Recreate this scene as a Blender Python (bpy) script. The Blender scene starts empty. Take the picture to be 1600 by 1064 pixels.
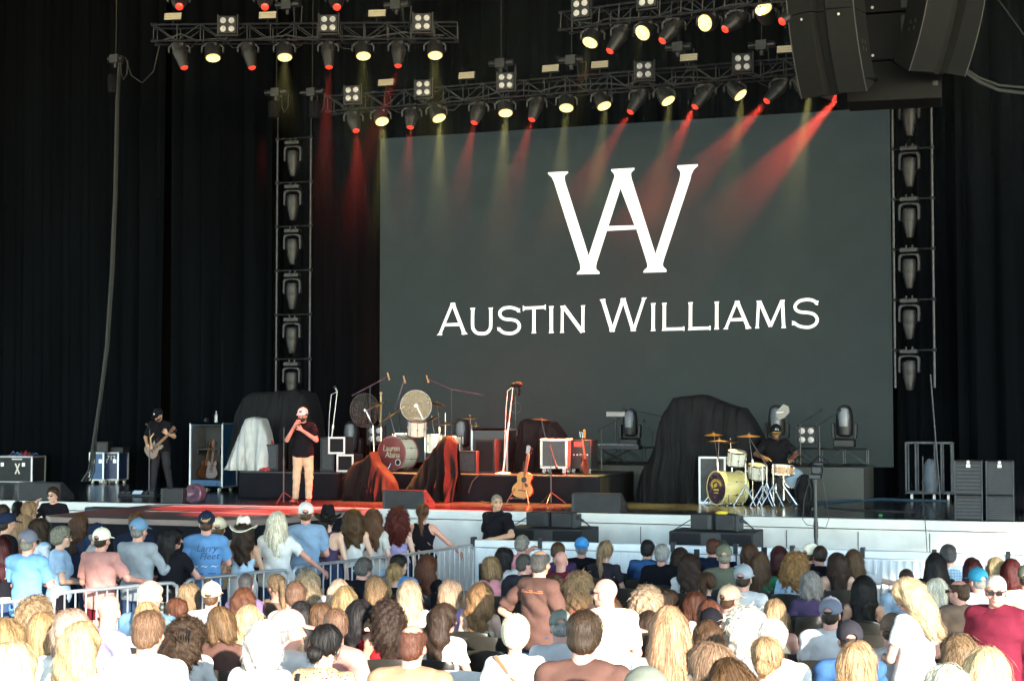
import bpy, math, random, time
import numpy as np
from mathutils import Matrix, Vector
from mathutils.bvhtree import BVHTree
T0 = time.time()
R = math.radians
rnd = random.Random(7)
S = bpy.context.scene
COL = S.collection
# ------------------------------------------------------------- camera, light, exposure
EXPO = 3.42
FPX, HZ = 2457.0, 645.0            # focal length and horizon row, in pixels of the 1600 px photograph
PSI, PITCH, EYE = R(19.0), math.atan((645.0 - 532.0) / 2457.0), 3.0
cam_d = bpy.data.cameras.new('camera'); cam = bpy.data.objects.new('camera', cam_d); COL.objects.link(cam)
cam_d.sensor_width = 36; cam_d.lens = FPX / 1600 * 36; cam_d.clip_end = 2000; cam_d.clip_start = .1
cam.location = (0, 0, EYE); cam.rotation_euler = (math.pi / 2 + PITCH, 0, PSI)
S.camera = cam
CR = cam.rotation_euler.to_matrix()
SUN_EL, SUN_AZ = R(15), R(40)      # the sun stands low, behind the camera and to its right
world = bpy.data.worlds.new('World'); S.world = world; world.use_nodes = True
wn = world.node_tree; bg = wn.nodes['Background']; bg.inputs[1].default_value = .15
sky = wn.nodes.new('ShaderNodeTexSky'); sky.sky_type = 'NISHITA'; sky.sun_disc = False
sky.sun_elevation = SUN_EL; sky.sun_rotation = math.pi - SUN_AZ; sky.air_density = 1.0; sky.dust_density = .1; sky.ozone_density = 2.0
wn.links.new(sky.outputs[0], bg.inputs[0])
sd = bpy.data.lights.new('sun', 'SUN'); sd.energy = 1.95; sd.angle = R(.6); sd.color = (1, .90, .78)
sun = bpy.data.objects.new('sun', sd); COL.objects.link(sun)
SDIR = Vector((-math.sin(SUN_AZ) * math.cos(SUN_EL), math.cos(SUN_AZ) * math.cos(SUN_EL), -math.sin(SUN_EL)))
sun.rotation_euler = SDIR.to_track_quat('-Z', 'Y').to_euler()
S.view_settings.view_transform = 'Standard'; S.view_settings.look = 'None'
S.view_settings.exposure = EXPO; S.view_settings.gamma = 1
S.render.engine = 'CYCLES'
S.cycles.use_denoising = True; S.cycles.max_bounces = 6; S.cycles.diffuse_bounces = 4; S.cycles.volume_bounces = 0
S.cycles.sample_clamp_indirect = 4; S.cycles.transparent_max_bounces = 6; S.cycles.use_light_tree = True
S.cycles.caustics_reflective = False; S.cycles.caustics_refractive = False
def em(v): return v / 2 ** EXPO
# ------------------------------------------------------------- pixels of the photograph to places
def ray(px, py): return CR @ Vector(((px - 800) / FPX, (532 - py) / FPX, -1))
def atd(px, py, d): return Vector((0, 0, EYE)) + ray(px, py) * d
def atz(px, py, z):
    r = ray(px, py); return Vector((0, 0, EYE)) + r * ((z - EYE) / r.z)
def aty(px, py, y):
    r = ray(px, py); return Vector((0, 0, EYE)) + r * (y / r.y)
def mpp(v): return (CR.inverted() @ (Vector(v) - Vector((0, 0, EYE)))).z / -FPX     # metres per pixel at a place
STG = 1.354                          # top of the stage floor
# ------------------------------------------------------------- materials
MATS = {}
def lin(h):
    h = h.lstrip('#'); c = [int(h[i:i + 2], 16) / 255 for i in (0, 2, 4)]
    return tuple((x / 12.92 if x <= .04045 else ((x + .055) / 1.055) ** 2.4) for x in c)
def mat(name, col=(.5, .5, .5), rough=.6, metal=0, var=.15, scale=6, bump=0, bscale=40, emit=None, es=1, alpha=None, coat=0, spec=.5, objcol=False, stretch=(1, 1, 1)):
    if name in MATS: return MATS[name]
    m = bpy.data.materials.new(name); m.use_nodes = True; nt = m.node_tree; N = nt.nodes; L = nt.links
    b = N['Principled BSDF']; b.inputs['Roughness'].default_value = rough; b.inputs['Metallic'].default_value = metal
    b.inputs['Specular IOR Level'].default_value = spec
    if coat: b.inputs['Coat Weight'].default_value = coat; b.inputs['Coat Roughness'].default_value = .08
    tc = N.new('ShaderNodeTexCoord'); mp = N.new('ShaderNodeMapping'); mp.inputs['Scale'].default_value = stretch
    L.new(tc.outputs['Object'], mp.inputs[0])
    nz = N.new('ShaderNodeTexNoise'); nz.inputs['Scale'].default_value = scale; nz.inputs['Detail'].default_value = 5
    L.new(mp.outputs[0], nz.inputs[0])
    mr = N.new('ShaderNodeMapRange'); mr.inputs[1].default_value = .3; mr.inputs[2].default_value = .7
    mr.inputs[3].default_value = 1 - var; mr.inputs[4].default_value = 1 + var; L.new(nz.outputs[0], mr.inputs[0])
    mx = N.new('ShaderNodeMix'); mx.data_type = 'RGBA'; mx.blend_type = 'MULTIPLY'; mx.inputs[0].default_value = 1
    if objcol:
        oi = N.new('ShaderNodeObjectInfo'); L.new(oi.outputs['Color'], mx.inputs[6])
    else: mx.inputs[6].default_value = (*col, 1)
    L.new(mr.outputs[0], mx.inputs[7]); L.new(mx.outputs[2], b.inputs['Base Color'])
    if bump:
        n2 = N.new('ShaderNodeTexNoise'); n2.inputs['Scale'].default_value = bscale; n2.inputs['Detail'].default_value = 4
        L.new(mp.outputs[0], n2.inputs[0])
        bp = N.new('ShaderNodeBump'); bp.inputs['Strength'].default_value = bump; bp.inputs['Distance'].default_value = .01
        L.new(n2.outputs[0], bp.inputs['Height']); L.new(bp.outputs[0], b.inputs['Normal'])
    if emit is not None:
        b.inputs['Emission Color'].default_value = (*emit, 1); b.inputs['Emission Strength'].default_value = em(es)
    if alpha is not None: b.inputs['Alpha'].default_value = alpha
    MATS[name] = m; return m
M = lambda n: MATS[n]
mat('concrete', (.62, .63, .60), .85, var=.16, scale=2.2, bump=.2, bscale=14)
mat('stage_lip', (.60, .62, .60), .7, var=.06, scale=2)
mat('ground', (.20, .19, .18), .9, var=.15, scale=.8, bump=.3)
mat('stage_floor', (.020, .022, .026), .2, var=.35, scale=.9, bump=.03, bscale=6, spec=.5)
mat('runway_floor', (.17, .125, .11), .32, var=.25, scale=1.5, stretch=(1, .15, 1))
mat('black_cloth', (.0055, .0058, .009), .9, var=.25, scale=3, bump=.25, bscale=9, spec=.2)
mat('curtain', (.0022, .0033, .0050), .95, var=.3, scale=1.2, bump=.2, bscale=5, spec=.05, stretch=(1, 1, .15))
mat('drape', (.0062, .007, .0092), .8, var=.3, scale=4, bump=.3, bscale=12, spec=.2)
mat('black_paint', (.013, .014, .016), .5, var=.2, scale=9)
mat('worn_black', (.010, .0115, .0145), .65, var=.5, scale=5, bump=.2)
mat('dark_plastic', (.018, .02, .024), .38, var=.15)
mat('fixture_grey', (.014, .0165, .021), .4, var=.15)
mat('tower_grey', (.0095, .011, .0135), .5); mat('dark_drape', (.0035, .0035, .004), .8, var=.4, scale=5, bump=.5, bscale=14, spec=.2); mat('fixture_black', (.01, .01, .012), .5)
mat('truss_metal', (.042, .046, .053), .45, metal=.7, var=.3, scale=8)
mat('dark_truss', (.03, .03, .033), .5, metal=.3)
mat('chrome', (.62, .63, .65), .16, metal=1, var=.05)
mat('galvanised', (.42, .44, .46), .42, metal=.65, var=.15, scale=9)
mat('alu_edge', (.5, .51, .53), .4, metal=.7, var=.1)
mat('lamp_white', (.45, .45, .44), .25, emit=(1, .97, .92), es=.12)
mat('strobe_face', (.42, .38, .26), .4, emit=(1, .9, .6), es=.10)
mat('cable', (.02, .02, .022), .5); mat('cable_grey', (.018, .021, .021), .6)
mat('pa_grey', (.0065, .0072, .0072), .75, spec=.25, var=.12, scale=5, bump=.15, bscale=120)
mat('pa_grille', (.005, .0055, .0075), .7, spec=.25, var=.1, bump=.2, bscale=160)
mat('pa_trim', (.06, .062, .06), .5); mat('blue_case', (.012, .075, .19), .45, var=.18, scale=5); mat('navy_case', (.013, .025, .085), .45, var=.18, scale=5)
mat('white_paint', (.72, .73, .72), .45, var=.04); mat('white_plastic', (.7, .7, .68), .4, var=.04)
mat('tape', (.62, .62, .6), .6); mat('case_inside', (.07, .075, .08), .9)
mat('silver_cloth', (.34, .35, .35), .45, metal=.25, var=.12, scale=5, bump=.5, bscale=14)
mat('drum_white', (.68, .66, .56), .3, coat=.5, var=.06); mat('drum_red', (.32, .075, .075), .35, var=.08)
mat('drum_yellow', (.62, .54, .22), .25, coat=.6, var=.08); mat('drum_pearl', (.66, .64, .55), .22, coat=.6, var=.1, scale=20)
mat('drum_purple', (.10, .055, .085), .35, var=.6, scale=12); mat('drum_amber', (.55, .30, .13), .3, coat=.4)
mat('bronze', (.36, .19, .06), .28, metal=.9, var=.12, scale=12)
mat('acrylic', (.10, .095, .095), .12, alpha=.2, var=.5, scale=7, stretch=(1, 1, 5), coat=.3)
mat('lettering', (.55, .5, .38), .6)
mat('gold_letter', (.6, .42, .06), .5); mat('navy_letter', (.03, .07, .16), .8); mat('yellow_letter', (.65, .62, .2), .8); mat('pale_letter', (.6, .62, .62), .8)
mat('wood_honey', (.5, .24, .06), .25, coat=.7, var=.2, scale=5, stretch=(1, 1, .2)); mat('wood_dark', (.10, .035, .015), .25, coat=.7)
mat('wood_neck', (.22, .10, .045), .4); mat('wood_burst', (.09, .028, .011), .35, coat=.15, var=.4, scale=3); mat('wood_pale', (.5, .33, .15), .4)
mat('red_thing', (.35, .02, .02), .6); mat('green_thing', (.02, .25, .08), .6); mat('yellow_thing', (.75, .62, .05), .6); mat('blue_thing', (.05, .2, .5), .5)
mat('blue_led', (.1, .1, .12), .5, emit=(.5, .8, 1), es=.7)
mat('red_led', (.4, .02, .02), .5, emit=(1, .1, .06), es=1.0)
mat('barricade', (.72, .77, .79), .45, metal=.1, var=.08, scale=3)
mat('chair_black', (.02, .019, .015), .3, var=.2, coat=.2); mat('chair_white', (.72, .72, .7), .4, var=.05)
mat('roof_steel', (.30, .34, .41), .7, var=.1); mat('phone', (.012, .012, .014), .3)
mat('wedge_grille', (.035, .04, .048), .7, var=.2, scale=12)
mat('smoke_grey', (.5, .5, .5))
# people: the colour of each garment sits on the object itself
mat('skin', objcol=True, rough=.5, var=.07, scale=14, spec=.35)
mat('cloth', objcol=True, rough=.92, var=.12, scale=9, bump=.8, bscale=11, spec=.1)
mat('shoe', (.05, .05, .055), .6); mat('eye_dark', (.02, .015, .012), .3); mat('lip', (.34, .13, .11), .5); mat('brow', (.05, .03, .02), .8)
def pattern(name, kind, c1, c2, sc):
    m = mat(name, c1, .9, var=.08, bump=.3, bscale=22, spec=.15); nt = m.node_tree; N = nt.nodes; L = nt.links
    mix = [n for n in N if n.type == 'MIX'][0]; tc = [n for n in N if n.type == 'TEX_COORD'][0]
    m2 = N.new('ShaderNodeMix'); m2.data_type = 'RGBA'; m2.inputs[6].default_value = (*c1, 1); m2.inputs[7].default_value = (*c2, 1)
    if kind in ('spots', 'floral'):
        t = N.new('ShaderNodeTexVoronoi' if kind == 'spots' else 'ShaderNodeTexNoise'); t.inputs['Scale'].default_value = sc
        L.new(tc.outputs['Object'], t.inputs[0]); mr = N.new('ShaderNodeMapRange'); L.new(t.outputs[0], mr.inputs[0])
        mr.inputs[1].default_value, mr.inputs[2].default_value = (.25, .32) if kind == 'spots' else (.5, .56)
        L.new(mr.outputs[0], m2.inputs[0])
    else:
        ws = []
        for ax in (('X', 'Z') if kind == 'plaid' else ('Z',)):
            w = N.new('ShaderNodeTexWave'); w.bands_direction = ax; w.inputs['Scale'].default_value = sc; w.inputs['Distortion'].default_value = .6
            L.new(tc.outputs['Object'], w.inputs[0]); ws.append(w)
        if len(ws) == 2:
            mm = N.new('ShaderNodeMath'); mm.operation = 'MULTIPLY'; L.new(ws[0].outputs[1], mm.inputs[0]); L.new(ws[1].outputs[1], mm.inputs[1]); L.new(mm.outputs[0], m2.inputs[0])
        else: L.new(ws[0].outputs[1], m2.inputs[0])
    L.new(m2.outputs[2], mix.inputs[6]); return m
pattern('plaid_red', 'plaid', (.35, .03, .05), (.6, .55, .55), 7); pattern('plaid_green', 'plaid', (.03, .045, .045), (.28, .32, .28), 5)
pattern('plaid_blue', 'plaid', (.25, .42, .6), (.6, .7, .75), 9); pattern('leopard', 'spots', (.05, .025, .015), (.5, .32, .18), 45)
pattern('floral_blue', 'floral', (.66, .72, .76), (.3, .5, .68), 13); pattern('stripe_grey', 'stripe', (.12, .12, .11), (.4, .4, .37), 14)
pattern('floral_dark', 'floral', (.03, .025, .03), (.4, .35, .4), 22); pattern('drum_swirl', 'floral', (.09, .05, .08), (.2, .13, .16), 6)
def hair_mat():
    m = bpy.data.materials.new('hair'); m.use_nodes = True; nt = m.node_tree; N = nt.nodes; L = nt.links; b = N['Principled BSDF']
    b.inputs['Roughness'].default_value = .6; b.inputs['Specular IOR Level'].default_value = .28
    oi = N.new('ShaderNodeObjectInfo'); at = N.new('ShaderNodeAttribute'); at.attribute_name = 'rnd'
    tc = N.new('ShaderNodeTexCoord'); mp = N.new('ShaderNodeMapping'); mp.inputs['Scale'].default_value = (1, 1, .2); L.new(tc.outputs['Object'], mp.inputs[0])
    nz = N.new('ShaderNodeTexNoise'); nz.inputs['Scale'].default_value = 90; nz.inputs['Detail'].default_value = 3; L.new(mp.outputs[0], nz.inputs[0])
    ad = N.new('ShaderNodeMath'); ad.operation = 'ADD'; L.new(at.outputs['Fac'], ad.inputs[0]); L.new(nz.outputs[0], ad.inputs[1])
    mr = N.new('ShaderNodeMapRange'); mr.inputs[1].default_value = .3; mr.inputs[2].default_value = 1.5; mr.inputs[3].default_value = .3; mr.inputs[4].default_value = 1.7
    L.new(ad.outputs[0], mr.inputs[0])
    mx = N.new('ShaderNodeMix'); mx.data_type = 'RGBA'; mx.blend_type = 'MULTIPLY'; mx.inputs[0].default_value = 1
    L.new(oi.outputs['Color'], mx.inputs[6]); L.new(mr.outputs[0], mx.inputs[7]); L.new(mx.outputs[2], b.inputs['Base Color'])
    bp = N.new('ShaderNodeBump'); bp.inputs['Strength'].default_value = .6; bp.inputs['Distance'].default_value = .01; L.new(nz.outputs[0], bp.inputs['Height']); L.new(bp.outputs[0], b.inputs['Normal'])
    MATS['hair'] = m
hair_mat()
# ------------------------------------------------------------- mesh building
def rotz(a): return Matrix.Rotation(a, 4, 'Z')
def rotx(a): return Matrix.Rotation(a, 4, 'X')
def roty(a): return Matrix.Rotation(a, 4, 'Y')
def tr(x, y, z): return Matrix.Translation((x, y, z))
def axis_frame(a, b):
    """a frame at a whose Z axis runs towards b"""
    a, b = Vector(a), Vector(b); q = (b - a).to_track_quat('Z', 'Y'); return Matrix.Translation(a) @ q.to_matrix().to_4x4()
class MB:
    def __init__(s, X=None): s.v = []; s.f = []; s.m = []; s.mi = 0; s.X = X
    def add(s, vs, fs):
        o = len(s.v)
        if s.X is not None: vs = [s.X @ Vector(v) for v in vs]
        s.v += [tuple(v) for v in vs]; s.f += [tuple(i + o for i in f) for f in fs]; s.m += [s.mi] * len(fs); return s
    def box(s, c, d, X=None):
        vs = [Vector((c[0] + d[0] / 2 * i, c[1] + d[1] / 2 * j, c[2] + d[2] / 2 * k)) for i in (-1, 1) for j in (-1, 1) for k in (-1, 1)]
        if X is not None: vs = [X @ v for v in vs]
        return s.add(vs, [(0, 1, 3, 2), (4, 6, 7, 5), (0, 4, 5, 1), (2, 3, 7, 6), (0, 2, 6, 4), (1, 5, 7, 3)])
    def b0(s, x0, x1, y0, y1, z0, z1, X=None): return s.box(((x0 + x1) / 2, (y0 + y1) / 2, (z0 + z1) / 2), (x1 - x0, y1 - y0, z1 - z0), X)
    def bar(s, a, b, w, h=None):
        a, b = Vector(a), Vector(b); return s.box((0, 0, (b - a).length / 2), (w, h or w, (b - a).length), axis_frame(a, b))
    def cyl(s, a, b, r, r2=None, n=10, cap=True):
        F = axis_frame(a, b); L = (Vector(b) - Vector(a)).length; r2 = r if r2 is None else r2
        vs = [F @ Vector((q * math.cos(2 * math.pi * i / n), q * math.sin(2 * math.pi * i / n), z)) for q, z in ((r, 0), (r2, L)) for i in range(n)]
        fs = [(i, (i + 1) % n, n + (i + 1) % n, n + i) for i in range(n)]
        if cap: fs += [tuple(range(n))[::-1], tuple(range(n, 2 * n))]
        return s.add(vs, fs)
    def tube(s, pts, r, n=6, r2=None):
        pts = [Vector(p) for p in pts]; m = len(pts); vs = []
        for i, p in enumerate(pts):
            t = (pts[min(i + 1, m - 1)] - pts[max(i - 1, 0)]).normalized()
            u = t.orthogonal().normalized() if i == 0 else (u - t * u.dot(t)).normalized()
            w = t.cross(u); q = r if r2 is None else r + (r2 - r) * i / (m - 1)
            vs += [p + (u * math.cos(2 * math.pi * k / n) + w * math.sin(2 * math.pi * k / n)) * q for k in range(n)]
        fs = [(i * n + k, i * n + (k + 1) % n, (i + 1) * n + (k + 1) % n, (i + 1) * n + k) for i in range(m - 1) for k in range(n)]
        fs += [tuple(range(n))[::-1], tuple(range((m - 1) * n, m * n))]; return s.add(vs, fs)
    def lathe(s, prof, n=24, X=None, closed=False):
        vs = [Vector((r * math.cos(2 * math.pi * i / n), r * math.sin(2 * math.pi * i / n), z)) for r, z in prof for i in range(n)]
        if X is not None: vs = [X @ v for v in vs]
        m = len(prof); fs = [(j * n + i, j * n + (i + 1) % n, (j + 1) * n + (i + 1) % n, (j + 1) * n + i) for j in range(m - 1) for i in range(n)]
        if closed: fs += [((m - 1) * n + i, (m - 1) * n + (i + 1) % n, (i + 1) % n, i) for i in range(n)]
        else:
            if prof[0][0] > 1e-6: fs.append(tuple(range(n))[::-1])
            if prof[-1][0] > 1e-6: fs.append(tuple(range((m - 1) * n, m * n)))
        return s.add(vs, fs)
    def prism(s, pts, z0, z1, X=None):
        n = len(pts); vs = [Vector((x, y, z)) for z in (z0, z1) for x, y in pts]
        if X is not None: vs = [X @ v for v in vs]
        return s.add(vs, [tuple(range(n))[::-1], tuple(range(n, 2 * n))] + [(i, (i + 1) % n, n + (i + 1) % n, n + i) for i in range(n)])
    def ball(s, c, r, n=10):
        r = (r, r, r) if not hasattr(r, '__len__') else r
        prof = [(max(math.sin(math.pi * j / (n // 2 + 1)), 1e-4), -math.cos(math.pi * j / (n // 2 + 1))) for j in range(n // 2 + 2)]
        return s.lathe(prof, n, Matrix.Translation(c) @ Matrix.Diagonal((*r, 1)))
    def build(s, name, material, parent=None, bevel=0, smooth=None, loc=None):
        me = bpy.data.meshes.new(name); me.from_pydata(s.v, [], s.f)
        for m in (material if isinstance(material, (list, tuple)) else [material]): me.materials.append(MATS[m] if isinstance(m, str) else m)
        me.polygons.foreach_set('material_index', s.m)
        o = bpy.data.objects.new(name, me); COL.objects.link(o); me.update()
        if parent is not None: o.parent = parent
        if loc is not None: o.location = loc
        if smooth is None: smooth = 40
        if smooth:
            try: me.set_sharp_from_angle(angle=R(smooth)); 
            except Exception: pass
            me.polygons.foreach_set('use_smooth', [True] * len(me.polygons))
        if bevel:
            b = o.modifiers.new('b', 'BEVEL'); b.width = bevel; b.segments = 1; b.limit_method = 'ANGLE'; b.angle_limit = R(50)
        return o
def tag(o, label, cat, group=None, kind=None):
    o['label'] = label; o['category'] = cat
    if group: o['group'] = group
    if kind: o['kind'] = kind
    return o
def thing(name, label, cat, loc=(0, 0, 0), rz=0, group=None):
    o = bpy.data.objects.new(name, None); COL.objects.link(o); o.empty_display_size = .1
    o.location = loc; o.rotation_euler = (0, 0, rz); return tag(o, label, cat, group)
def struct(name, mb, m, **k):
    o = mb.build(name, m, **k); o['kind'] = 'structure'; o['label'] = ''; del o['label']; return o
def dup(o, parent=None, loc=None, rz=None, label=None):
    c = o.copy(); COL.objects.link(c)
    if parent is not None: c.parent = parent
    for ch in list(o.children): dup(ch, c)
    if loc is not None: c.location = loc
    if rz is not None: c.rotation_euler = (0, 0, rz)
    if label: c['label'] = label
    return c
def text_verts(s, size, spacing=1.0, shear=0, res=2):
    cu = bpy.data.curves.new('t', 'FONT'); cu.body = s; cu.size = size; cu.align_x = 'CENTER'; cu.align_y = 'CENTER'; cu.extrude = .0015
    cu.space_character = spacing; cu.shear = shear; cu.resolution_u = res
    o = bpy.data.objects.new('t', cu); COL.objects.link(o); dg = bpy.context.evaluated_depsgraph_get(); dg.update()
    me = bpy.data.meshes.new_from_object(o.evaluated_get(dg)); v = [tuple(x.co) for x in me.vertices]; f = [tuple(p.vertices) for p in me.polygons]
    bpy.data.objects.remove(o); bpy.data.curves.remove(cu); bpy.data.meshes.remove(me); return v, f
# ------------------------------------------------------------- the setting
def floor_z(x, y): return min(.6, max(0, .11 * (12.6 - y)))      # the rear rows stand on a ramp
xs_ = [-120, -30, 0, 30, 120]; ys_ = [-120, -10, 7.1455, 9, 12.6, 18, 25.2]; ny_ = len(ys_)
g = MB().add([(x, y, floor_z(x, y)) for x in xs_ for y in ys_], [(i * ny_ + j, (i + 1) * ny_ + j, (i + 1) * ny_ + j + 1, i * ny_ + j + 1) for i in range(len(xs_) - 1) for j in range(ny_ - 1)]); struct('ground', g, 'ground')
SL, SR, SB = -30.0, 9.0, 36.0
g = MB().b0(SL, SR, 25.04, 25.5, 0, 1.185); 
o = struct('stage_wall', g, 'concrete', smooth=0)
for k in range(12): pass
g = MB().b0(SL, SR, 25.0, SB, 1.203, 1.35)
struct('stage', g, 'stage_lip', smooth=0)
g = MB().add([(SL, 25.1, STG), (SR, 25.1, STG), (SR, SB, STG), (SL, SB, STG)], [(0, 1, 2, 3)]); struct('stage_floor', g, 'stage_floor', smooth=0)
g = MB()
for px in (888, 1115, 1340, 660, 1000, 1228, 1452, 40, 150, 265): p = aty(px, 800, 25); g.box((p.x, 25.037, .6), (.012, .01, 1.1))
struct('wall_joints', g, 'black_paint', smooth=0)
# the roof over stage and seats is unseen, added so its edges place the shade
RX = 32.4
g = MB().b0(-60, RX, -23.0, 42, 15.0, 15.5)
for y in np.arange(-22.8, 42, 6): g.b0(-60, RX, y - .15, y + .15, 14.4, 14.998)
struct('shade_roof', g, 'roof_steel', smooth=0)  # blue-grey chosen to bounce cool light into the shade below
g = MB().b0(SL - .6, SL - .1, 25, 42, 0, 14.9).b0(SR + .1, SR + .6, 25, 42, 0, 14.9).b0(SL - .1, SR + .1, 36.2, 36.8, 0, 14.9)  # unseen side and back walls, put in so light enters only from the front
struct('unseen_stage_wall', g, 'black_paint', smooth=0)
# runway pushed out into the crowd
XA, XB, YF = -15.45, -11.45, 21.4
g = MB(); outl = [(XA, 24.985), (XA, YF + .3), (XA + .3, YF), (XB - .9, YF), (XB - .3, YF + .4), (XB, YF + 1.1), (XB + .35, 24.985)]
rw = thing('runway', 'low wooden runway lit red, with a black skirt, jutting into the standing crowd', 'stage runway', (0, 0, 0))
MB().prism(outl, 1.26, 1.345).build('deck', 'runway_floor', rw, smooth=0)
g = MB(); n = 260; P = []
tot = [(Vector(outl[i]), Vector(outl[i + 1])) for i in range(len(outl) - 1)]
for a, b in tot:
    k = max(2, int((b - a).length / .05))
    for i in range(k): P.append(a.lerp(b, i / k))
vs = []
for i, p in enumerate(P):
    w = .03 * math.sin(i * 1.1) + .02 * math.sin(i * .37)
    cx, cy = (XA + XB) / 2, 23.2; q = (p - Vector((cx, cy))); q.normalize(); vs += [(p.x - q.x * .03, p.y - q.y * .03, 1.258), (p.x + q.x * (w - .03), p.y + q.y * (w - .03), .02)]
g.add(vs, [(2 * i, 2 * i + 1, 2 * i + 3, 2 * i + 2) for i in range(len(P) - 1)]); g.build('skirt', 'black_cloth', rw)
MB().b0(XA + .15, XB - .1, 24.55, 24.63, 1.346, 1.349).b0(XA + .9, XB - .4, 23.2, 23.24, 1.346, 1.349).build('tape_line', 'tape', rw, smooth=0)
# black curtains
def curtain(x0, x1, y, z0, z1, label, amp=.16, pitch=.55, m='curtain'):
    g = MB(); n = int(abs(x1 - x0) / .06); ph = rnd.uniform(0, 6); nz = 5; vs = []
    for i in range(n + 1):
        x = x0 + (x1 - x0) * i / n
        for j in range(nz):
            t = j / (nz - 1); a = amp * (.6 + .4 * math.sin(x * .7 + ph))
            vs.append((x, y + a * math.sin(x * 2 * math.pi / pitch + 1.5 * math.sin(x * 1.3 + ph) + t * .5 * math.sin(x * 3)) + .05 * math.sin(x * 23 + t * 3), z0 + (z1 - z0) * t))
    g.add(vs, [(i * nz + j, (i + 1) * nz + j, (i + 1) * nz + j + 1, i * nz + j + 1) for i in range(n) for j in range(nz - 1)])
    return tag(g.build('curtain', m), label, 'curtain', 'black stage curtains')
xl = aty(425, 600, 32.7).x
curtain(-29.9, aty(255, 600, 32.6).x, 32.6, STG, 14.85, 'black masking curtain at the left edge of the stage behind the case marked X')
curtain(aty(255, 600, 32.6).x + .1, xl, 32.75, STG, 14.85, 'black masking curtain behind the standing guitarist')
curtain(xl - .6, aty(1400, 600, 33.4).x, 33.6, STG, 14.85, 'black backdrop curtain behind the video screen and both light towers', pitch=.7)
curtain(aty(1400, 600, 32.9).x, aty(1500, 600, 32.9).x, 33.3, STG, 14.85, 'narrow black curtain behind the metal cage, right of the screen', pitch=.5)
curtain(aty(1497, 600, 32.2).x, SR, 32.3, STG, 14.85, 'wide black masking curtain behind the stacked black speaker cabinets')
# ------------------------------------------------------------- video screen
YS = 32.0
def scr(px, py, dy=0): return aty(px, py, YS - dy)
c = [scr(594.5, 217), scr(1389.5, 168), scr(1389, 730)]
x0, x1, zt, zb = c[0].x, c[1].x, (c[0].z + c[1].z) / 2, c[2].z
root = thing('video_screen', 'huge dark grey video screen glowing with white letters behind the band', 'video screen', ((x0 + x1) / 2, YS, zb))
sm = mat('screen_face', (.007, .0092, .009), .7, spec=.2, var=.1, emit=(.66, 1.0, 1.0), es=.062); nt = sm.node_tree
N_, L_ = nt.nodes, nt.links; b_ = N_['Principled BSDF']
tc = N_.new('ShaderNodeTexCoord'); br = N_.new('ShaderNodeTexNoise'); br.inputs['Scale'].default_value = .35; br.inputs['Detail'].default_value = 2
L_.new(tc.outputs['Object'], br.inputs[0]); ck = N_.new('ShaderNodeTexChecker'); ck.inputs['Scale'].default_value = 2.0; L_.new(tc.outputs['Object'], ck.inputs[0])
ml = N_.new('ShaderNodeMapRange'); ml.inputs[3].default_value = em(.030); ml.inputs[4].default_value = em(.044); L_.new(br.outputs[0], ml.inputs[0])
bk = N_.new('ShaderNodeTexBrick'); bk.offset = 0; bk.inputs['Scale'].default_value = 1; bk.inputs['Brick Width'].default_value = .5; bk.inputs['Row Height'].default_value = .5; bk.inputs['Mortar Size'].default_value = .012; bk.inputs['Color1'].default_value = (1, 1, 1, 1); bk.inputs['Color2'].default_value = (.93, .93, .93, 1); bk.inputs['Mortar'].default_value = (.8, .8, .8, 1)
mpb = N_.new('ShaderNodeMapping'); mpb.inputs['Rotation'].default_value = (math.pi / 2, 0, 0); L_.new(tc.outputs['Object'], mpb.inputs[0]); L_.new(mpb.outputs[0], bk.inputs['Vector'])
m3 = N_.new('ShaderNodeMath'); m3.operation = 'MULTIPLY_ADD'; m3.inputs[1].default_value = em(.0025); L_.new(ck.outputs[1], m3.inputs[0]); L_.new(ml.outputs[0], m3.inputs[2])
m4 = N_.new('ShaderNodeMath'); m4.operation = 'MULTIPLY'; L_.new(m3.outputs[0], m4.inputs[0]); L_.new(bk.outputs[0], m4.inputs[1]); L_.new(m4.outputs[0], b_.inputs['Emission Strength'])
W2 = (x1 - x0) / 2; H = zt - zb
MB().b0(-W2, W2, 0, .09, 0, H).build('led_panel', 'screen_face', root, smooth=0)
g = MB()
for k in range(12): x = -W2 + .3 + k * (2 * W2 - .6) / 11; g.b0(x - .03, x + .03, .1, .4, .02, H - .02)
g.b0(-W2 + .05, W2 - .05, .402, .46, H - .3, H - .24); g.build('frame', 'black_paint', root, smooth=0)
mat('screen_white', (.7, .7, .68), .5, emit=(1, .985, .95), es=.93)
LK = [0]
def poly(g, pts):           # an outline given in photograph pixels, put on the plane of the screen
    LK[0] += 1; e = .012 + .0004 * LK[0]; vs = [scr(x, y, e) - root.location for x, y in pts]; g.add(vs, [tuple(range(len(pts)))])
def stroke(g, x0, y0, x1, y1, w, s0=0, s1=0, ha=None):
    """straight pen stroke with small flared serifs"""
    a, b = Vector((x0, y0)), Vector((x1, y1)); d = (b - a).normalized(); n = Vector((-d.y, d.x)) * (w / 2)
    poly(g, [a + n, b + n, b - n, a - n])
    for p, s, sg in ((a, s0, 1), (b, s1, -1)):
        if s:
            if ha: h = Vector((ha)); h.normalize(); q = d * sg * (w * .7); t = d * sg * (w * .18); h2 = h * (w / 2 + s); h1 = h * (w / 2 * (1 / max(.5, abs(h.dot(n.normalized())))))
            else: h2 = n.normalized() * (w / 2 + s); h1 = n; q = d * sg * (w * .7); t = d * sg * (w * .18)
            if h2.dot(h1) < 0: h1 = -h1
            poly(g, [p + h2, p + h2 * .95 + t, p + h1 + q, p - h1 + q, p - h2 * .95 + t, p - h2])
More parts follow.
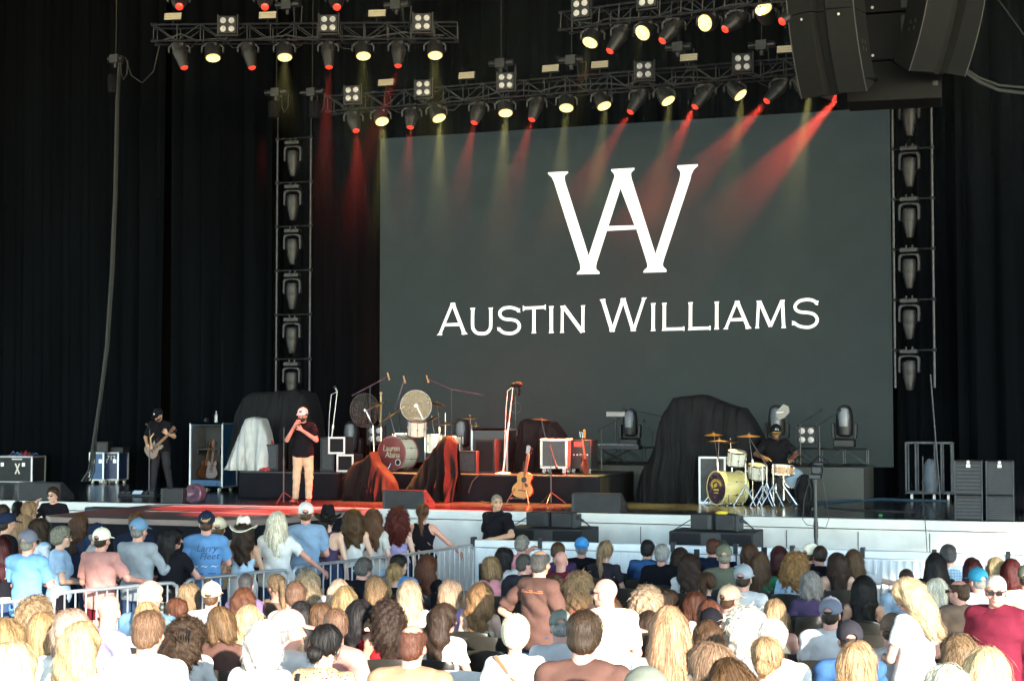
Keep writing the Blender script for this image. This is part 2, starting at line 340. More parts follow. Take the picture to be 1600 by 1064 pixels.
def arc(g, pts, w):
    for i in range(len(pts) - 1): pass
    P = [Vector(p) for p in pts]; n = len(P); Lf, Rt = [], []
    for i in range(n):
        d = (P[min(i + 1, n - 1)] - P[max(i - 1, 0)]).normalized(); m_ = Vector((-d.y, d.x)) * (w / 2); Lf.append(P[i] + m_); Rt.append(P[i] - m_)
    LK[0] += 1; e = .012 + .0004 * LK[0]
    vs = [scr(p.x, p.y, e) - root.location for p in Lf + Rt]; g.add(vs, [(i, i + 1, n + i + 1, n + i) for i in range(n - 1)])
def spl(pts, k=6):
    P = [Vector(p) for p in pts]; P = [2 * P[0] - P[1]] + P + [2 * P[-1] - P[-2]]; out = []
    for i in range(1, len(P) - 2):
        for j in range(k):
            t = j / k; a, b, c_, d = P[i - 1:i + 3]; out.append(.5 * ((2 * b) + (c_ - a) * t + (2 * a - 5 * b + 4 * c_ - d) * t * t + (3 * b - a - 3 * c_ + d) * t ** 3))
    out.append(P[-2]); return out
g = MB(); K = lambda x, y: (840 + x / 5.319, 240 + y / 5.319)
U = Vector((5.5, -.42)).normalized()      # the writing runs slightly uphill in the view
for q in ([(83, 165), (90, 158), (250, 150), (256, 160), (230, 182), (224, 200), (228, 232), (424, 850), (430, 855), (480, 940), (358, 950), (352, 915), (135, 235), (118, 200), (98, 182)],
          [(424, 850), (640, 190), (636, 172), (612, 145), (612, 132), (803, 120), (806, 132), (778, 160), (776, 182), (783, 215), (689, 290), (588, 604), (575, 645), (492, 905), (484, 940), (358, 950)],
          [(582, 606), (590, 604), (806, 597), (822, 630), (577, 643)],
          [(689, 290), (783, 215), (979, 836), (1040, 920), (915, 935), (907, 900), (822, 630), (806, 597)],
          [(979, 836), (1176, 230), (1188, 172), (1184, 150), (1160, 118), (1163, 100), (1330, 90), (1334, 102), (1298, 135), (1278, 175), (1270, 215), (1050, 880), (1040, 920), (915, 935)],
          [(326, 1005), (330, 990), (356, 965), (358, 930), (484, 930), (488, 962), (514, 985), (514, 1000)],
          [(878, 990), (882, 975), (912, 945), (916, 915), (1040, 915), (1044, 940), (1070, 965), (1070, 984)]):
    poly(g, [K(*p) for p in q])
g.build('logo', 'screen_white', root, smooth=0)
g = MB(); K = lambda x, y: (670 + x / 5.0, 450 + y / 5.0); V = (0, 1)
def SK(pts, w, s0=1.2, s1=1.2, ha=(5.5, -.42)): stroke(g, *K(*pts[0]), *K(*pts[1]), w, s0, s1, ha)
SK([(186, 118), (84, 368)], 4.2, 0, 2.2); SK([(186, 118), (280, 362)], 5.4, 1.2, 2.0); SK([(128, 288), (248, 284)], 4.6, 0, 0)
arc(g, [K(*p) for p in spl([(343, 158), (342, 290), (350, 325), (375, 350), (412, 357), (452, 350), (477, 322), (484, 285), (484, 156)])], 5.0)
SK([(343, 156), (343, 200)], 5, 1.6, 0); SK([(484, 154), (484, 200)], 4.6, 1.4, 0)
arc(g, [K(*p) for p in spl([(703, 186), (690, 168), (650, 155), (622, 153), (582, 162), (556, 188), (562, 222), (595, 243), (650, 248), (690, 262), (708, 295), (695, 330), (660, 352), (622, 355), (580, 346), (545, 318)])], 4.8)
SK([(706, 160), (703, 190)], 3, 0, 1.0, None); SK([(545, 308), (545, 334)], 3, 1, 0, None)
SK([(735, 159), (914, 150)], 4.4, 2.2, 2.2, V); SK([(822, 156), (821, 354)], 5.2, 0, 1.2)
SK([(957, 142), (957, 352)], 5.4); SK([(1043, 140), (1041, 350)], 4.2); SK([(1050, 142), (1200, 345)], 6, 0, 0); SK([(1205, 136), (1203, 346)], 4.6)
SK([(1357, 88), (1434, 340)], 6, 1.5, 1.2); SK([(1434, 340), (1520, 82)], 5.2, 0, 1.8); SK([(1520, 82), (1598, 335)], 5.6, 0, 1.2)
K = lambda x, y: (970 + x / 4.848, 440 + y / 4.848)
SK([(96, 374), (178, 122)], 4.6, 1.4, 1.8)
for x, y0_, y1_ in ((246, 164, 374), (330, 162, 372), (528, 157, 368), (727, 152, 362)): SK([(x, y0_), (x - 1, y1_)], 5.2)
SK([(330, 361), (479, 357)], 4.6, 0, 0); SK([(476, 340), (477, 372)], 2.2, 0, 0); SK([(528, 356), (678, 352)], 4.6, 0, 0); SK([(675, 335), (676, 367)], 2.2, 0, 0)
SK([(880, 148), (794, 360)], 4.2, 0, 1.8); SK([(880, 148), (968, 356)], 5.6, 1.2, 1.8); SK([(832, 290), (940, 286)], 4.6, 0, 0)
SK([(1044, 146), (1033, 354)], 4.4); SK([(1050, 148), (1134, 340)], 5.6, 0, 0); SK([(1134, 340), (1220, 144)], 4.4, 0, 0); SK([(1224, 140), (1234, 352)], 5.2)
arc(g, [K(*p) for p in spl([(1484, 168), (1465, 148), (1430, 138), (1395, 138), (1350, 150), (1322, 180), (1325, 210), (1358, 230), (1420, 236), (1465, 250), (1488, 285), (1476, 320), (1440, 342), (1398, 346), (1350, 336), (1308, 310)])], 4.8)
SK([(1492, 145), (1482, 176)], 3, 0, 1, None); SK([(1308, 300), (1303, 330)], 3, 1, 0, None)
g.build('lettering', 'screen_white', root, smooth=0)
# ------------------------------------------------------------- trusses
def truss(a, b, label, h=.31, w=.31, group='overhead lighting trusses', vertical=False, ph=0):
    a, b = Vector(a), Vector(b); L = (b - a).length; rt = thing('lighting_truss', label, 'truss', a, 0, group)
    d = (b - a).normalized(); up = Vector((0, 0, 1)); up = (up - d * up.dot(d)).normalized(); sd_ = d.cross(up)
    C = {}
    for i, (s1, s2) in enumerate(((0, 0), (0, 1), (1, 0), (1, 1))):
        p = -up * h * s1 + sd_ * w * (s2 - .5) * -1
        MB().cyl(p, p + d * L, .019, n=6).build('chord', 'truss_metal', rt)
    g = MB(); n = int(L / .42)
    for i in range(n + 1):
        t = d * (L * i / n); 
        for s2 in (-.5, .5):
            g.cyl(t + sd_ * w * s2, t + sd_ * w * s2 - up * h, .011, n=5)
            if i < n:
                k = i % 2; t2 = d * (L * (i + 1) / n); g.cyl(t + sd_ * w * s2 - up * h * k, t2 + sd_ * w * s2 - up * h * (1 - k), .008, n=5)
        for s1 in (0, 1): g.cyl(t + sd_ * w * .5 - up * h * s1, t - sd_ * w * .5 - up * h * s1, .008, n=5)
        if i % 6 == 0:
            for s1 in (0, 1):
                for s2 in (-.5, .5): q = t + sd_ * w * s2 - up * h * s1; g.cyl(q - d * .05, q + d * .05, .03, n=6)
    g.build('bracing', 'truss_metal', rt)
    if h > .305:
        r = random.Random(int(L * 100)); pts = []; x = .1
        while x < L - .2: pts.append(d * x - up * (h * .45 + r.uniform(-.04, .12)) + sd_ * (w * .5 + .03) * (-1 if r.random() < .5 else -1)); x += r.uniform(.2, .5)
        if len(pts) > 3: MB().tube(pts, .017, 6).build('cable', 'cable', rt)
        for x in [q * 1.05 + .3 for q in range(int(L / 1.05))]: MB().tube([d * x - up * (h + .0), d * (x + .12) - up * (h + r.uniform(.06, .14)), d * (x + .3) - up * (h + r.uniform(.08, .2)), d * (x + .48) - up * h], .009, 5).build('cable', 'cable', rt)
    return rt
TA = (atd(243, 42, 30), atd(715, 38, 30)); TB = (aty(517, 153, 29), aty(1262, 92, 29)); TC = (atd(886, 22, 28), atd(1290, -34, 24.3))
TD = (atd(255, -40, 28), atd(560, -42, 28))
truss(*TA, 'silver box truss at upper left carrying eight lamps, nearest the top left curtain')
truss(*TB, 'long silver box truss just above the top edge of the video screen')
truss(*TC, 'silver box truss at the top, running behind the hanging grey loudspeakers')
def on(Tr, px, py):      # the point of a truss that stands above a pixel column
    a, b = Tr; best = None
    for i in range(401):
        p = a.lerp(b, i / 400); q = CR.inverted() @ (p - Vector((0, 0, EYE))); x = 800 + FPX * q.x / -q.z
        if best is None or abs(x - px) < best[0]: best = (abs(x - px), p)
    return best[1]
def lamp_frame(piv, dirv): return axis_frame(piv, piv + dirv)
mat('wash_lens', (.8, .7, .3), .3, emit=(1, .66, .12), es=.62); mat('wash_cell', (.9, .85, .5), .3, emit=(1, .93, .46), es=1.5)
mat('spot_lens', (.6, .05, .03), .3, emit=(1, .04, .02), es=1.3)
RED, YEL = (1, .06, .03), (1, .72, .18)
def beam(name, loc, d, col, w, ang, blend=.5, parent=None):
    l = bpy.data.lights.new(name, 'SPOT'); l.energy = w; l.color = col; l.spot_size = R(ang); l.spot_blend = blend; l.shadow_soft_size = .06
    o = bpy.data.objects.new(name, l); COL.objects.link(o); o.location = loc; o.rotation_euler = Vector(d).to_track_quat('-Z', 'Y').to_euler(); return o
def moving_lamp(kind, Tr, px, py, label, group, drop=.33, px_top=None, power=0, aim=None, ang=18):
    top = on(Tr, px if px_top is None else px_top, 0) - Vector((0, 0, .33)); dd = (CR.inverted() @ (top - Vector((0, 0, EYE)))).z * -1
    lens = atd(px, py, dd - (.075 if kind == 'wash' else .12)); piv = top - Vector((0, 0, .13)); dv = (lens - piv); Ln = dv.length; dv.normalize()
    rt = thing('wash_light' if kind == 'wash' else 'spot_light', label, 'stage light', top, 0, group)
    F = axis_frame((0, 0, -.13), Vector((0, 0, -.13)) + dv)
    ax = Vector((math.cos(PSI), math.sin(PSI), 0))
    MB().b0(-.13, .13, -.09, .09, -.07, 0).cyl((-.08, 0, 0), (-.08, 0, .09), .02).cyl((.08, 0, 0), (.08, 0, .09), .02).build('base', 'fixture_black', rt, bevel=.01)
    g = MB(rotz(PSI)); hw = .185 if kind == 'wash' else .175
    for s in (-1, 1): g.prism([(s * hw, -.19), (s * hw, -.09), (s * (hw - .05), -.055), (s * .08, -.055), (s * .08, -.03), (s * (hw - .01), -.03), (s * (hw + .035), -.08), (s * (hw + .035), -.19)], -.035, .035, rotx(math.pi / 2))
    g.b0(-.085, .085, -.034, .034, -.054, -.031)
    g.build('yoke', 'fixture_grey', rt, bevel=.008)
    if kind == 'wash':
        L2 = max(.13, Ln); h = MB(F).lathe([(.07, -.15), (.12, -.12), (.15, -.02), (.155, L2 - .05), (.15, L2)], 20).build('head', 'fixture_black', rt)
        l = MB(F @ tr(0, 0, L2 + .003)).lathe([(0, .01), (.138, .004), (.138, -.02)], 20).build('lens', 'wash_lens', h)
        g = MB(F @ tr(0, 0, L2 + .016))
        for q, rr in ((1, 0), (6, .052), (12, .104)):
            for i in range(q): a = 2 * math.pi * i / q; g.lathe([(0, .008), (.019, .004), (.021, -.004)], 8, tr(rr * math.cos(a), rr * math.sin(a), 0))
        g.build('lens_cells', 'wash_cell', h)
    else:
        L2 = max(.3, Ln); h = MB(F).lathe([(.09, -.17), (.13, -.14), (.135, .1), (.12, .16), (.085, L2 - .02), (.08, L2)], 18).lathe([(.142, .02), (.146, .05), (.142, .08)], 18).build('head', 'tower_grey' if px > 900 else 'fixture_black', rt)
        MB(F @ tr(0, 0, L2 - .01)).lathe([(0, .05), (.045, .042), (.068, .022), (.07, 0)], 16).build('lens', 'spot_lens', h)
    if power:
        tgt = (aim - (top + F.translation)) if aim is not None else dv
        bm = beam('lamp_beam', (0, 0, -.22), tgt, YEL if kind == 'wash' else RED, power, ang, parent=rt)
        bm.location = top + Vector((0, 0, -.13)) + dv * (L2 + .06)
    return rt
ordn = ['first', 'second', 'third', 'fourth', 'fifth', 'sixth', 'seventh', 'eighth', 'ninth', 'tenth']
def row(kind, Tr, items, where, group, power, ang, aims=None, tops=None):
    for i, (px, py) in enumerate(items):
        col = 'glowing yellow lamp' if kind == 'wash' else 'red-lensed spotlight'
        moving_lamp(kind, Tr, px, py, '%s, %s from the left on the %s' % (col, ordn[i], where), group,
                    px_top=(tops[i] if tops else None), power=power * (PWR[i] if kind == 'spot' and Tr is TB else 1), ang=ang, aim=aims[i] if aims else None)
PW = 3.0; PWR = (.15, .13, .15, .25, .35, .8, 1.0, 1.6)
row('wash', TA, [(333, 91), (445, 90), (568, 88), (680, 87)], 'upper left truss', 'yellow wash lights', 60 * PW, 22, [atd(x - 20, 600, 24) for x in (333, 445, 568, 680)])
row('spot', TA, [(288, 106), (394, 106), (514, 105), (622, 103)], 'upper left truss', 'red spotlights', 420 * PW, 12, [atz(300, 792, 1.36), atz(420, 798, 1.36), atz(478, 790, 1.36), atz(360, 800, 1.36)], tops=[281, 388, 513, 623])
bx = [597, 686, 790, 885, 944, 1044, 1157, 1262]
row('wash', TB, list(zip(bx, [190, 185, 177, 169, 166, 158, 149, 143])), 'long truss above the screen', 'yellow wash lights', 380 * PW, 17, [aty(x - 2 - k * 8, 420, 28.2) for k, x in enumerate(bx)], tops=[596, 683, 790, 885, 940, 1038, 1148, 1252])
rx = [556, 641, 741, 831, 985, 1086, 1198, 1303]; ry = [203, 199, 192, 187, 175, 167, 158, 152]
rt_ = [553, 644, 748, 839, 998, 1102, 1218, 1322]
ra = [aty(x - dx, 470, 27.7) for x, dx in zip(rx, (0, 20, 55, 80, 190, 150, 290, 360))]
row('spot', TB, list(zip(rx, ry)), 'long truss above the screen', 'red spotlights', 1700 * PW, 22, ra, tops=rt_)
row('wash', TC, [(922, 67), (1005, 51), (1103, 36), (1194, 17)], 'upper right truss', 'yellow wash lights', 60 * PW, 14, [aty(x - 40, 300, 25.5) for x in (922, 1005, 1103, 1194)], tops=[926, 1010, 1108, 1196])
row('spot', TC, [(953, 80), (1035, 64), (1133, 46), (1222, 34)], 'upper right truss', 'red spotlights', 90 * PW, 10, [aty(x - 100, 160, 25.5) for x in (953, 1035, 1133, 1222)], tops=[972, 1053, 1152, 1243])
for i, (px, py) in enumerate(((280, 5), (414, 5), (526, 5))):
    moving_lamp('spot', TD, px, py, 'moving spotlight with red lens cut off by the top edge, %s from the left' % ordn[i], 'red spotlights')
def blinder(loc, rz, label, s=.34):
    rt = thing('blinder_light', label, 'blinder light', loc, rz, 'four-lamp blinder lights')
    g = MB().b0(-s / 2, s / 2, 0, .16, -s / 2, s / 2); g.build('housing', 'fixture_black', rt, bevel=.01)
    MB(rotx(math.pi / 2)).prism([(-s / 2 - .03, s * .6), (-s / 2 - .03, -s * .6), (s / 2 + .03, -s * .6), (s / 2 + .03, s * .6), (s / 2 + .005, s * .6), (s / 2 + .005, -s * .54), (-s / 2 - .005, -s * .54), (-s / 2 - .005, s * .6)], -.1, -.03).build('yoke', 'fixture_black', rt)
    for i in (-1, 1):
        for k in (-1, 1): MB(tr(i * s * .235, -.004, k * s * .235) @ rotx(math.pi / 2)).lathe([(s * .165, -.02), (s * .165, .002), (s * .14, .006), (s * .09, .016), (0, .02)], 16).build('lamp', 'lamp_white', rt)
for Tr, its, w in ((TA, [(355, 39), (513, 37), (660, 35)], 'upper left truss'), (TB, [(550, 147), (661, 138), (790, 127), (1006, 110), (1160, 98)], 'long truss above the screen'), (TC, [(907, 13), (1010, -4)], 'upper right truss')):
    for i, (px, py) in enumerate(its):
        p = on(Tr, px, py); d = (CR.inverted() @ (p - Vector((0, 0, EYE)))).z * -1; q = atd(px, py, d - .32)
        blinder(q, PSI * (.9 if Tr is TA else .2 if Tr is TB else -.5), 'square four-lamp blinder clamped on the %s, %s from the left' % (w, ordn[i]))
for Tr, its, w in ((TA, [(270, 26), (418, 24), (589, 21)], 'upper left truss'), (TB, [(603, 129), (729, 118), (860, 107), (937, 101), (1076, 90), (1228, 77)], 'long truss above the screen')):
    for i, (px, py) in enumerate(its):
        p = on(Tr, px, py); d = (CR.inverted() @ (p - Vector((0, 0, EYE)))).z * -1; q = atd(px, py, d)
        rt = thing('strobe_light', 'pale tan strobe panel sitting on the %s, %s from the left' % (w, ordn[i]), 'strobe light', q, PSI * .6 if Tr is TA else 0, 'strobe panels on the trusses')
        MB(rotx(R(-12))).b0(-.17, .17, .004, .05, -.075, .075).cyl((0, .03, -.07), (0, .03, -.2), .015).build('housing', 'fixture_black', rt)
        g = MB(rotx(R(-12)))
        for k in (-1, 0, 1): g.b0(-.165, .165, -.004, .003, k * .046 - .02, k * .046 + .02)
        g.build('lamp_face', 'strobe_face', rt)
def hoist(loc, ztop, label, w=.5):
    rt = thing('chain_hoist', label, 'chain hoist', loc, 0, 'chain hoists above the trusses')
    MB().cyl((-w / 2, 0, .05), (w / 2, 0, .05), .065, n=12).b0(-.1, .1, -.1, .1, -.05, .13).b0(-.03, .03, -.03, .03, -.14, -.05).build('motor', 'dark_plastic', rt)
    MB().tube([(0, 0, .12), (0, 0, ztop - loc[2])], .008).build('chain', 'cable_grey', rt)
    MB().tube([(.12, 0, 0), (.14, 0, -.3), (.2, 0, -.42), (.28, 0, -.3), (.3, 0, 0)], .012).build('chain_loop', 'cable_grey', rt)
for i, (px, py, Tr, w) in enumerate(((783, 103, TB, 'above the fourth yellow lamp of the long truss'), (1060, 78, TB, 'over the long truss left of the hanging loudspeakers'), (893, 98, TB, 'over the middle of the long truss'), (1190, 75, TB, 'over the long truss beside the hanging loudspeakers'), (620, 12, TA, 'over the upper left truss'), (450, 12, TA, 'over the middle of the upper left truss'))):
    p = on(Tr, px, py); d = (CR.inverted() @ (p - Vector((0, 0, EYE)))).z * -1; hoist(atd(px, py, d + .2), 14.4, 'black chain hoist ' + w)
# ladder towers beside the screen
def tower(px0, px1, ytop, ybot, n, Y, label, first=0):
    a = aty(px0, ytop, Y); b = aty(px1, ytop, Y); w = b.x - a.x; zt_ = a.z; zb_ = aty(px0, ybot, Y).z
    rt = thing('lighting_tower', label, 'lighting tower', (a.x, Y, zb_), 0, 'hanging ladder towers of moving heads'); h = zt_ - zb_
    for x in (0, w): 
        MB().cyl((x, 0, 0), (x, 0, h), .026, n=8).build('pole', 'truss_metal', rt)
    P_ = []; step = 69.0 * .0141 if n == 6 else .985; z = h
    for k in range(n + 1):
        zz = h - k * step
        if zz > -.05: MB().cyl((.0, 0, zz), (w, 0, zz), .016, n=6).cyl((-.04, 0, zz), (.04, 0, zz), .04, n=6).cyl((w - .04, 0, zz), (w + .04, 0, zz), .04, n=6).build('rung', 'truss_metal', rt); P_.append(zz)
    return rt, [(a.x + w / 2, Y, zb_ + zz) for zz in P_], w
def head_light(loc, rz, label, s=1.0, group='moving heads on the ladder towers'):
    rt = thing('moving_light', label, 'moving light', loc, rz, group)
    MB().b0(-.17, .17, -.1, .1, -.13, -.04).cyl((-.06, 0, -.05), (-.06, 0, .02), .02).cyl((.06, 0, -.05), (.06, 0, .02), .02).ball((0, -.09, -.07), .022).build('base', 'tower_grey', rt, bevel=.012)
    g = MB()
    for s_ in (-1, 1): g.prism([(s_ * .155, -.5), (s_ * .155, -.24), (s_ * .12, -.2), (s_ * .05, -.19), (s_ * .05, -.15), (s_ * .17, -.16), (s_ * .205, -.2), (s_ * .21, -.48)], -.05, .05, rotx(math.pi / 2))
    g.b0(-.055, .055, -.049, .049, -.189, -.151)
    g.build('yoke', 'tower_grey', rt, bevel=.01)
    MB(tr(0, 0, -.42)).lathe([(.06, .17), (.12, .15), (.135, .08), (.135, -.08), (.12, -.12), (.125, -.14), (.07, -.38), (.065, -.40)], 16).build('head', 'tower_grey', rt)
ta, P1, w1 = tower(434, 486, 218, 640, 6, 31, 'tall ladder tower of moving lights hanging left of the screen')
for i, p in enumerate(P1[:6]): head_light((p[0], p[1] - .05, p[2] - .03), .12, 'grey moving head pointing down on the left ladder tower, %s from the top' % ordn[i])
tb, P2, w2 = tower(1394, 1455, 156, 606, 6, 31, 'tall ladder tower of moving lights hanging right of the screen')
for i, p in enumerate(P2[:6]):
    q = aty(1421, 232 + 79 * (i - 1) - 3, 31); head_light((q.x, 30.95, q.z + .06 - .03), -.1, 'grey moving head pointing down on the right ladder tower, %s from the top' % ordn[i])
for px, w in ((434, 'left'), (486, 'right')):
    p = aty(px + (-2 if px < 450 else 2), 148, 31); hoist(p, 14.4, 'black hoist and chain bag above the %s pole of the left ladder tower' % w, .55)
    b = aty(px + (-6 if px < 450 else 6), 165, 31)
    tag(MB(tr(*b)).lathe([(.12, -.28), (.13, 0), (.12, .08)], 10).build('chain_bag', 'black_cloth'), 'black chain bag hanging beside the %s hoist of the left ladder tower' % w, 'chain bag', 'chain bags')
    rt = thing('sling', 'steel sling holding up the %s pole of the left ladder tower' % w, 'sling', aty(px, 215, 31), 0, 'slings of the left tower'); MB().tube([(0, 0, 0), (.01, 0, .9)], .012).build('wire', 'cable_grey', rt)
# hanging loudspeakers upper right
def array_col(cx, cy, zb_, rz, label, curve=1):
    rt = thing('line_array_speaker', label, 'hanging loudspeaker', (cx, cy, zb_), rz, 'hanging line array loudspeakers')
    W, Dp = 1.08, .5
    for k in range(3):
        def yo(z): t = max(0, 2.0 - z) / 2.0; return .62 * t * t
        zz = [k * 1.2 + 1.2 * j / 6 for j in range(7)]; g = MB(); vs = []
        prof = [(-W / 2, 0), (-.12, -.10), (-.05, .02), (.05, .02), (.12, -.10), (W / 2, 0), (W / 2, Dp), (-W / 2, Dp)]
        for z in zz:
            z2 = z + (.012 if z == zz[0] and k else 0)
            for x, y in prof: vs.append((x, y + yo(z2), z2 + (0.30 if y > .3 and z < .1 else 0)))
        n = 8; m_ = len(zz)
        g.add(vs, [(j * n + i, j * n + (i + 1) % n, (j + 1) * n + (i + 1) % n, (j + 1) * n + i) for j in range(m_ - 1) for i in range(n)] + [tuple(range(n))[::-1], tuple(range((m_ - 1) * n, m_ * n))])
        c_ = g.build('cabinet', 'pa_grey', rt, smooth=30)
        g = MB()
        for s in (-1, 1): 
            z = k * 1.2 + 1.12; g.ball((s * .3, -.05 + yo(z) + .0, z), .022)
        g.build('bolt', 'white_paint', c_)
        g = MB()
        for s in (-1, 1):
            for i in (0, 1):
                for j in (0, 1): z = k * 1.2 + .62 + .1 * j; g.b0(s * (W / 2 + .002) - .003, s * (W / 2 + .002) + .003, .16 + i * .12 + yo(z), .2 + i * .12 + yo(z), z, z + .06)
        g.build('handle_slot', 'black_paint', c_)
        for xa in (-W / 2 - .004, W / 2 - .012):
            MB().add([(x, yo(z) + y, z) for z in zz for x, y in ((xa, -.012), (xa + .016, -.012), (xa + .016, -.001), (xa, -.001))], [(j * 4 + i, j * 4 + (i + 1) % 4, j * 4 + 4 + (i + 1) % 4, j * 4 + 4 + i) for j in range(6) for i in range(4)]).build('edge_trim', 'pa_trim', c_)
    return rt
pl = atd(1303, 149, 24.6) - rotz(R(-14)) @ Vector((0, .62, 0)); pr = atd(1464, 116, 24.6) - rotz(R(42)) @ Vector((0, .62, 0))
array_col(pl.x, pl.y, pl.z, R(-14), 'curved grey loudspeaker column facing left, left of the two hanging at upper right')
array_col(pr.x, pr.y, pr.z, R(42), 'curved grey loudspeaker column facing right, right of the two hanging at upper right')
ps = atd(1397, 122, 25.3); rt = thing('subwoofer_array', 'grey boxed loudspeaker stack hanging between the two curved columns', 'hanging loudspeaker', ps, R(4))
for k in range(3):
    z0_ = -.36 if k == 0 else .30 + (k - 1) * .78; z1_ = .28 if k == 0 else z0_ + .76
    c_ = MB().b0(-.74 if k == 0 else -.62, .74 if k == 0 else .62, 0, .8, z0_, z1_).build('cabinet', 'pa_grey' if k == 0 else 'pa_grille', rt, bevel=.012)
    if k: MB().b0(.12, .5, -.004, .01, z0_ + .05, z1_ - .05).build('port', 'black_paint', c_); MB().ball((-.33, -.01, z0_ + .08), .025).build('bolt', 'white_paint', c_)
    else: MB().b0(.6, .68, -.012, .01, -.16, -.08).build('handle', 'truss_metal', c_)
tag(MB().tube([atd(1505, 110, 24.8), atd(1530, 128, 24.8), atd(1560, 141, 24.8), atd(1610, 147, 24.8), atd(1700, 140, 24.8)], .03).tube([atd(1503, 104, 24.9), atd(1530, 122, 24.9), atd(1562, 134, 24.9), atd(1612, 138, 24.9), atd(1700, 128, 24.9)], .022).build('cable_loom', 'cable_grey'), 'grey cable loom looping right from the hanging loudspeakers', 'cable')
tag(MB().tube([atd(1560, 0, 26), atd(1600, 55, 26), atd(1680, 90, 26)], .012).tube([atd(1562, -60, 26), atd(1560, 0, 26)], .012).build('hanging_cable', 'cable'), 'thin dark cable falling across the top right corner', 'cable')
# cable bundle hanging at the left
g = MB()
for k in range(9):
    a = rnd.uniform(0, 6); r_ = rnd.uniform(.01, .055); ox, oy = r_ * math.cos(a), r_ * math.sin(a); pts = []
    for px, py, sp in ((186, 95, .6), (182, 160, 1), (179, 300, 1), (174, 420, 1.2), (166, 540, 1.1), (156, 620, .9), (147, 680, 1), (140, 735, 2.2), (130, 752, 3.5)):
        p = aty(px, py, 29.2); pts.append(p + Vector((ox * sp, oy * sp, 0)))
    g.tube(spl3(pts) if False else pts, .014, n=5)
tag(g.build('cable_bundle', 'cable_grey'), 'thick bundle of grey cables hanging down the left curtain to the blue cases', 'cable bundle')
hoist(aty(181, 96, 29.2), 14.4, 'black chain hoist holding the cable bundle at upper left', .35)
p = aty(176, 125, 29.2); tag(MB(tr(*p)).lathe([(.09, -.3), (.11, 0), (.1, .1)], 10).build('chain_bag', 'black_cloth'), 'black chain bag beside the cable bundle hoist at upper left', 'chain bag', 'chain bags')
tag(MB().tube([aty(x, y, 29.3) for x, y in ((196, 90), (205, 118), (222, 130), (240, 112), (250, 68))], .014).build('hanging_cable', 'cable_grey'), 'loop of cable slung between the cable bundle and the upper left truss', 'cable')
from mathutils import noise as mnoise
# ------------------------------------------------------------- risers
def riser(x0, x1, y0, y1, z1, label, m='black_cloth', z0=STG):
    rt = thing('stage_riser', label, 'riser', (x0, y0, z0))
    w, d, h = x1 - x0, y1 - y0, z1 - z0
    MB().b0(0, w, 0, d, h - .03, h).build('deck', 'black_paint' if m == 'black_cloth' else m, rt, bevel=.004)
    if m == 'black_cloth':
        g = MB(); n = int((w + d) / .04); vs = []
        for i in range(n + 1):
            t = i / n * (w + d); f = .012 * math.sin(t * 9 + math.sin(t * 2.3) * 2)
            p = (t, -.015 + f) if t < w else (w + .015 + f, t - w)
            vs += [(p[0], p[1], h - .032), (p[0], p[1] + (-.012 if t < w else 0), .004)]
        g.add(vs, [(2 * i, 2 * i + 1, 2 * i + 3, 2 * i + 2) for i in range(n)]); g.build('skirt', 'black_cloth', rt)
    else: MB().b0(0, w, 0, .08, 0, h - .032).b0(w - .08, w, .08, d, 0, h - .032).build('front_panel', m, rt)
    return rt
mat('riser_grey', (.055, .06, .055), .6, var=.06)
rx0, rx1 = atz(358, 778, STG).x, atz(937, 787, STG).x; RY = 27.5; RZ = 1.86
riser(rx0, aty(532, 778, RY).x - .01, RY, 30.0, RZ, 'low riser with black skirt behind the singer')
riser(aty(532, 778, RY).x + .01, aty(702, 778, RY).x - .01, RY + .05, 30.0, RZ, 'low black-skirted riser under the red drum kit')
riser(aty(702, 778, RY).x + .01, rx1, RY, 30.0, RZ, 'low black-skirted riser behind the acoustic guitar')
gx1 = aty(1349, 783, 29.95).x; RG = 1.975
riser(rx1 - 3.2, gx1, 30.02, 31.75, RG, 'long grey-faced riser carrying the low truss behind the second drum kit', 'riser_grey')
lowa, lowb = Vector((rx1 - 3.1, 30.9, RG + .33)), Vector((gx1 - .02, 30.9, RG + .33))
truss(lowa, lowb, 'low dark truss lying along the grey riser in front of the screen', .3, .3, group='low floor truss')
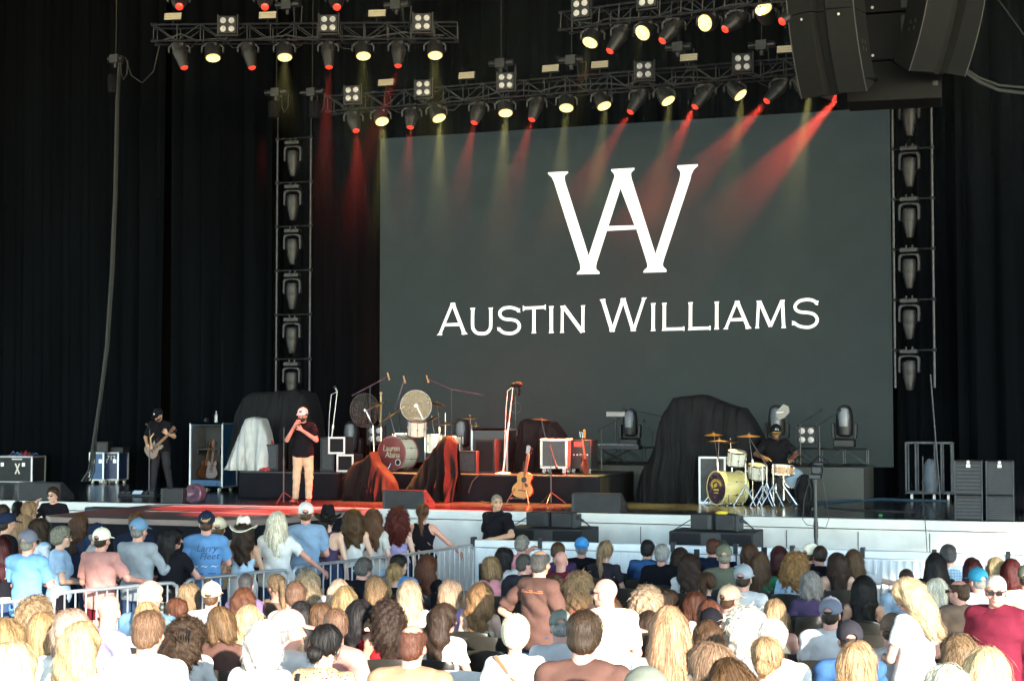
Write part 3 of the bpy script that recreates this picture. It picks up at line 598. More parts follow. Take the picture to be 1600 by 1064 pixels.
# ------------------------------------------------------------- small builders
def case(loc, w, d, h, rz, m, label, wheels=True, front_open=False, cat='road case'):
    rt = thing('road_case', label, cat, loc, rz); zb_ = .1 if wheels else 0; e = .018
    if front_open:
        t = .03; g = MB().b0(-w / 2, -w / 2 + t, 0, d, zb_, zb_ + h).b0(w / 2 - t, w / 2, 0, d, zb_, zb_ + h).b0(-w / 2 + t, w / 2 - t, 0, d, zb_ + h - t, zb_ + h).b0(-w / 2 + t, w / 2 - t, d - t, d, zb_, zb_ + h - t).b0(-w / 2 + t, w / 2 - t, 0, d - t, zb_, zb_ + .14)
        g.build('body', m, rt); MB().b0(-w / 2 + t + .001, w / 2 - t - .001, d - t - .01, d - t - .002, zb_ + .145, zb_ + h - t - .003).b0(-w / 2 + t + .001, -w / 2 + t + .006, .01, d - t - .01, zb_ + .145, zb_ + h - t - .003).b0(w / 2 - t - .006, w / 2 - t - .001, .01, d - t - .01, zb_ + .145, zb_ + h - t - .003).build('lining', 'case_inside', rt)
    else: MB().b0(-w / 2, w / 2, 0, d, zb_, zb_ + h).build('body', m, rt)
    g = MB()
    for i in (-1, 1):
        for j in (0, 1):
            x, y = i * w / 2, j * d; g.b0(x - e, x + e, y - e, y + e, zb_ - .003, zb_ + h + .003); z = zb_ + j * h
            g.b0(-w / 2 - .002, w / 2 + .002, y - e, y + e, z - e, z + e) if j == 0 else None
            g.b0(-w / 2 - .002, w / 2 + .002, y - e, y + e, zb_ + h - e, zb_ + h + e); g.b0(-w / 2 - .002, w / 2 + .002, y - e, y + e, zb_ - e, zb_ + e)
            g.b0(x - e, x + e, -.002, d + .002, zb_ + (j * h) - e, zb_ + (j * h) + e)
    g.build('edging', 'alu_edge', rt)
    if wheels:
        for i in (-1, 1):
            for j in (.12, .88): c_ = MB().cyl((i * w * .36 - .02, d * j, .045), (i * w * .36 + .02, d * j, .045), .045, n=12).b0(i * w * .36 - .03, i * w * .36 + .03, d * j - .02, d * j + .02, .05, .1).build('castor', 'white_plastic', rt)
    if not front_open:
        g = MB()
        for i in (-1, 1): g.b0(i * w * .28 - .04, i * w * .28 + .04, -.012, -.002, zb_ + h * .62, zb_ + h * .62 + .09)
        g.build('latch', 'alu_edge', rt)
    return rt
def label_text(parent, s, size, loc, m, rx=math.pi / 2, rz=0, **k):
    v, f = text_verts(s, size, **k); g = MB(tr(*loc) @ rotz(rz) @ rotx(rx)); g.add([Vector(p) for p in v], f); return g.build('lettering', m, parent, smooth=0)
def drape(px_pts, Y, zb_, label, depth=.45, m='drape', folds=9, amp=.05, zfront=None, name='dust_sheet', cat='cloth cover', dy=0):
    """a loose cloth over hidden gear; the outline gives the height of the gear across its width"""
    pts = [aty(px, py, Y) for px, py in px_pts]; xs = [p.x for p in pts]; zs = [p.z for p in pts]; X0, X1 = xs[0], xs[-1]
    nu, nv = max(40, int((X1 - X0) / .018)), 30; vs = []; r = random.Random(len(px_pts) + int(X0 * 10)); ph = [r.uniform(0, 6) for _ in range(8)]
    for i in range(nu + 1):
        u = X0 + (X1 - X0) * i / nu; zt_ = float(np.interp(u, xs, zs)); e = min(i, nu - i) / nu; edge = min(1, e * 5) ** .5
        for j in range(nv + 1):
            v = j / nv * 2 - 1; a = abs(v); k = 1 - a ** 4
            z = zb_ + (zt_ - zb_) * (k if a < 1 else 0); low = 1 - k
            nz = lambda a_, b_, s_: mnoise.noise(Vector((a_, b_, s_ + ph[0] * 9)))
            wv = u + .25 * nz(u * 1.1, z * 1.1, 3); f = (1 - 2.6 * abs(nz(wv * folds * .28, z * .55, 0))) * .8 + (1 - 2.6 * abs(nz(wv * folds * .6 + z * .9, z * 1.3, 5))) * .45 + nz(u * folds * 1.3, z * 5, 8) * .35
            f2 = math.sin(u * 3 + z * 7 + ph[3]) * .25
            y = math.copysign(depth * (a ** .55) * (.35 + .65 * edge), v) + (amp * (f + f2) * (.25 + low)) * (-1 if v < 0 else 1)
            vs.append((u - (X0 + X1) / 2 + .25 * amp * math.cos(z * 6 + ph[4]) * low, y, z - zb_ + .012 * f * k))
    n = nv + 1; g = MB().add(vs, [(i * n + j, (i + 1) * n + j, (i + 1) * n + j + 1, i * n + j + 1) for i in range(nu) for j in range(nv)])
    o = g.build(name, m, smooth=80, loc=((X0 + X1) / 2, Y, zb_)); return tag(o, label, cat)
def wedge(px, py, w, label, rz=0, h=.34, d=.5, z=STG):
    p = atz(px, py, z); rt = thing('stage_monitor', label, 'monitor speaker', (p.x, p.y, z), rz, 'wedge monitors along the stage front')
    prof = [(0, 0), (0, h), (.12, h), (d, .1), (d, 0)]          # y,z: the tall back is towards the audience
    X = Matrix(((0, 0, 1, 0), (1, 0, 0, 0), (0, 1, 0, 0), (0, 0, 0, 1)))
    MB(X).prism(prof, -w / 2, w / 2).build('cabinet', 'worn_black', rt, bevel=.012)
    MB(X).prism([(.135, h + .004), (d + .002, .115), (d - .003, .11), (.13, h - .002)], -w / 2 + .03, w / 2 - .03).build('grille', 'wedge_grille', rt)
    MB().b0(w / 2 + .001, w / 2 + .008, .14, .26, .12, .17).build('handle', 'black_paint', rt)
    MB().b0(-w / 2 + .01, -w / 2 + .05, -.004, -.001, .01, h - .02).build('wear_strip', 'wedge_grille', rt)
    return rt
def mic_stand(base, h, label, m='dark_plastic', boom=None, tripod=True, lean=(0, 0), mic=True, name='microphone_stand', group='microphone stands on the stage'):
    rt = thing(name, label, 'microphone stand', base, 0, group); top = Vector((lean[0], lean[1], h))
    if tripod:
        for k in range(3): a = 2.1 * k + .5; MB().tube([(0, 0, .22), (.27 * math.cos(a), .27 * math.sin(a), .015)], .009).build('leg', m, rt)
    else: MB().lathe([(0, 0), (.15, 0), (.15, .015), (.03, .04), (0, .04)], 20).build('base', m, rt)
    MB().cyl((0, 0, .03), top * .55, .014, n=8).cyl(top * .55, top, .009, n=8).cyl(top * .53, top * .58, .02, n=8).build('pole', m, rt)
    e = top
    if boom: e = top + Vector(boom); s = top - Vector(boom) * .35; MB().tube([s, e], .008).cyl(s, s + (top - s) * .2, .02, n=8).build('boom', m, rt)
    if mic:
        d = (Vector(boom).normalized() if boom else Vector((0, -.5, .4)).normalized()); F = axis_frame(e, e + d)
        q = MB(F).lathe([(0, 0), (.012, 0), (.017, .11), (.02, .12)], 10).build('microphone', 'dark_plastic' if m != 'white_paint' else 'white_paint', rt); MB(F).ball((0, 0, .145), .028).build('windscreen', 'fixture_grey', q)
    return rt
def amp(loc, w, d, h, rz, label, face='wedge_grille', edge='worn_black', cat='amplifier', name='guitar_amplifier'):
    rt = thing(name, label, cat, loc, rz); MB().b0(-w / 2, w / 2, 0, d, 0, h).build('cabinet', 'worn_black', rt, bevel=.012)
    MB().b0(-w / 2 + .04, w / 2 - .04, -.006, -.001, .04, h - .04).build('grille', face, rt)
    MB().b0(-w / 2, w / 2, -.012, -.0015, h - .035, h).b0(-w / 2, w / 2, -.012, -.0015, 0, .035).b0(-w / 2, -w / 2 + .035, -.012, -.0015, .036, h - .036).b0(w / 2 - .035, w / 2, -.012, -.0015, .036, h - .036).build('face_frame', edge, rt)
    return rt
def guitar(loc, rot, label, top='wood_honey', side='wood_dark', electric=False, s=1.0, name=None, group=None, parent=None):
    """upright guitar, body bottom at the origin, face towards -Y"""
    rt = thing(name or ('electric_guitar' if electric else 'acoustic_guitar'), label, 'guitar', loc, 0, group); rt.rotation_euler = rot; rt.scale = (s, s, s)
    if electric: prof = [(0, 0), (.10, .015), (.155, .07), (.165, .14), (.13, .21), (.10, .26), (.12, .32), (.115, .37), (.085, .40), (.05, .37), (.03, .33)]; th = .045
    else: prof = [(0, 0), (.10, .01), (.17, .05), (.20, .13), (.19, .2), (.145, .265), (.125, .30), (.135, .35), (.145, .40), (.125, .46), (.07, .49), (0, .495)]; th = .10
    P_ = spl3([(x, z) for x, z in prof]); 
    if electric: full = P_ + [(-.03, .33)] + [(-x * 1.0, z * .97) for x, z in P_[::-1] if z > .002]
    else: full = P_[:-1] + [(-x, z) for x, z in P_[::-1]][:-1]
    X = rotx(math.pi / 2)
    MB(X).prism(full, -th, -.004).build('body', side, rt, bevel=.006); b = MB(X).prism([(x * .985, z * .985 + .003) for x, z in full], -.0035, .0).build('soundboard', top, rt)
    zn = .36 if electric else .49
    MB().b0(-.027, .027, -.014, .012, zn - (.08 if electric else .06), zn + .34).build('neck', 'wood_neck', rt, bevel=.004)
    hd = MB(rotx(R(8))).prism([(-.03, zn + .34), (.03, zn + .34), (.042, zn + .48), (.0, zn + .50), (-.042, zn + .48)], -.008, .008, tr(0, .06, 0) @ rotx(math.pi / 2)).build('headstock', 'wood_dark', rt)
    for k in range(3):
        for i in (-1, 1): MB().cyl((i * .038, .035 - .02, zn + .37 + k * .04), (i * .062, .035 - .02, zn + .37 + k * .04), .008, n=6).build('tuning_peg', 'chrome', rt)
    if electric: MB().b0(-.045, .045, -.012, -.001, .13, .15).b0(-.045, .045, -.01, -.001, .19, .22).b0(-.045, .045, -.01, -.001, .26, .29).build('pickup', 'fixture_black', rt)
    else:
        MB(X).lathe([(0, .002), (.048, .002), (.055, .001)], 20, tr(0, .345, 0)).build('sound_hole', 'black_paint', rt)
        MB(X).prism([(.03, .30), (.09, .27), (.10, .22), (.05, .21), (.02, .26)], .001, .004).build('pickguard', 'wood_dark', rt); MB().b0(-.075, .075, -.012, -.001, .13, .15).build('bridge', 'wood_dark', rt)
    g = MB()
    for k in range(6): x = -.015 + k * .006; g.bar((x, -.017, .14), (x, -.017, zn + .34), .0012)
    g.build('strings', 'fixture_grey', rt); return rt
def spl3(pts, k=4):
    P = [Vector((*p, 0)) if len(p) == 2 else Vector(p) for p in pts]; d2 = len(pts[0]) == 2; P = [2 * P[0] - P[1]] + P + [2 * P[-1] - P[-2]]; out = []
    for i in range(1, len(P) - 2):
        for j in range(k):
            t = j / k; a, b, c_, d = P[i - 1:i + 3]; out.append(.5 * ((2 * b) + (c_ - a) * t + (2 * a - 5 * b + 4 * c_ - d) * t * t + (3 * b - a - 3 * c_ + d) * t ** 3))
    out.append(P[-2]); return [(p.x, p.y) for p in out] if d2 else out
# ------------------------------------------------------------- left side of the stage
p = atz(20, 753, STG); rt = case(p, 1.0, .6, .6, .1, 'worn_black', 'black road case marked with a white X at the left edge', False)
g = MB(rotx(math.pi / 2)); 
for a in (-1, 1): g.box((0, 0, 0), (.035, .27, .004), tr(.12, .32, .006 + a * .001) @ rotz(a * .42))
g.build('letter_x', 'tape', rt, smooth=0); MB().b0(-.03, .24, -.008, -.002, .53, .56).build('tape_strip', 'tape', rt)
g = MB()
for k in range(16):
    x = rnd.uniform(-.4, .35); y = rnd.uniform(.1, .5); g.tube([(x, y, .62), (x + .07, y + .04, .66 + rnd.uniform(0, .08)), (x + .15, y, .65), (x + .2, y - .05, .62)], .012)
o = g.build('cable_pile', ['cable', 'red_thing', 'blue_thing'], loc=p); o.data.polygons.foreach_set('material_index', [(i // 28) % 3 for i in range(len(o.data.polygons))]); tag(o, 'tangle of black, blue and red cables on top of the case marked X', 'cables')
wedge(60, 782, .92, 'worn black monitor speaker at the far left, behind the bearded man wearing glasses', rz=.05)
p = atz(172, 756, STG); rt = case(p, .40, .5, .62, .12, 'navy_case', 'small navy road case with 712 stencilled on it')
label_text(rt, '712', .15, (.02, -.004, .60), 'tape')
amp((p.x + .02, p.y + .08, STG + .725), .5, .35, .12, .1, 'low black rack unit lying on top of the navy case', cat='rack unit', name='rack_unit')
p = atz(141, 757, STG); case((p.x, p.y + .25, STG), .34, .5, .62, .12, 'blue_case', 'bright blue road case half hidden behind the hanging cable bundle')
amp((p.x + .1, p.y + .3, STG + .725), .3, .3, .25, .2, 'small black control box on the blue case beside the cable bundle', cat='control box', name='control_box')
# tall open guitar case
p = atz(322, 768, STG); tc_ = case((p.x, p.y, STG), .76, .62, 1.32, 0, 'blue_case', 'tall blue guitar case standing open, beside the silver cloth', front_open=True, cat='guitar case')
MB().b0(-.26, .26, .1, .5, .87, .9).b0(-.27, -.24, .08, .5, .78, .92).b0(.24, .27, .08, .5, .78, .92).build('neck_rest', 'black_paint', tc_)
MB().b0(.2, .26, -.02, -.003, .12, .2).b0(-.35, .35, -.012, -.003, .125, .215).build('label_panel', 'blue_case', tc_)
guitar((p.x - .05, p.y + .25, STG + .27), (R(-6), R(4), 0), 'brown sunburst electric guitar in the middle of the open blue case', 'wood_burst', electric=True, s=.95)
guitar((p.x - .18, p.y + .2, STG + .27), (R(-4), R(14), R(60)), 'thin dark guitar seen edge on, leaning at the left of the open blue case', 'wood_dark', electric=True, s=.95)
guitar((p.x + .25, p.y + .3, STG + .27), (R(-6), 0, R(-20)), 'orange guitar body at the right inside the open blue case', 'wood_burst', electric=True, s=.8)
MB_b = MB().lathe([(0, 0), (.036, 0), (.038, .02), (.034, .1), (.038, .15), (.014, .2), (.013, .22), (0, .22)], 14)
o = MB_b.build('water_bottle', mat('clear_plastic', (.5, .58, .62), .1, alpha=.6, coat=.5), loc=(p.x + .14, p.y + .15, STG + 1.421 + .02)); tag(o, 'clear plastic water bottle standing on the tall blue case', 'water bottle')
MB().lathe([(0, 0), (.016, 0), (.016, .02), (0, .02)], 10, tr(0, 0, .221)).build('cap', 'white_plastic', o)
o = MB().lathe([(.03, 0), (.03, .05), (.05, .055), (.05, 0)], 12, roty(R(90)) @ tr(-.05, 0, 0)).build('cable_coil', 'cable', loc=(p.x - .15, p.y + .2, STG + 1.44)); tag(o, 'small dark coil lying on the tall blue case, left of the bottle', 'coil')
# pedal board and singer's gear
p = atz(212, 776, STG); rt = thing('pedal_board', 'pedal board with a glowing blue screen at the guitarist\'s feet', 'pedal board', (p.x, p.y, STG), 0)
MB().b0(-.42, .42, 0, .34, 0, .05).build('board', 'black_paint', rt, bevel=.01)
for k in range(6): MB().b0(-.38 + k * .13, -.28 + k * .13, .05, .2, .051, .1).build('pedal', 'fixture_grey', rt, bevel=.006)
MB(tr(.02, -.004, .055) @ rotx(R(35))).b0(-.1, .1, 0, .1, 0, .01).build('display', 'blue_led', rt)
mic_stand(atz(233, 775, STG), 1.33, 'black straight microphone stand in front of the guitarist', tripod=False)
mic_stand(atz(447, 787, STG) + Vector((0, -.1, 0)), 1.38, 'black straight stand in front of the singer, holding no microphone', mic=False)
wedge(268, 787, .46, 'small black monitor speaker at the left end of the red runway', d=.45, h=.28)
p = atz(300, 787, STG); o = MB(tr(p.x, p.y + .1, STG + .18) @ rotx(math.pi / 2)).lathe([(0, -.15), (.15, -.14), (.175, -.1), (.175, .08), (.15, .1), (.12, .07), (0, .03)], 20).build('round_speaker', 'drum_purple'); tag(o, 'round dark red speaker beside the small monitor at the runway', 'speaker')
# covered gear on the first riser
drape([(363, 735), (368, 690), (376, 650), (388, 622), (402, 614), (440, 612), (470, 609), (486, 615), (494, 640), (501, 690), (507, 735)], 29.3, RZ, 'tall black cloth over equipment behind the singer', depth=.5, folds=17, amp=.11)
drape([(356, 735), (363, 714), (377, 684), (388, 655), (400, 651), (413, 654), (421, 676), (426, 700)], 28.1, RZ, 'silver white sheet over equipment beside the tall blue case', depth=.24, m='silver_cloth', folds=22, amp=.07)
amp(aty(412, 736, 27.95) * 1, .62, .4, .52, .05, 'black amplifier under the silver white sheet').location.z = RZ
p = aty(424, 690, 28.1); o = MB().ball((0, 0, 0), (.05, .04, .035)).build('red_mug', 'red_thing', loc=(p.x, p.y, RZ + .555)); tag(o, 'small red object on top of the amplifier by the silver sheet', 'object')
p = aty(412, 736, 27.62); g = MB(); 
for k in range(5): g.tube([(-.1 + .02 * k, 0, .02), (-.02, .02 * k, .05), (.06, .01, .03 + .008 * k), (.11, .03, .015)], .02)
o = g.build('red_cloth', 'red_thing', loc=(p.x, 27.64, RZ)); tag(o, 'crumpled red cloth on the riser edge behind the singer', 'cloth')
for (pxa, w_, h_, z_, lb) in ((540, .36, .34, 0, 'small black speaker with white trim, lower one of the pair left of the red drums'), (526, .36, .33, .345, 'small black speaker with white trim, upper one of the pair left of the red drums')):
    q = aty(pxa, 736, 27.8); rt = amp((q.x, 27.78 + (.02 if z_ else 0), RZ + z_), w_, .4, h_, 0, lb, 'pa_grille', 'white_paint', cat='speaker', name='speaker_cabinet')
q = aty(508, 736, 27.9); amp((q.x, 28.0, RZ), .3, .4, .66, 0, 'plain black cabinet left of the two white-trimmed speakers', cat='speaker', name='speaker_cabinet')
q = aty(527, 736, 28.5); e = aty(514, 690, 28.5)
st = mic_stand((aty(512, 736, 28.3).x, 28.3, RZ), 1.56, 'white microphone stand leaning right beside the white-trimmed speakers', 'white_paint', lean=(.2, 0), tripod=False)
MB().tube([(.2, 0, 1.56), (.06, .02, 1.5), (.02, .02, 1.1), (.0, .02, .4)], .006).build('cable', 'white_paint', st)
# floor standing moving heads and blinders behind the band
def floor_head(px, py_base, label, Y=30.9, s=1.0, z=None, rz=0):
    p = aty(px, py_base, Y); rt = thing('moving_light', label, 'moving light', (p.x, Y, z if z is not None else RG + .365), rz, 'large moving heads standing behind the band'); rt.scale = (s, s, s)
    MB().b0(-.2, .2, -.17, .17, 0, .15).build('base', 'fixture_black', rt, bevel=.02)
    g = MB()
    for k in (-1, 1): g.prism([(k * .17, .15), (k * .235, .17), (k * .245, .42), (k * .22, .47), (k * .185, .45), (k * .185, .2)], -.08, .08, rotx(math.pi / 2))
    g.b0(-.19, .19, -.079, .079, .152, .172)
    g.build('yoke', 'fixture_black', rt, bevel=.015)
    X = tr(0, 0, .40); MB(X).lathe([(.09, -.2), (.155, -.16), (.17, 0), (.165, .18), (.14, .33), (.09, .40), (.0, .42)], 20).build('head', 'fixture_black', rt)
    MB(X).lathe([(.01, 0), (.12, 0), (.123, .2), (.1, .33), (.03, .38)], 12, tr(0, -.065, .0)).build('cover', mat('head_cover', (.16, .175, .2), .35, var=.1), rt)
    return rt
floor_head(985, 704, 'large upright moving head behind the keyboard, left of the big black cover', s=.92)
floor_head(1320, 704, 'large upright moving head standing alone at the right end of the low truss', s=1.0)
floor_head(1214, 706, 'large moving head half hidden behind the drummer\'s head', s=1.0)
floor_head(549, 705, 'large upright moving head left of the red drum kit', z=RG, s=1.05)
floor_head(722, 700, 'large moving head behind the low cymbals, right of the red drums', z=RG + .1, s=1.0)
floor_head(838, 700, 'large moving head standing behind the black covered keyboard', z=RG + .1, s=1.0)
for px, py, z, lb in ((1260, 680, 0, 'four-lamp blinder standing on the low truss right of the drummer'), (586, 679, 0, 'four-lamp blinder behind the red drums')):
    q = aty(px, py, 30.75); blinder((q.x, 30.75, q.z), 0, lb, .36); 
for px, y0_, lb in ((565, 640, 'left'), (598, 640, 'right')): pass
# ------------------------------------------------------------- drums
def drum(g_root, name, c, r, h, shell, head='white_paint', X=None, hoop='chrome', lugs=8):
    F = tr(*c) @ (X or Matrix()); o = MB(F).lathe([(r, -h / 2), (r, h / 2)], 28).build(name, shell, g_root)
    MB(F).lathe([(0, h / 2 + .004), (r * .97, h / 2 + .004)], 28).build('drum_head', head, o); MB(F).lathe([(0, -h / 2 - .004), (r * .97, -h / 2 - .004)], 28).build('drum_head', head, o)
    for s in (-1, 1): MB(F).lathe([(r * .975, s * h / 2 - .012), (r + .012, s * h / 2 - .012), (r + .012, s * h / 2 + .012), (r * .975, s * h / 2 + .012)], 28, closed=True).build('hoop', hoop, o)
    g = MB(F)
    for k in range(lugs): a = 2 * math.pi * (k + .5) / lugs; g.cyl(((r + .012) * math.cos(a), (r + .012) * math.sin(a), -h / 2), ((r + .012) * math.cos(a), (r + .012) * math.sin(a), h / 2), .005, n=5); g.ball(((r + .01) * math.cos(a), (r + .01) * math.sin(a), 0), (.014, .014, .03), 6)
    g.build('lugs', 'chrome', o); return o
def cymbal(rt, c, r, tilt=0, tdir=0, m='bronze', foot=None, name='cymbal', stand=True):
    F = tr(*c) @ rotz(tdir) @ rotx(tilt)
    MB(F).lathe([(0, .022), (.02, .02), (.035, .006), (r * .6, -.006), (r, -.022), (r, -.025), (.02, -.004), (0, -.004)], 32).build(name, m, rt)
    if stand:
        f = foot or (c[0], c[1]); top = F @ Vector((0, 0, .05)); j = Vector((f[0], f[1], c[2] * .62)); g = MB().cyl((f[0], f[1], .12), j, .014, n=8).cyl(j, top, .009, n=6)
        g.cyl(j - Vector((0, 0, .04)), j + Vector((0, 0, .04)), .024, n=8)
        for k in range(3): a = 2.1 * k + c[0] * 3; g.tube([(f[0], f[1], .3), (f[0] + .2 * math.cos(a), f[1] + .2 * math.sin(a), .012)], .01).tube([(f[0], f[1], .12), (f[0] + .1 * math.cos(a), f[1] + .1 * math.sin(a), .14)], .007)
        g.build('cymbal_stand', 'chrome', rt)
YK = 28.45; B = aty(612, 735, YK); K1 = thing('drum_kit', 'cream drum kit with red bass drum head, bathed in red light on its riser', 'drum kit', (B.x, YK, RZ))
L = lambda px, py, y=0: aty(px, py, YK + y) - Vector((B.x, YK, RZ))
XR = rotz(R(-14)) @ rotx(math.pi / 2); bd = drum(K1, 'bass_drum', tuple(Vector((.0, 0, .345)) + rotz(R(-14)) @ Vector((0, .2, 0))), .335, .42, 'drum_white', 'drum_red', XR, hoop='drum_red', lugs=10)
def bd_text(rt, s, sz, X, m, **k):
    v, f = text_verts(s, sz, **k); g = MB(X); g.add([Vector(p) for p in v], f); return g.build('lettering', m, rt, smooth=0)
FX = tr(0, 0, .345) @ rotz(R(-14)) @ tr(0, -.022, 0) @ rotx(math.pi / 2)
bd_text(K1, 'Lauren', .165, FX @ tr(0, .10, 0), 'lettering', shear=.15, spacing=.9); bd_text(K1, 'Alaina', .165, FX @ tr(.03, -.03, 0), 'lettering', shear=.15, spacing=.9)
MB(FX).lathe([(.05, .006), (.065, .006), (.065, -.002), (.05, -.002)], 16, tr(.17, -.17, 0), closed=True).build('port_ring', 'white_paint', K1); MB(FX).lathe([(0, .004), (.05, .004)], 16, tr(.17, -.17, 0)).build('port', 'black_paint', K1)
q = L(652, 670, -.05); drum(K1, 'tom', (q.x, -.05, q.z + .02), .18, .3, 'drum_white', 'drum_white', rotx(R(12)) @ roty(R(6)))
q = L(676, 688, .2); drum(K1, 'floor_tom', (q.x, .3, q.z - .06), .17, .34, 'drum_white', 'drum_white')
q = L(703, 690, .35); drum(K1, 'floor_tom', (q.x, .5, q.z - .08), .19, .36, 'drum_white', 'drum_white')
q = L(622, 683, .3); drum(K1, 'snare_drum', (q.x, .5, q.z), .175, .14, 'drum_white', 'white_paint')
for px, py, r, t, td, y in ((589, 632, .26, .45, -1.1, .2), (611, 648, .33, .62, -1.2, 0), (683, 630, .17, .3, 1.2, .2), (676, 653, .16, .4, -1, .3), (696, 661, .21, .05, 0, .1), (734, 652, .18, .06, 0, .3), (743, 664, .11, -.1, 0, .2)):
    q = L(px, py, y); cymbal(K1, (q.x, q.y, q.z), r, t, td, foot=(q.x + (.02 if px > 640 else .06), q.y + .08))
q = L(696, 663, .1); MB().cyl((q.x, q.y, 0), (q.x, q.y, q.z + .22), .008, n=6).build('hi_hat_rod', 'chrome', K1)
for px, py, rr, ang in ((570, 641, .33, .62), (650, 634, .30, .12)):
    q = L(px, py, -.1); F = tr(q.x, q.y, q.z) @ rotz(PSI + ang) @ rotx(math.pi / 2); o = MB(F).lathe([(.02, .0), (rr, 0), (rr, .006), (.02, .006)], 36, closed=True).build('clear_disc', 'acrylic', K1)
    MB(F).lathe([(rr, -.004), (rr + .008, -.004), (rr + .008, .01), (rr, .01)], 36, closed=True).build('rim', 'silver_cloth' if px > 600 else 'fixture_grey', o); MB(F).lathe([(0, .02), (.03, .018), (.03, -.01), (0, -.01)], 10).build('hub', 'chrome', o)
    MB().tube([(q.x, q.y + .03, q.z), (q.x + .12, q.y + .12, q.z - .3), (q.x + .15, q.y + .14, .02)], .012).build('disc_stand', 'chrome', K1)
for pts, lb in (([(550, 618), (607, 588)], 'dark red microphone boom reaching up over the left clear disc'), ([(617, 640), (632, 593)], 'thin black microphone boom pointing up behind the red drum kit'), ([(755, 617), (706, 608), (668, 592)], 'jointed red-lit microphone boom at upper right of the red drum kit')):
    P_ = [aty(x, y, 28.9) for x, y in pts]; f = Vector((P_[len(P_) // 2].x if len(P_) > 2 else (P_[0].x + P_[1].x) / 2, 28.9, RZ)); mid = P_[len(P_) // 2] if len(P_) > 2 else (P_[0] + P_[1]) / 2
    rt = thing('microphone_boom', lb, 'microphone stand', f, 0, 'drum microphone booms'); MB().cyl((0, 0, .02), mid - f, .011, n=6).build('pole', 'dark_plastic', rt)
    for k in range(3): a = 2.1 * k; MB().tube([(0, 0, .25), (.22 * math.cos(a), .22 * math.sin(a), .012)], .009).build('leg', 'dark_plastic', rt)
    MB().tube([p_ - f for p_ in P_], .013).build('boom', 'drum_purple' if 'red' in lb else 'dark_plastic', rt); e = P_[-1] - f; d = (P_[-1] - P_[-2]).normalized()
    MB(axis_frame(e, e + Vector((.4, -.2, -1)))).lathe([(0, -.08), (.013, -.08), (.018, .05), (.021, .075), (0, .09)], 10).build('microphone', 'drum_amber' if 'red' in lb else 'dark_plastic', rt)
q = aty(595, 690, 28.95); rt = thing('percussion_stand', 'tall gold pole standing between the clear disc and the cymbals', 'stand', (aty(595, 700, 28.9).x, 28.9, RZ)); MB().cyl((0, 0, 0), (0, 0, 1.5), .018, n=8).ball((0, 0, 1.53), .03).build('pole', 'wood_pale', rt); MB().lathe([(0, 0), (.13, 0), (.12, .02), (0, .03)], 14).build('base', 'dark_plastic', rt)
drape([(533, 780), (538, 748), (548, 732), (560, 722), (574, 716), (584, 706), (592, 722), (606, 738), (618, 752), (624, 780)], 27.25, STG + .01, 'black cloth glowing red, bunched over the riser left of the red bass drum', m='dark_drape', depth=.24, folds=24, amp=.11)
drape([(628, 781), (638, 766), (652, 744), (668, 718), (684, 698), (697, 681), (706, 682), (716, 692), (727, 702), (730, 716), (722, 740), (716, 781)], 27.25, STG + .01, 'black cloth glowing red, swept over the riser right of the red bass drum', m='dark_drape', depth=.22, folds=22, amp=.12)
# ------------------------------------------------------------- middle of the stage
q = aty(765, 736, 28.6); rt = case((q.x, 28.6, RZ), .72, .6, .82, 0, 'fixture_grey', 'grey road case with bright white edges, right of the red drums', False)
q = aty(733, 736, 28.0); amp((q.x, 27.9, RZ), .36, .4, .42, 0, 'lower black cabinet right of the red drums', cat='speaker', name='speaker_cabinet'); 
q = aty(757, 736, 28.1); amp((q.x, 28.1, RZ), .42, .4, .64, 0, 'open-backed black combo amplifier in front of the white-edged case', 'pa_grille')
st = mic_stand((aty(786, 738, 27.9).x, 27.9, RZ), 1.66, 'tall white microphone stand leaning right, its microphone wrapped in black', 'white_paint', lean=(.20, 0), tripod=False, mic=False)
MB().ball((.3, 0, 1.67), (.09, .06, .055)).ball((.21, 0, 1.66), .05).build('windscreen', 'black_cloth', st); MB().tube([(.2, .02, 1.64), (.08, .03, 1.55), (.05, .02, 1.2), (.01, .03, .3)], .006).build('cable', 'white_paint', st)
p = aty(808, 700, 30.0); rt = thing('pole_camera', 'black camera with lamp on a thin pole behind the white microphone stand', 'camera', (p.x, 29.9, RZ)); zc = aty(808, 618, 29.9).z - RZ
MB().cyl((0, 0, 0), (0, 0, zc), .014, n=8).build('pole', 'dark_plastic', rt); MB().b0(-.09, .08, -.08, .08, zc, zc + .15).cyl((0, -.08, zc + .07), (0, -.14, zc + .07), .045, n=12).build('camera_body', 'black_paint', rt, bevel=.01)
MB(tr(.01, 0, zc - .25) @ rotx(math.pi / 2)).lathe([(.10, -.01), (.115, -.01), (.115, .01), (.10, .01)], 18, closed=True).build('cable_coil', 'cable', rt); MB().lathe([(0, 0), (.14, 0), (.14, .02), (0, .03)], 14).build('base', 'dark_plastic', rt)
drape([(806, 735), (812, 700), (816, 660), (824, 655), (846, 656), (866, 660), (876, 672), (886, 690), (896, 712), (900, 735)], 29.3, RZ, 'black cloth over a keyboard, behind the white-framed case', depth=.4, folds=22, amp=.09)
p = aty(848, 655, 28.6); rt = thing('cymbal_on_stand', 'single bronze cymbal on a leaning black stand above the white-framed case', 'cymbal', (p.x, 28.6, RZ)); z_ = aty(848, 654, 28.6).z - RZ
MB(tr(-.03, 0, z_) @ roty(R(4))).lathe([(0, .022), (.02, .02), (.035, .006), (.1, -.002), (.19, -.02), (.19, -.023), (0, -.004)], 28).build('cymbal', 'bronze', rt); MB().tube([(-.03, 0, z_), (.07, 0, z_ - .45), (.08, 0, .02)], .011).build('pole', 'dark_plastic', rt)
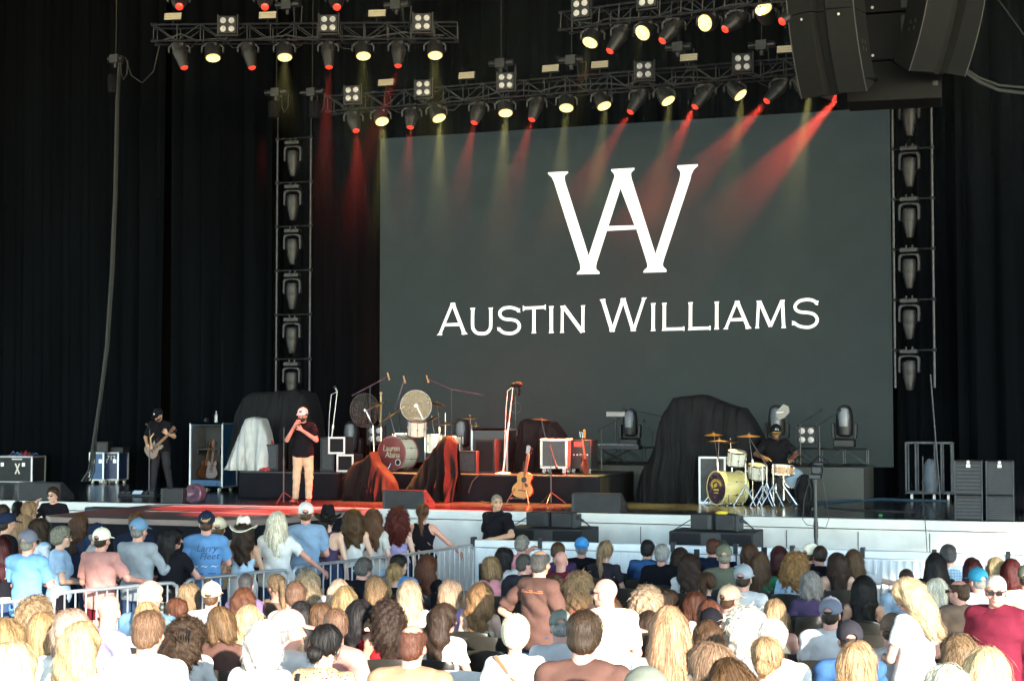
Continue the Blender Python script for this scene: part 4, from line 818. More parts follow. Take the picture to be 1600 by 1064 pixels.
q = aty(869, 736, 28.0); rk = thing('rack_case', 'square grey case with thick white frame standing on castors', 'rack case', (q.x, 27.85, RZ), R(3)); w, h = .50, .53
MB().b0(-w / 2, w / 2, 0, .45, .12, .12 + h).build('body', 'case_inside', rk, bevel=.02)
MB().b0(-w / 2 - .01, w / 2 + .01, -.02, .02, .11, .155).b0(-w / 2 - .01, w / 2 + .01, -.02, .02, .085 + h, .13 + h).b0(-w / 2 - .01, -w / 2 + .035, -.02, .02, .156, .084 + h).b0(w / 2 - .035, w / 2 + .01, -.02, .02, .156, .084 + h).b0(-w / 2 - .012, -w / 2 + .03, .021, .44, .09 + h, .132 + h).b0(w / 2 - .03, w / 2 + .012, .021, .44, .09 + h, .132 + h).build('frame', 'white_paint', rk, bevel=.012)
for i in (-1, 1): 
    for y in (.04, .4): MB().cyl((i * .19 - .02, y, .05), (i * .19 + .02, y, .05), .05, n=12).b0(i * .19 - .03, i * .19 + .03, y - .02, y + .02, .06, .118).build('castor', 'alu_edge', rk)
q = aty(905, 736, 28.1); rk = thing('rack_unit', 'black equipment rack with a red display, right of the white-framed case', 'rack', (q.x, 28.2, RZ)); MB().b0(-.2, .2, 0, .45, .1, .64).build('body', 'black_paint', rk, bevel=.008)
MB().b0(-.13, .02, -.008, -.001, .51, .60).build('display', 'red_led', rk); MB().b0(.06, .15, -.008, -.001, .53, .58).b0(-.18, .18, -.01, -.001, .29, .31).b0(-.18, .18, -.01, -.001, .42, .43).build('panel_trim', 'fixture_grey', rk)
g = MB(); [g.cyl((-.13 + k * .065, -.012, .36), (-.13 + k * .065, -.001, .36), .018, n=8) for k in range(5)]; g.build('knobs', 'alu_edge', rk)
for i in (-1, 1): MB().cyl((i * .15 - .02, .05, .05), (i * .15 + .02, .05, .05), .05, n=12).b0(i * .15 - .03, i * .15 + .03, .03, .07, .06, .098).build('castor', 'alu_edge', rk)
p = aty(917, 737, 27.75); gg = guitar((p.x, 27.72, RZ + .02), (R(-8), R(3), R(82)), 'slim bass guitar with yellow headstock leaning on the rack', 'black_paint', 'black_paint', True, .95)
for ch in gg.children:
    if ch.name.startswith('headstock'): ch.data.materials[0] = MATS['wood_honey']
p = aty(814, 784, 27.3); guitar((p.x + .03, p.y - .1, STG + .10), (R(-12), R(7), R(2)), 'honey sunburst acoustic guitar on a floor stand', s=.98)
rt = thing('guitar_stand', 'black floor stand under the acoustic guitar', 'guitar stand', (p.x, p.y - .1, STG)); 
for a, b in (((0, .2, .5), (-.2, -.15, .01)), ((0, .2, .5), (.22, -.12, .01)), ((0, .2, .5), (.05, .42, .01)), ((-.12, -.0, .1), (-.12, -.16, .09)), ((.12, 0, .1), (.12, -.16, .09))): MB().tube([a, b], .011).build('leg', 'dark_plastic', rt)
MB().cyl((0, .2, .45), (.04, .14, .75), .012, n=6).b0(-.13, .13, -.01, .01, .085, .105).build('post', 'dark_plastic', rt)
mic_stand(Vector((aty(861, 785, 27.1).x, 27.1, STG)), 1.0, 'black microphone stand with its boom swung left before the white-framed case', boom=(.08, -.05, -.2), lean=(0, 0))
rt_c = tag(MB().tube([atz(752, 741, RZ) + Vector((0, -.05, .02)), aty(738, 752, 27.4), aty(732, 768, 27.38), atz(740, 782, STG) + Vector((0, 0, .02)), atz(760, 786, STG) + Vector((0, 0, .01)), atz(800, 790, STG) + Vector((0, 0, .01))], .01).build('trailing_cable', 'cable_grey'), 'thin cable hanging down the riser left of the acoustic guitar', 'cable')
# keyboards at the back
p = aty(962, 712, 30.3); rt = thing('keyboard', 'stage keyboard on a crossed stand, behind the microphones', 'keyboard', (p.x, 30.2, RG)); hz = .30
MB().b0(-.5, .5, 0, .3, hz, hz + .09).build('body', 'fixture_grey', rt, bevel=.01); g = MB(); [g.b0(-.46 + k * .026, -.438 + k * .026, -.004, .12, hz + .091, hz + .10) for k in range(36)]; g.build('keys', 'white_plastic', rt)
for a in ((-.3, .3), (.3, -.3)): MB().tube([(a[0], .1, .01), (a[1], .1, hz - .01)], .018).build('leg', 'dark_plastic', rt)
p = aty(962, 648, 30.4); o = MB(tr(0, 0, 0) @ rotx(R(14))).b0(-.19, .19, 0, .02, -.03, .06).b0(-.19, -.02, -.02, .0, -.03, .01).b0(.02, .19, -.02, .0, -.03, .01).build('laptop_tray', 'alu_edge', loc=p); tag(o, 'pale metal tray on a thin pole above the keyboard', 'tray'); MB().cyl((0, .01, -.03), (0, .03, RG - p.z), .012, n=6).build('pole', 'dark_plastic', o)
for px, ytop, xb, yb, dx, lb in ((958, 662, 942, 720, .3, 'with white foam tip, over the keyboard left side'), (1014, 668, 1021, 720, -.12, 'green-taped short stand right of the keyboard'), (988, 642, 1034, 700, -.3, 'high silver-tipped boom before the upright moving head')):
    b = aty(xb, yb, 29.95); t = aty(px, ytop, 29.95); mic_stand((b.x, 29.97 - .12, STG), t.z - STG - .1, 'black microphone boom ' + lb, boom=(t.x - b.x, 0, .12))
drape([(999, 782), (1002, 756), (1008, 735), (1020, 718), (1031, 690), (1038, 655), (1048, 636), (1058, 622), (1080, 619), (1101, 617), (1125, 626), (1150, 635), (1164, 637), (1176, 655), (1190, 677), (1198, 695), (1204, 782)], 29.2, STG, 'huge black cloth draped over equipment behind the yellow drum kit', depth=.62, folds=17, amp=.13)
# ------------------------------------------------------------- second drum kit
YD = 27.35; B = atz(1118, 790, STG); YD = B.y + .1; K2 = thing('drum_kit', 'pearl and pale yellow drum kit played on the stage floor', 'drum kit', (B.x, YD, STG))
L = lambda px, py, y=0: aty(px, py, YD + y) - Vector((B.x, YD, STG))
an = R(-44); F0 = tr(0, 0, .31) @ rotz(an); c_ = F0 @ Vector((0, .24, 0)); bd = drum(K2, 'bass_drum', tuple(c_), .295, .48, 'drum_yellow', 'drum_swirl', rotz(an) @ rotx(math.pi / 2), hoop='drum_yellow', lugs=8)
bd_text(K2, '~WMOE~', .085, F0 @ tr(0, -.012, .09) @ rotx(math.pi / 2), 'lettering') if False else None
g = MB(F0 @ tr(0, -.010, 0) @ rotx(math.pi / 2))
for k in range(13):
    a = R(200 - k * 18.5 + 20); g.box((0, 0, 0), (.022, .05, .004), tr(.14 * math.cos(a), .14 * math.sin(a) * .55 + .06, 0) @ rotz(a - math.pi / 2))
g.box((0, -.03, 0), (.16, .03, .004)).box((0, .05, 0), (.09, .06, .0044), rotz(.4)).box((0, -.085, 0), (.13, .018, .004)); g.build('emblem', 'gold_letter', K2, smooth=0)
MB(F0 @ tr(0, -.009, 0) @ rotx(math.pi / 2)).lathe([(0, .001), (.05, .001)], 16, tr(.16, -.15, 0)).build('port', 'black_paint', K2)
for s in (-1, 1): MB(F0).tube([(s * .26, .08, -.1), (s * .4, -.04, -.305)], .01).build('spur', 'chrome', K2)
for px, py, r, h, y, t, sh in ((1151, 716, .165, .24, .1, .15, 'drum_pearl'), (1183, 737, .17, .24, .45, .1, 'drum_pearl')):
    q = L(px, py, y); drum(K2, 'tom' if px < 1160 else 'floor_tom', (q.x, y, q.z), r, h, sh, 'white_paint', rotx(R(10)) @ roty(t))
q = L(1224, 734, .3); drum(K2, 'snare_drum', (q.x, .3, q.z), .19, .15, 'drum_amber', 'white_paint', roty(.06)); g = MB().cyl((q.x, .3, .1), (q.x, .3, q.z - .1), .016, n=8)
for k in range(3): a = 2.1 * k + .4; g.tube([(q.x, .3, .35), (q.x + .24 * math.cos(a), .3 + .24 * math.sin(a), .012)], .011).tube([(q.x, .3, q.z - .17), (q.x + .17 * math.cos(a), .3 + .17 * math.sin(a), q.z - .07)], .009)
g.build('snare_stand', 'chrome', K2); q = L(1240, 748, .5); drum(K2, 'side_drum', (q.x, .55, q.z), .17, .12, 'drum_pearl', mat('blue_head', (.35, .5, .62), .3), rotz(.3) @ rotx(R(78)))
for px, py, r, t, y, fx in ((1115, 678, .17, .06, .5, 1121), (1124, 688, .21, -.06, .25, 1121), (1170, 680, .21, .04, .3, 1175), (1141, 689, .15, .05, .7, 1143)):
    q = L(px, py, y); f = L(fx, 700, y); cymbal(K2, (q.x, q.y, q.z), r, t, 0, foot=(f.x, q.y + .03))
g = MB(); a, b, c_ = L(1170, 684, .1), L(1198, 728, .1), L(1196, 786, .1); g.tube([a, b], .016).tube([b, (b.x, b.y, .2)], .014)
for dx in (-.16, .16): g.tube([(b.x, b.y, .42), (b.x + dx, b.y - .1, .012)], .014)
for xx in (-.05, .14, -.35):
    for dx in (-.2, .2): g.tube([(b.x + xx, b.y - .15, .38), (b.x + xx + dx, b.y - .28, .012)], .013)
    g.tube([(b.x + xx, b.y - .15, .1), (b.x + xx, b.y - .15, .75)], .013)
g.build('hardware', 'chrome', K2)
q = L(1211, 700, .9); rt = thing('drum_throne', 'round black drum stool under the drummer', 'stool', (q.x + B.x, YD + .95, STG)); DTH = rt.location.copy()
MB().lathe([(0, 0), (.17, 0), (.18, .05), (.16, .08), (0, .085)], 20, tr(0, 0, .50)).build('seat', 'drape', rt)
for k in range(3): a = 2.1 * k; MB().tube([(0, 0, .4), (.25 * math.cos(a), .25 * math.sin(a), .012)], .013).build('leg', 'chrome', rt)
MB().cyl((0, 0, .2), (0, 0, .5), .02, n=8).build('post', 'chrome', rt)
q = aty(1128, 706, 29); amp((aty(1112, 740, 28.3).x, 28.35, STG + .0), .5, .4, .85, 0, 'black flight case behind the cymbals of the second drum kit', 'case_inside', 'alu_edge', 'road case', 'equipment_case')
p = atz(1256, 790, STG); rt = thing('backpack', 'black backpack slumped on the stage beside the camera mast', 'backpack', (p.x, p.y + .1, STG)); MB().lathe([(.16, 0), (.19, .1), (.18, .3), (.13, .48), (.05, .55), (0, .56)], 16, Matrix.Diagonal((1, .7, 1, 1))).build('bag', 'drape', rt)
MB().tube([(-.12, -.1, .1), (-.15, -.17, .3), (-.08, -.1, .48)], .014).tube([(.12, -.1, .1), (.15, -.17, .3), (.08, -.1, .48)], .014).build('strap', 'black_paint', rt); MB().b0(-.1, .1, -.17, -.12, .08, .25).build('pocket', 'drape', rt, bevel=.02)
# camera mast standing in the pit
p = aty(1275, 850, 24.3); zt_ = aty(1275, 748, 24.3).z; rt = thing('camera_mast', 'black camera on a tall mast rising from the pit before the second drum kit', 'camera', (p.x, 24.3, 0)); MB().cyl((0, 0, 0), (0, 0, zt_), .028, n=10).cyl((0, 0, 1.1), (0, 0, 1.35), .035, n=10).b0(-.06, -.03, -.02, .02, zt_ - .48, zt_ - .44).build('mast', 'dark_plastic', rt)
MB().b0(-.09, .09, -.08, .08, zt_, zt_ + .07).build('mount', 'fixture_grey', rt, bevel=.01); MB().b0(-.05, .10, -.1, .12, zt_ + .07, zt_ + .2).b0(-.02, .13, -.12, .0, zt_ + .2, zt_ + .26).build('camera_body', 'fixture_grey', rt, bevel=.02)
MB().tube([(-.08, 0, zt_), (-.17, 0, zt_ - .3), (-.2, 0, zt_ - .62), (-.14, 0, zt_ - .7), (.0, 0, zt_ - .72), (.15, 0, zt_ - .74), (.2, 0, zt_ - .6), (.16, 0, zt_ - .3), (.1, 0, zt_)], .006).tube([(-.06, .02, 0), (-.05, .02, .5), (-.01, .02, 1.0)], .006).build('cable', 'cable', rt)
MB().lathe([(0, 0), (.3, 0), (.3, .03), (0, .05)], 16).build('base', 'dark_plastic', rt)
p = aty(1220, 645, 30.5); rt = thing('antenna_paddle', 'clear grey antenna paddle with a small printed label above the drummer', 'antenna', (p.x, 30.5, p.z)); MB(roty(R(-25)) @ rotx(math.pi / 2)).prism([(-.13, -.1), (.02, -.12), (.16, -.06), (.19, .05), (.12, .13), (-.08, .06)], -.006, .006).build('paddle', mat('smoke_plastic', (.12, .13, .14), .3, coat=.3), rt); MB(roty(R(-5))).b0(-.08, .06, -.012, -.008, .0, .025).build('printed_label', 'pale_letter', rt)
MB().cyl((0, .02, -.1), (0, .02, RG - p.z), .012, n=6).build('pole', 'dark_plastic', rt)
for px, py, xb, lb in ((1274, 646, 1250, 'left'), (1302, 648, 1280, 'right')):
    t = aty(px, py, 30.2); b = aty(xb, 720, 30.2); mic_stand((b.x, 30.25, RG), t.z - RG - .2, 'black microphone boom right of the drummer, the %s one of the two slanting right' % lb, boom=(t.x - b.x, 0, .2))
for px, py, lb in ((1010, 0, 0),): pass
p = aty(1357, 706, 30.6)
# right of the stage
cg = aty(1416, 765, 30.6); cx2 = aty(1489, 765, 30.6); rt = thing('cage_trolley', 'metal cage trolley full of gear at the foot of the right tower', 'equipment trolley', (cg.x, 30.6, STG)); w = cx2.x - cg.x; h = aty(1450, 692, 30.6).z - STG
g = MB()
for x in (0, .18, w * .62, w * .76, w - .02):
    for y in (0, .55): g.bar((x, y, .12), (x, y, h), .03)
for z in (.14, h): 
    for y in (0, .55): g.bar((0, y, z), (w, y, z), .03)
    for x in (0, w): g.bar((x, 0, z), (x, .55, z), .03)
g.build('frame', 'truss_metal', rt)
for x in (.1, w * .6, w * .9): MB().cyl((x - .02, .02, .06), (x + .02, .02, .06), .06, n=12).build('castor', 'white_plastic', rt)
o = MB().lathe([(.12, 0), (.15, .2), (.12, .5), (.05, .62), (0, .63)], 14, tr(.42, .3, .15)).build('wrapped_bundle', mat('bluegrey_wrap', (.10, .13, .17), .6, bump=.4, bscale=14), loc=rt.location); tag(o, 'blue grey wrapped bundle standing inside the cage trolley', 'bundle')
o = MB().b0(-.2, .2, -.1, .1, .17, .5).build('black_box', 'black_paint', loc=rt.location + Vector((.3, .3, 0)), bevel=.02); bpy.data.objects.remove(o)
mic_stand(atz(1443, 806, STG), .95, 'plain microphone stand near the stage edge before the cage trolley', mic=False)
p = aty(1455, 700, 30.4); rt = thing('slanted_pole', 'thin grey pole slanting up from the cage trolley beside the right tower', 'pole', (p.x, 30.45, STG)); MB().cyl((.15, 0, .0), (0, 0, aty(1448, 585, 30.4).z - STG), .015, n=6).build('rod', 'truss_metal', rt)
for ci, (pa, pb, nm) in enumerate(((1492, 1536, 'left'), (1541, 1585, 'right'))):
    a = aty(pa, 806, 25.25); b = aty(pb, 806, 25.25); ww = b.x - a.x; ht = aty(1536, 720, 25.25).z - STG
    for k, (z0_, z1_, lv) in enumerate(((0, ht * .42, 'lower'), (ht * .42 + .006, ht, 'upper'))):
        rt = thing('speaker_cabinet', 'black ribbed cabinet, %s one in the %s column at the right stage edge' % (lv, nm), 'loudspeaker', ((a.x + b.x) / 2, 25.25, STG + z0_), 0, 'black cabinets stacked at the right stage edge'); hh = z1_ - z0_
        MB().b0(-ww / 2, ww / 2, 0, .5, 0, hh).build('cabinet', 'worn_black', rt, bevel=.01); g = MB(); n = int(hh / (.032 if ci else .06))
        for i in range(n): z = .03 + (hh - .06) * i / n; g.b0(-ww / 2 + .03, ww / 2 - .03, -.012, -.001, z, z + (hh - .06) / n * .55)
        g.build('grille', 'wedge_grille', rt); MB().b0(-ww / 2, -ww / 2 + .02, -.014, -.001, 0, hh).b0(ww / 2 - .02, ww / 2, -.014, -.001, 0, hh).build('edge_trim', 'truss_metal', rt)
        if k: MB().b0(-.03, .03, -.03, -.015, hh - .1, hh - .05).cyl((0, -.03, hh - .02), (0, -.015, hh - .02), .025, n=10).build('latch', 'white_paint', rt)
g = MB(); pts = [atz(x, y, STG) + Vector((0, 0, .012)) for x, y in ((1240, 790), (1290, 787), (1330, 783), (1380, 781), (1420, 783), (1480, 784))]; 
for k in range(5): g.tube([p_ + Vector((0, .05 * k - .1 + .03 * math.sin(i * 2 + k), .004 * k)) for i, p_ in enumerate(pts)], .011)
tag(g.build('floor_cables', mat('cable_blue', (.02, .055, .09), .5)), 'blue cables lying along the stage floor right of the drummer', 'cables')
g = MB(); pts = [atz(x, y, STG) + Vector((0, 0, .012)) for x, y in ((1290, 793), (1330, 797), (1380, 799), (1430, 801))]; tag(g.tube(pts, .012).build('floor_cable', 'cable'), 'single black cable crossing the stage floor near the right front edge', 'cable')
tag(MB().tube([atz(1442, 808, STG) + Vector((0, 0, .01)), aty(1445, 809, 24.95), aty(1447, 835, 24.95), aty(1449, 870, 24.95)], .007).build('drop_cable', 'cable'), 'thin black cable falling down the pale stage wall at right', 'cable')
o = MB().b0(-.03, .03, -.03, .03, 0, .03).build('green_marker', 'green_thing', loc=atz(1376, 806, STG), bevel=.008); tag(o, 'tiny green marker on the stage edge', 'marker')
o = MB().b0(-.04, .04, -.02, .02, 0, .09).build('small_display', 'blue_led', loc=aty(1020, 722, 29.9), bevel=.004); bpy.data.objects.remove(o)
# front of the stage
wedge(630, 795, .78, 'black monitor speaker on the runway before the red bass drum', h=.32)
wedge(931, 801, .84, 'worn black monitor speaker at the stage front, right of the acoustic guitar', h=.32)
rt = thing('runway_monitor', 'low black wedge lying on the back of the runway, left of the guitarist', 'monitor speaker', atz(165, 796, STG) * 1); rt.location.z = 1.05; rt.location.y = 24.3; rt.location.x = aty(165, 790, 24.3).x
MB().b0(-.45, .45, 0, .3, 0, .26).build('cabinet', 'worn_black', rt, bevel=.02); MB().b0(-.4, .1, -.006, -.001, .03, .22).build('grille', 'wedge_grille', rt)
for k, (pa, pb, yt, yb, tx0, tx1, ty0, lb) in enumerate(((786, 912, 824, 851, 821, 893, 800, 'left of the two in the pit, by the security man'), (1045, 1177, 829, 852, 1078, 1148, 803, 'right of the two in the pit, under the yellow drum'))):
    Y = 23.2; a, b = aty(pa, yt, Y), aty(pb, yt, Y); w = b.x - a.x; zt_ = a.z
    rt = thing('subwoofer', 'wide black subwoofer, ' + lb, 'subwoofer', ((a.x + b.x) / 2, Y, 0), 0, 'subwoofers in the pit'); MB().b0(-w / 2, w / 2, 0, .85, 0, zt_ - .004).build('cabinet', 'worn_black', rt, bevel=.012)
    MB().b0(-w / 2 + .03, -.16, -.01, -.001, .1, zt_ - .03).b0(.16, w / 2 - .03, -.01, -.001, .1, zt_ - .03).build('grille', 'pa_grille', rt); MB().b0(-.15, .15, -.004, -.001, .1, zt_ - .02).build('port', 'black_paint', rt)
    for zz in (.25, .5, .8): MB().b0(w / 2 + .001, w / 2 + .008, .25, .3, zz, zz + .12).b0(w / 2 + .001, w / 2 + .008, .4, .45, zz, zz + .12).build('handle_slot', 'black_paint', rt)
    a, b = aty(tx0, ty0, Y + .1), aty(tx1, ty0, Y + .1); w2 = b.x - a.x; hh = a.z - zt_
    rt = thing('front_fill_speaker', 'small black speaker with rigging plates on the subwoofer, %s' % lb.split(',')[0], 'speaker', ((a.x + b.x) / 2, Y + .1, zt_), R(-4), 'fill speakers in the pit')
    MB().prism([(-w2 / 2, 0), (-.05, 0), (0, .06), (.05, 0), (w2 / 2, 0), (w2 / 2 - .05, .4), (-w2 / 2 + .05, .4)], .02, hh).build('cabinet', 'worn_black', rt, bevel=.008)
    MB().b0(-.07, -.01, -.012, .0, .03, hh - .02).build('horn_edge', 'fixture_grey', rt); MB().b0(w2 / 2 - .01, w2 / 2 + .06, .05, .3, .01, hh - .02).cyl((w2 / 2 + .06, .1, hh * .7), (w2 / 2 + .16, .12, hh * .5), .02).build('rigging_plate', 'fixture_grey', rt)
    MB().tube([(-w2 / 2, .1, hh * .7), (-w2 / 2 - .28, .1, .0)], .008).tube([(w2 / 2 + .08, .1, hh * .8), (w2 / 2 + .3, .15, .0)], .012).build('strap', 'dark_plastic', rt)
    if k: o = MB().ball((0, 0, 0), (.1, .08, .03)).build('yellow_cloth', 'yellow_thing', loc=((a.x + b.x) / 2 + .12, Y + .25, zt_ + hh + .02)); tag(o, 'bright yellow cloth lying on the right-hand fill speaker', 'cloth')
# ------------------------------------------------------------- barricades
bxs = [740, 845, 948, 1052, 1150, 1238, 1348, 1460, 1575, 1690]; YB = 21.6; ZB = 1.16
for i in range(len(bxs) - 1):
    a, b = aty(bxs[i], 855, YB), aty(bxs[i + 1], 855, YB); w = b.x - a.x
    where = ['beside the open gate', 'before the left subwoofer', 'behind the blonde ponytail', 'before the right subwoofer', 'behind the curly golden hair', 'below the camera mast', 'left of the dreadlocked head', 'right of the dreadlocked head', 'at the right picture edge'][i]
    rt = thing('pit_barricade', 'pale aluminium pit barricade section ' + where, 'barricade', (a.x, YB, 0), 0, 'pale aluminium pit barricades')
    MB().b0(.01, w - .01, 0, .012, .12, ZB - .12).build('panel', 'barricade', rt); MB().b0(.0, w, -.03, .05, ZB - .11, ZB).build('rail', 'barricade', rt, bevel=.01); MB().b0(0, w, -.02, .03, .02, .1).build('rail', 'barricade', rt, bevel=.01)
    g = MB(); n = 9
    for k in range(n): x = .06 + (w - .12) * k / (n - 1); g.b0(x - .014, x + .014, -.022, -.001, .12, ZB - .13)
    g.build('slats', 'barricade', rt); MB().b0(-.03, .03, -.05, .06, ZB - .1, ZB + .035).build('clamp', 'black_paint', rt); MB().b0(.0, w, .02, .6, .0, .02).b0(.02, .06, .03, .55, .02, .05).build('tread_plate', 'barricade', rt)
def crowd_barrier(pa, pb, label, h=1.08):
    def gnd(px, py):
        p_ = atz(px, py, h); return p_ - Vector((0, 0, h))
    A, B_ = gnd(*pa), gnd(*pb); L_ = (Vector((B_.x, B_.y)) - Vector((A.x, A.y))).length; rz = math.atan2(B_.y - A.y, B_.x - A.x); rt = thing('crowd_barrier', label, 'barrier', A, rz, 'galvanised steel crowd barriers')
    dz = B_.z - A.z; sh = Matrix(((1, 0, 0, 0), (0, 1, 0, 0), (dz / L_, 0, 1, 0), (0, 0, 0, 1))); r_ = .12
    fr = spl3([(0, 0, .12), (0, 0, h - r_ - .02), (.035, 0, h - .035), (r_ + .03, 0, h), (L_ * .5, 0, h), (L_ - r_ - .03, 0, h), (L_ - .035, 0, h - .035), (L_, 0, h - r_ - .02), (L_, 0, .12)])
    MB(sh).tube(fr, .021, 8).tube([(0, 0, .2), (L_, 0, .2)], .016).build('frame', 'galvanised', rt)
    g = MB(sh); n = int(L_ / .13)
    for k in range(1, n): x = L_ * k / n; g.cyl((x, 0, .2), (x, 0, h - (.01 if .12 < x < L_ - .12 else .04)), .010, n=6)
    g.build('bars', 'galvanised', rt)
    for x in (.25, L_ - .25): MB(sh).tube([(x, -.28, .01), (x, -.05, .05), (x, 0, .2)], .014).tube([(x, .28, .01), (x, .05, .05), (x, 0, .2)], .014).build('foot', 'galvanised', rt)
    g = MB(sh)
    for zz in (.45, .85): g.cyl((L_ - .03, 0, zz), (L_ + .06, 0, zz), .01, n=6)
    g.build('hook', 'galvanised', rt)
crowd_barrier((-60, 947), (44, 937), 'steel crowd barrier at the left edge, behind the man in the blue polo shirt')
crowd_barrier((84, 927), (277, 909), 'steel crowd barrier behind the man in the pink shirt')
crowd_barrier((288, 906), (451, 889), 'steel crowd barrier behind the woman in the white cowboy hat')
crowd_barrier((458, 886), (604, 869), 'steel crowd barrier behind the man in the slate blue shirt')
crowd_barrier((612, 870), (740, 851), 'steel crowd barrier behind the red-haired woman, nearest the pit gate')
# ------------------------------------------------------------- people: one continuous skin per body from a distance field
def graded(lo, hi, c, flo=None, fhi=None, f=None):
    if flo is None: return np.arange(lo, hi + c, c).astype(np.float32)
    a = np.arange(flo, lo - c, -c)[::-1][:-1]; b = np.arange(flo, fhi, f); d = np.arange(b[-1] + f, hi + c, c); return np.concatenate([a, b, d]).astype(np.float32)
class Field:
    def __init__(s, xs, ys, zs): s.ax = (xs, ys, zs); s.F = np.full((len(xs), len(ys), len(zs)), .2, np.float32)
    def sl(s, lo, hi):
        r = []
        for a, l, h in zip(s.ax, lo, hi): i = max(0, int(np.searchsorted(a, l)) - 1); j = min(len(a), int(np.searchsorted(a, h)) + 1); r.append(slice(i, max(j, i + 1)))
        return tuple(r)
    def grid(s, q): return s.ax[0][q[0]][:, None, None], s.ax[1][q[1]][None, :, None], s.ax[2][q[2]][None, None, :]
    def put(s, q, d, k, sub=False):
        F = s.F[q]
        if sub: d = -d; h = np.clip(.5 - .5 * (F - d) / k, 0, 1) if k else None; s.F[q] = np.maximum(F, d) if not k else F * (1 - h) + d * h + k * h * (1 - h); return
        if not k: s.F[q] = np.minimum(F, d); return
        h = np.clip(.5 + .5 * (F - d) / k, 0, 1); s.F[q] = F * (1 - h) + d * h - k * h * (1 - h)
    def cone(s, a, b, ra, rb, k=.015, cap=False, fl=None):
        a, b = np.array(a, float), np.array(b, float); m = max(ra, rb) + .05; q = s.sl(np.minimum(a, b) - m, np.maximum(a, b) + m); X, Y, Z = s.grid(q); ba = b - a; L2 = max(ba @ ba, 1e-9)
        t = np.clip(((X - a[0]) * ba[0] + (Y - a[1]) * ba[1] + (Z - a[2]) * ba[2]) / L2, 0, 1)
        d = np.sqrt((X - a[0] - t * ba[0]) ** 2 + (Y - a[1] - t * ba[1]) ** 2 + (Z - a[2] - t * ba[2]) ** 2) - (ra + (rb - ra) * t)
        if cap: u = ba / L2 ** .5; d = np.maximum(d, (X - b[0]) * u[0] + (Y - b[1]) * u[1] + (Z - b[2]) * u[2])
        s.put(q, d, k)
    def ell(s, c, r, k=.02, Rm=None, sub=False):
        c, r = np.array(c, float), np.array(r, float); m = max(r) + .05; q = s.sl(c - m, c + m); X, Y, Z = s.grid(q); x, y, z = X - c[0], Y - c[1], Z - c[2]
        if Rm is not None: x, y, z = [Rm[0][i] * x + Rm[1][i] * y + Rm[2][i] * z for i in range(3)]
        n = np.sqrt((x / r[0]) ** 2 + (y / r[1]) ** 2 + (z / r[2]) ** 2); g = np.sqrt((x / r[0] ** 2) ** 2 + (y / r[1] ** 2) ** 2 + (z / r[2] ** 2) ** 2) + 1e-6
        s.put(q, np.where(n < .3, -min(r) * .7, n * (n - 1) / g), k, sub)
    def cut(s, c, n): X, Y, Z = s.grid((slice(None),) * 3); s.F = np.maximum(s.F, (X - c[0]) * n[0] + (Y - c[1]) * n[1] + (Z - c[2]) * n[2])
    def mesh(s, noise=None):
        F = s.F; ax = s.ax
        if noise is not None: X, Y, Z = s.grid((slice(None),) * 3); F = F + noise(X, Y, Z).astype(np.float32)
        F[0], F[-1], F[:, 0], F[:, -1], F[:, :, 0], F[:, :, -1] = .1, .1, .1, .1, .1, .1
        s.F = F; S_ = F < 0; n = F.shape; C = np.zeros((n[0] - 1, n[1] - 1, n[2] - 1, 4), np.float32); E = []
        for a in range(3):
            lo = [slice(None)] * 3; hi = [slice(None)] * 3; lo[a] = slice(0, -1); hi[a] = slice(1, None); cr = S_[tuple(lo)] != S_[tuple(hi)]
            I = np.argwhere(cr); f0 = F[tuple(lo)][cr]; f1 = F[tuple(hi)][cr]; t = f0 / (f0 - f1); P = np.stack([ax[i][I[:, i]] for i in range(3)], 1); P[:, a] += t * (ax[a][I[:, a] + 1] - ax[a][I[:, a]])
            P = np.concatenate([P, np.ones((len(P), 1), np.float32)], 1); o = [i for i in range(3) if i != a]
            for d1 in (0, 1):
                for d2 in (0, 1):
                    J = I.copy(); J[:, o[0]] -= d1; J[:, o[1]] -= d2; np.add.at(C, (J[:, 0], J[:, 1], J[:, 2]), P)
            E.append((I, f0 < 0, o))
        m = C[..., 3] > 0; idx = np.full(m.shape, -1, np.int64); idx[m] = np.arange(m.sum()); V = C[m][:, :3] / C[m][:, 3:4]; Q = []
        for a, (I, neg, o) in enumerate(E):
            def at(d1, d2): J = I.copy(); J[:, o[0]] -= d1; J[:, o[1]] -= d2; return idx[J[:, 0], J[:, 1], J[:, 2]]
            q = np.stack([at(0, 0), at(1, 0), at(1, 1), at(0, 1)], 1); fl = neg if a != 1 else ~neg; q[~fl] = q[~fl][:, ::-1]; Q.append(q)
        return V, np.concatenate(Q)
def np_mesh(name, V, Q, mats_, mi=None, rndv=None):
    me = bpy.data.meshes.new(name); me.vertices.add(len(V)); me.vertices.foreach_set('co', np.asarray(V, np.float32).ravel()); me.loops.add(Q.size); me.loops.foreach_set('vertex_index', Q.ravel().astype(np.int32))
    me.polygons.add(len(Q)); me.polygons.foreach_set('loop_start', np.arange(0, Q.size, 4, dtype=np.int32)); me.polygons.foreach_set('loop_total', np.full(len(Q), 4, np.int32)); me.polygons.foreach_set('use_smooth', np.ones(len(Q), bool))
    for m in mats_: me.materials.append(MATS[m])
    if mi is not None: me.polygons.foreach_set('material_index', mi.astype(np.int32))
    if rndv is not None: a = me.attributes.new('rnd', 'FLOAT', 'POINT'); a.data.foreach_set('value', rndv.astype(np.float32))
    me.update(); me.validate(); return me
v3 = lambda *a: np.array(a, float)
def yawm(y, p=0, r_=0): return np.array((Matrix.Rotation(y, 3, 'Z') @ Matrix.Rotation(p, 3, 'X') @ Matrix.Rotation(r_, 3, 'Y')))
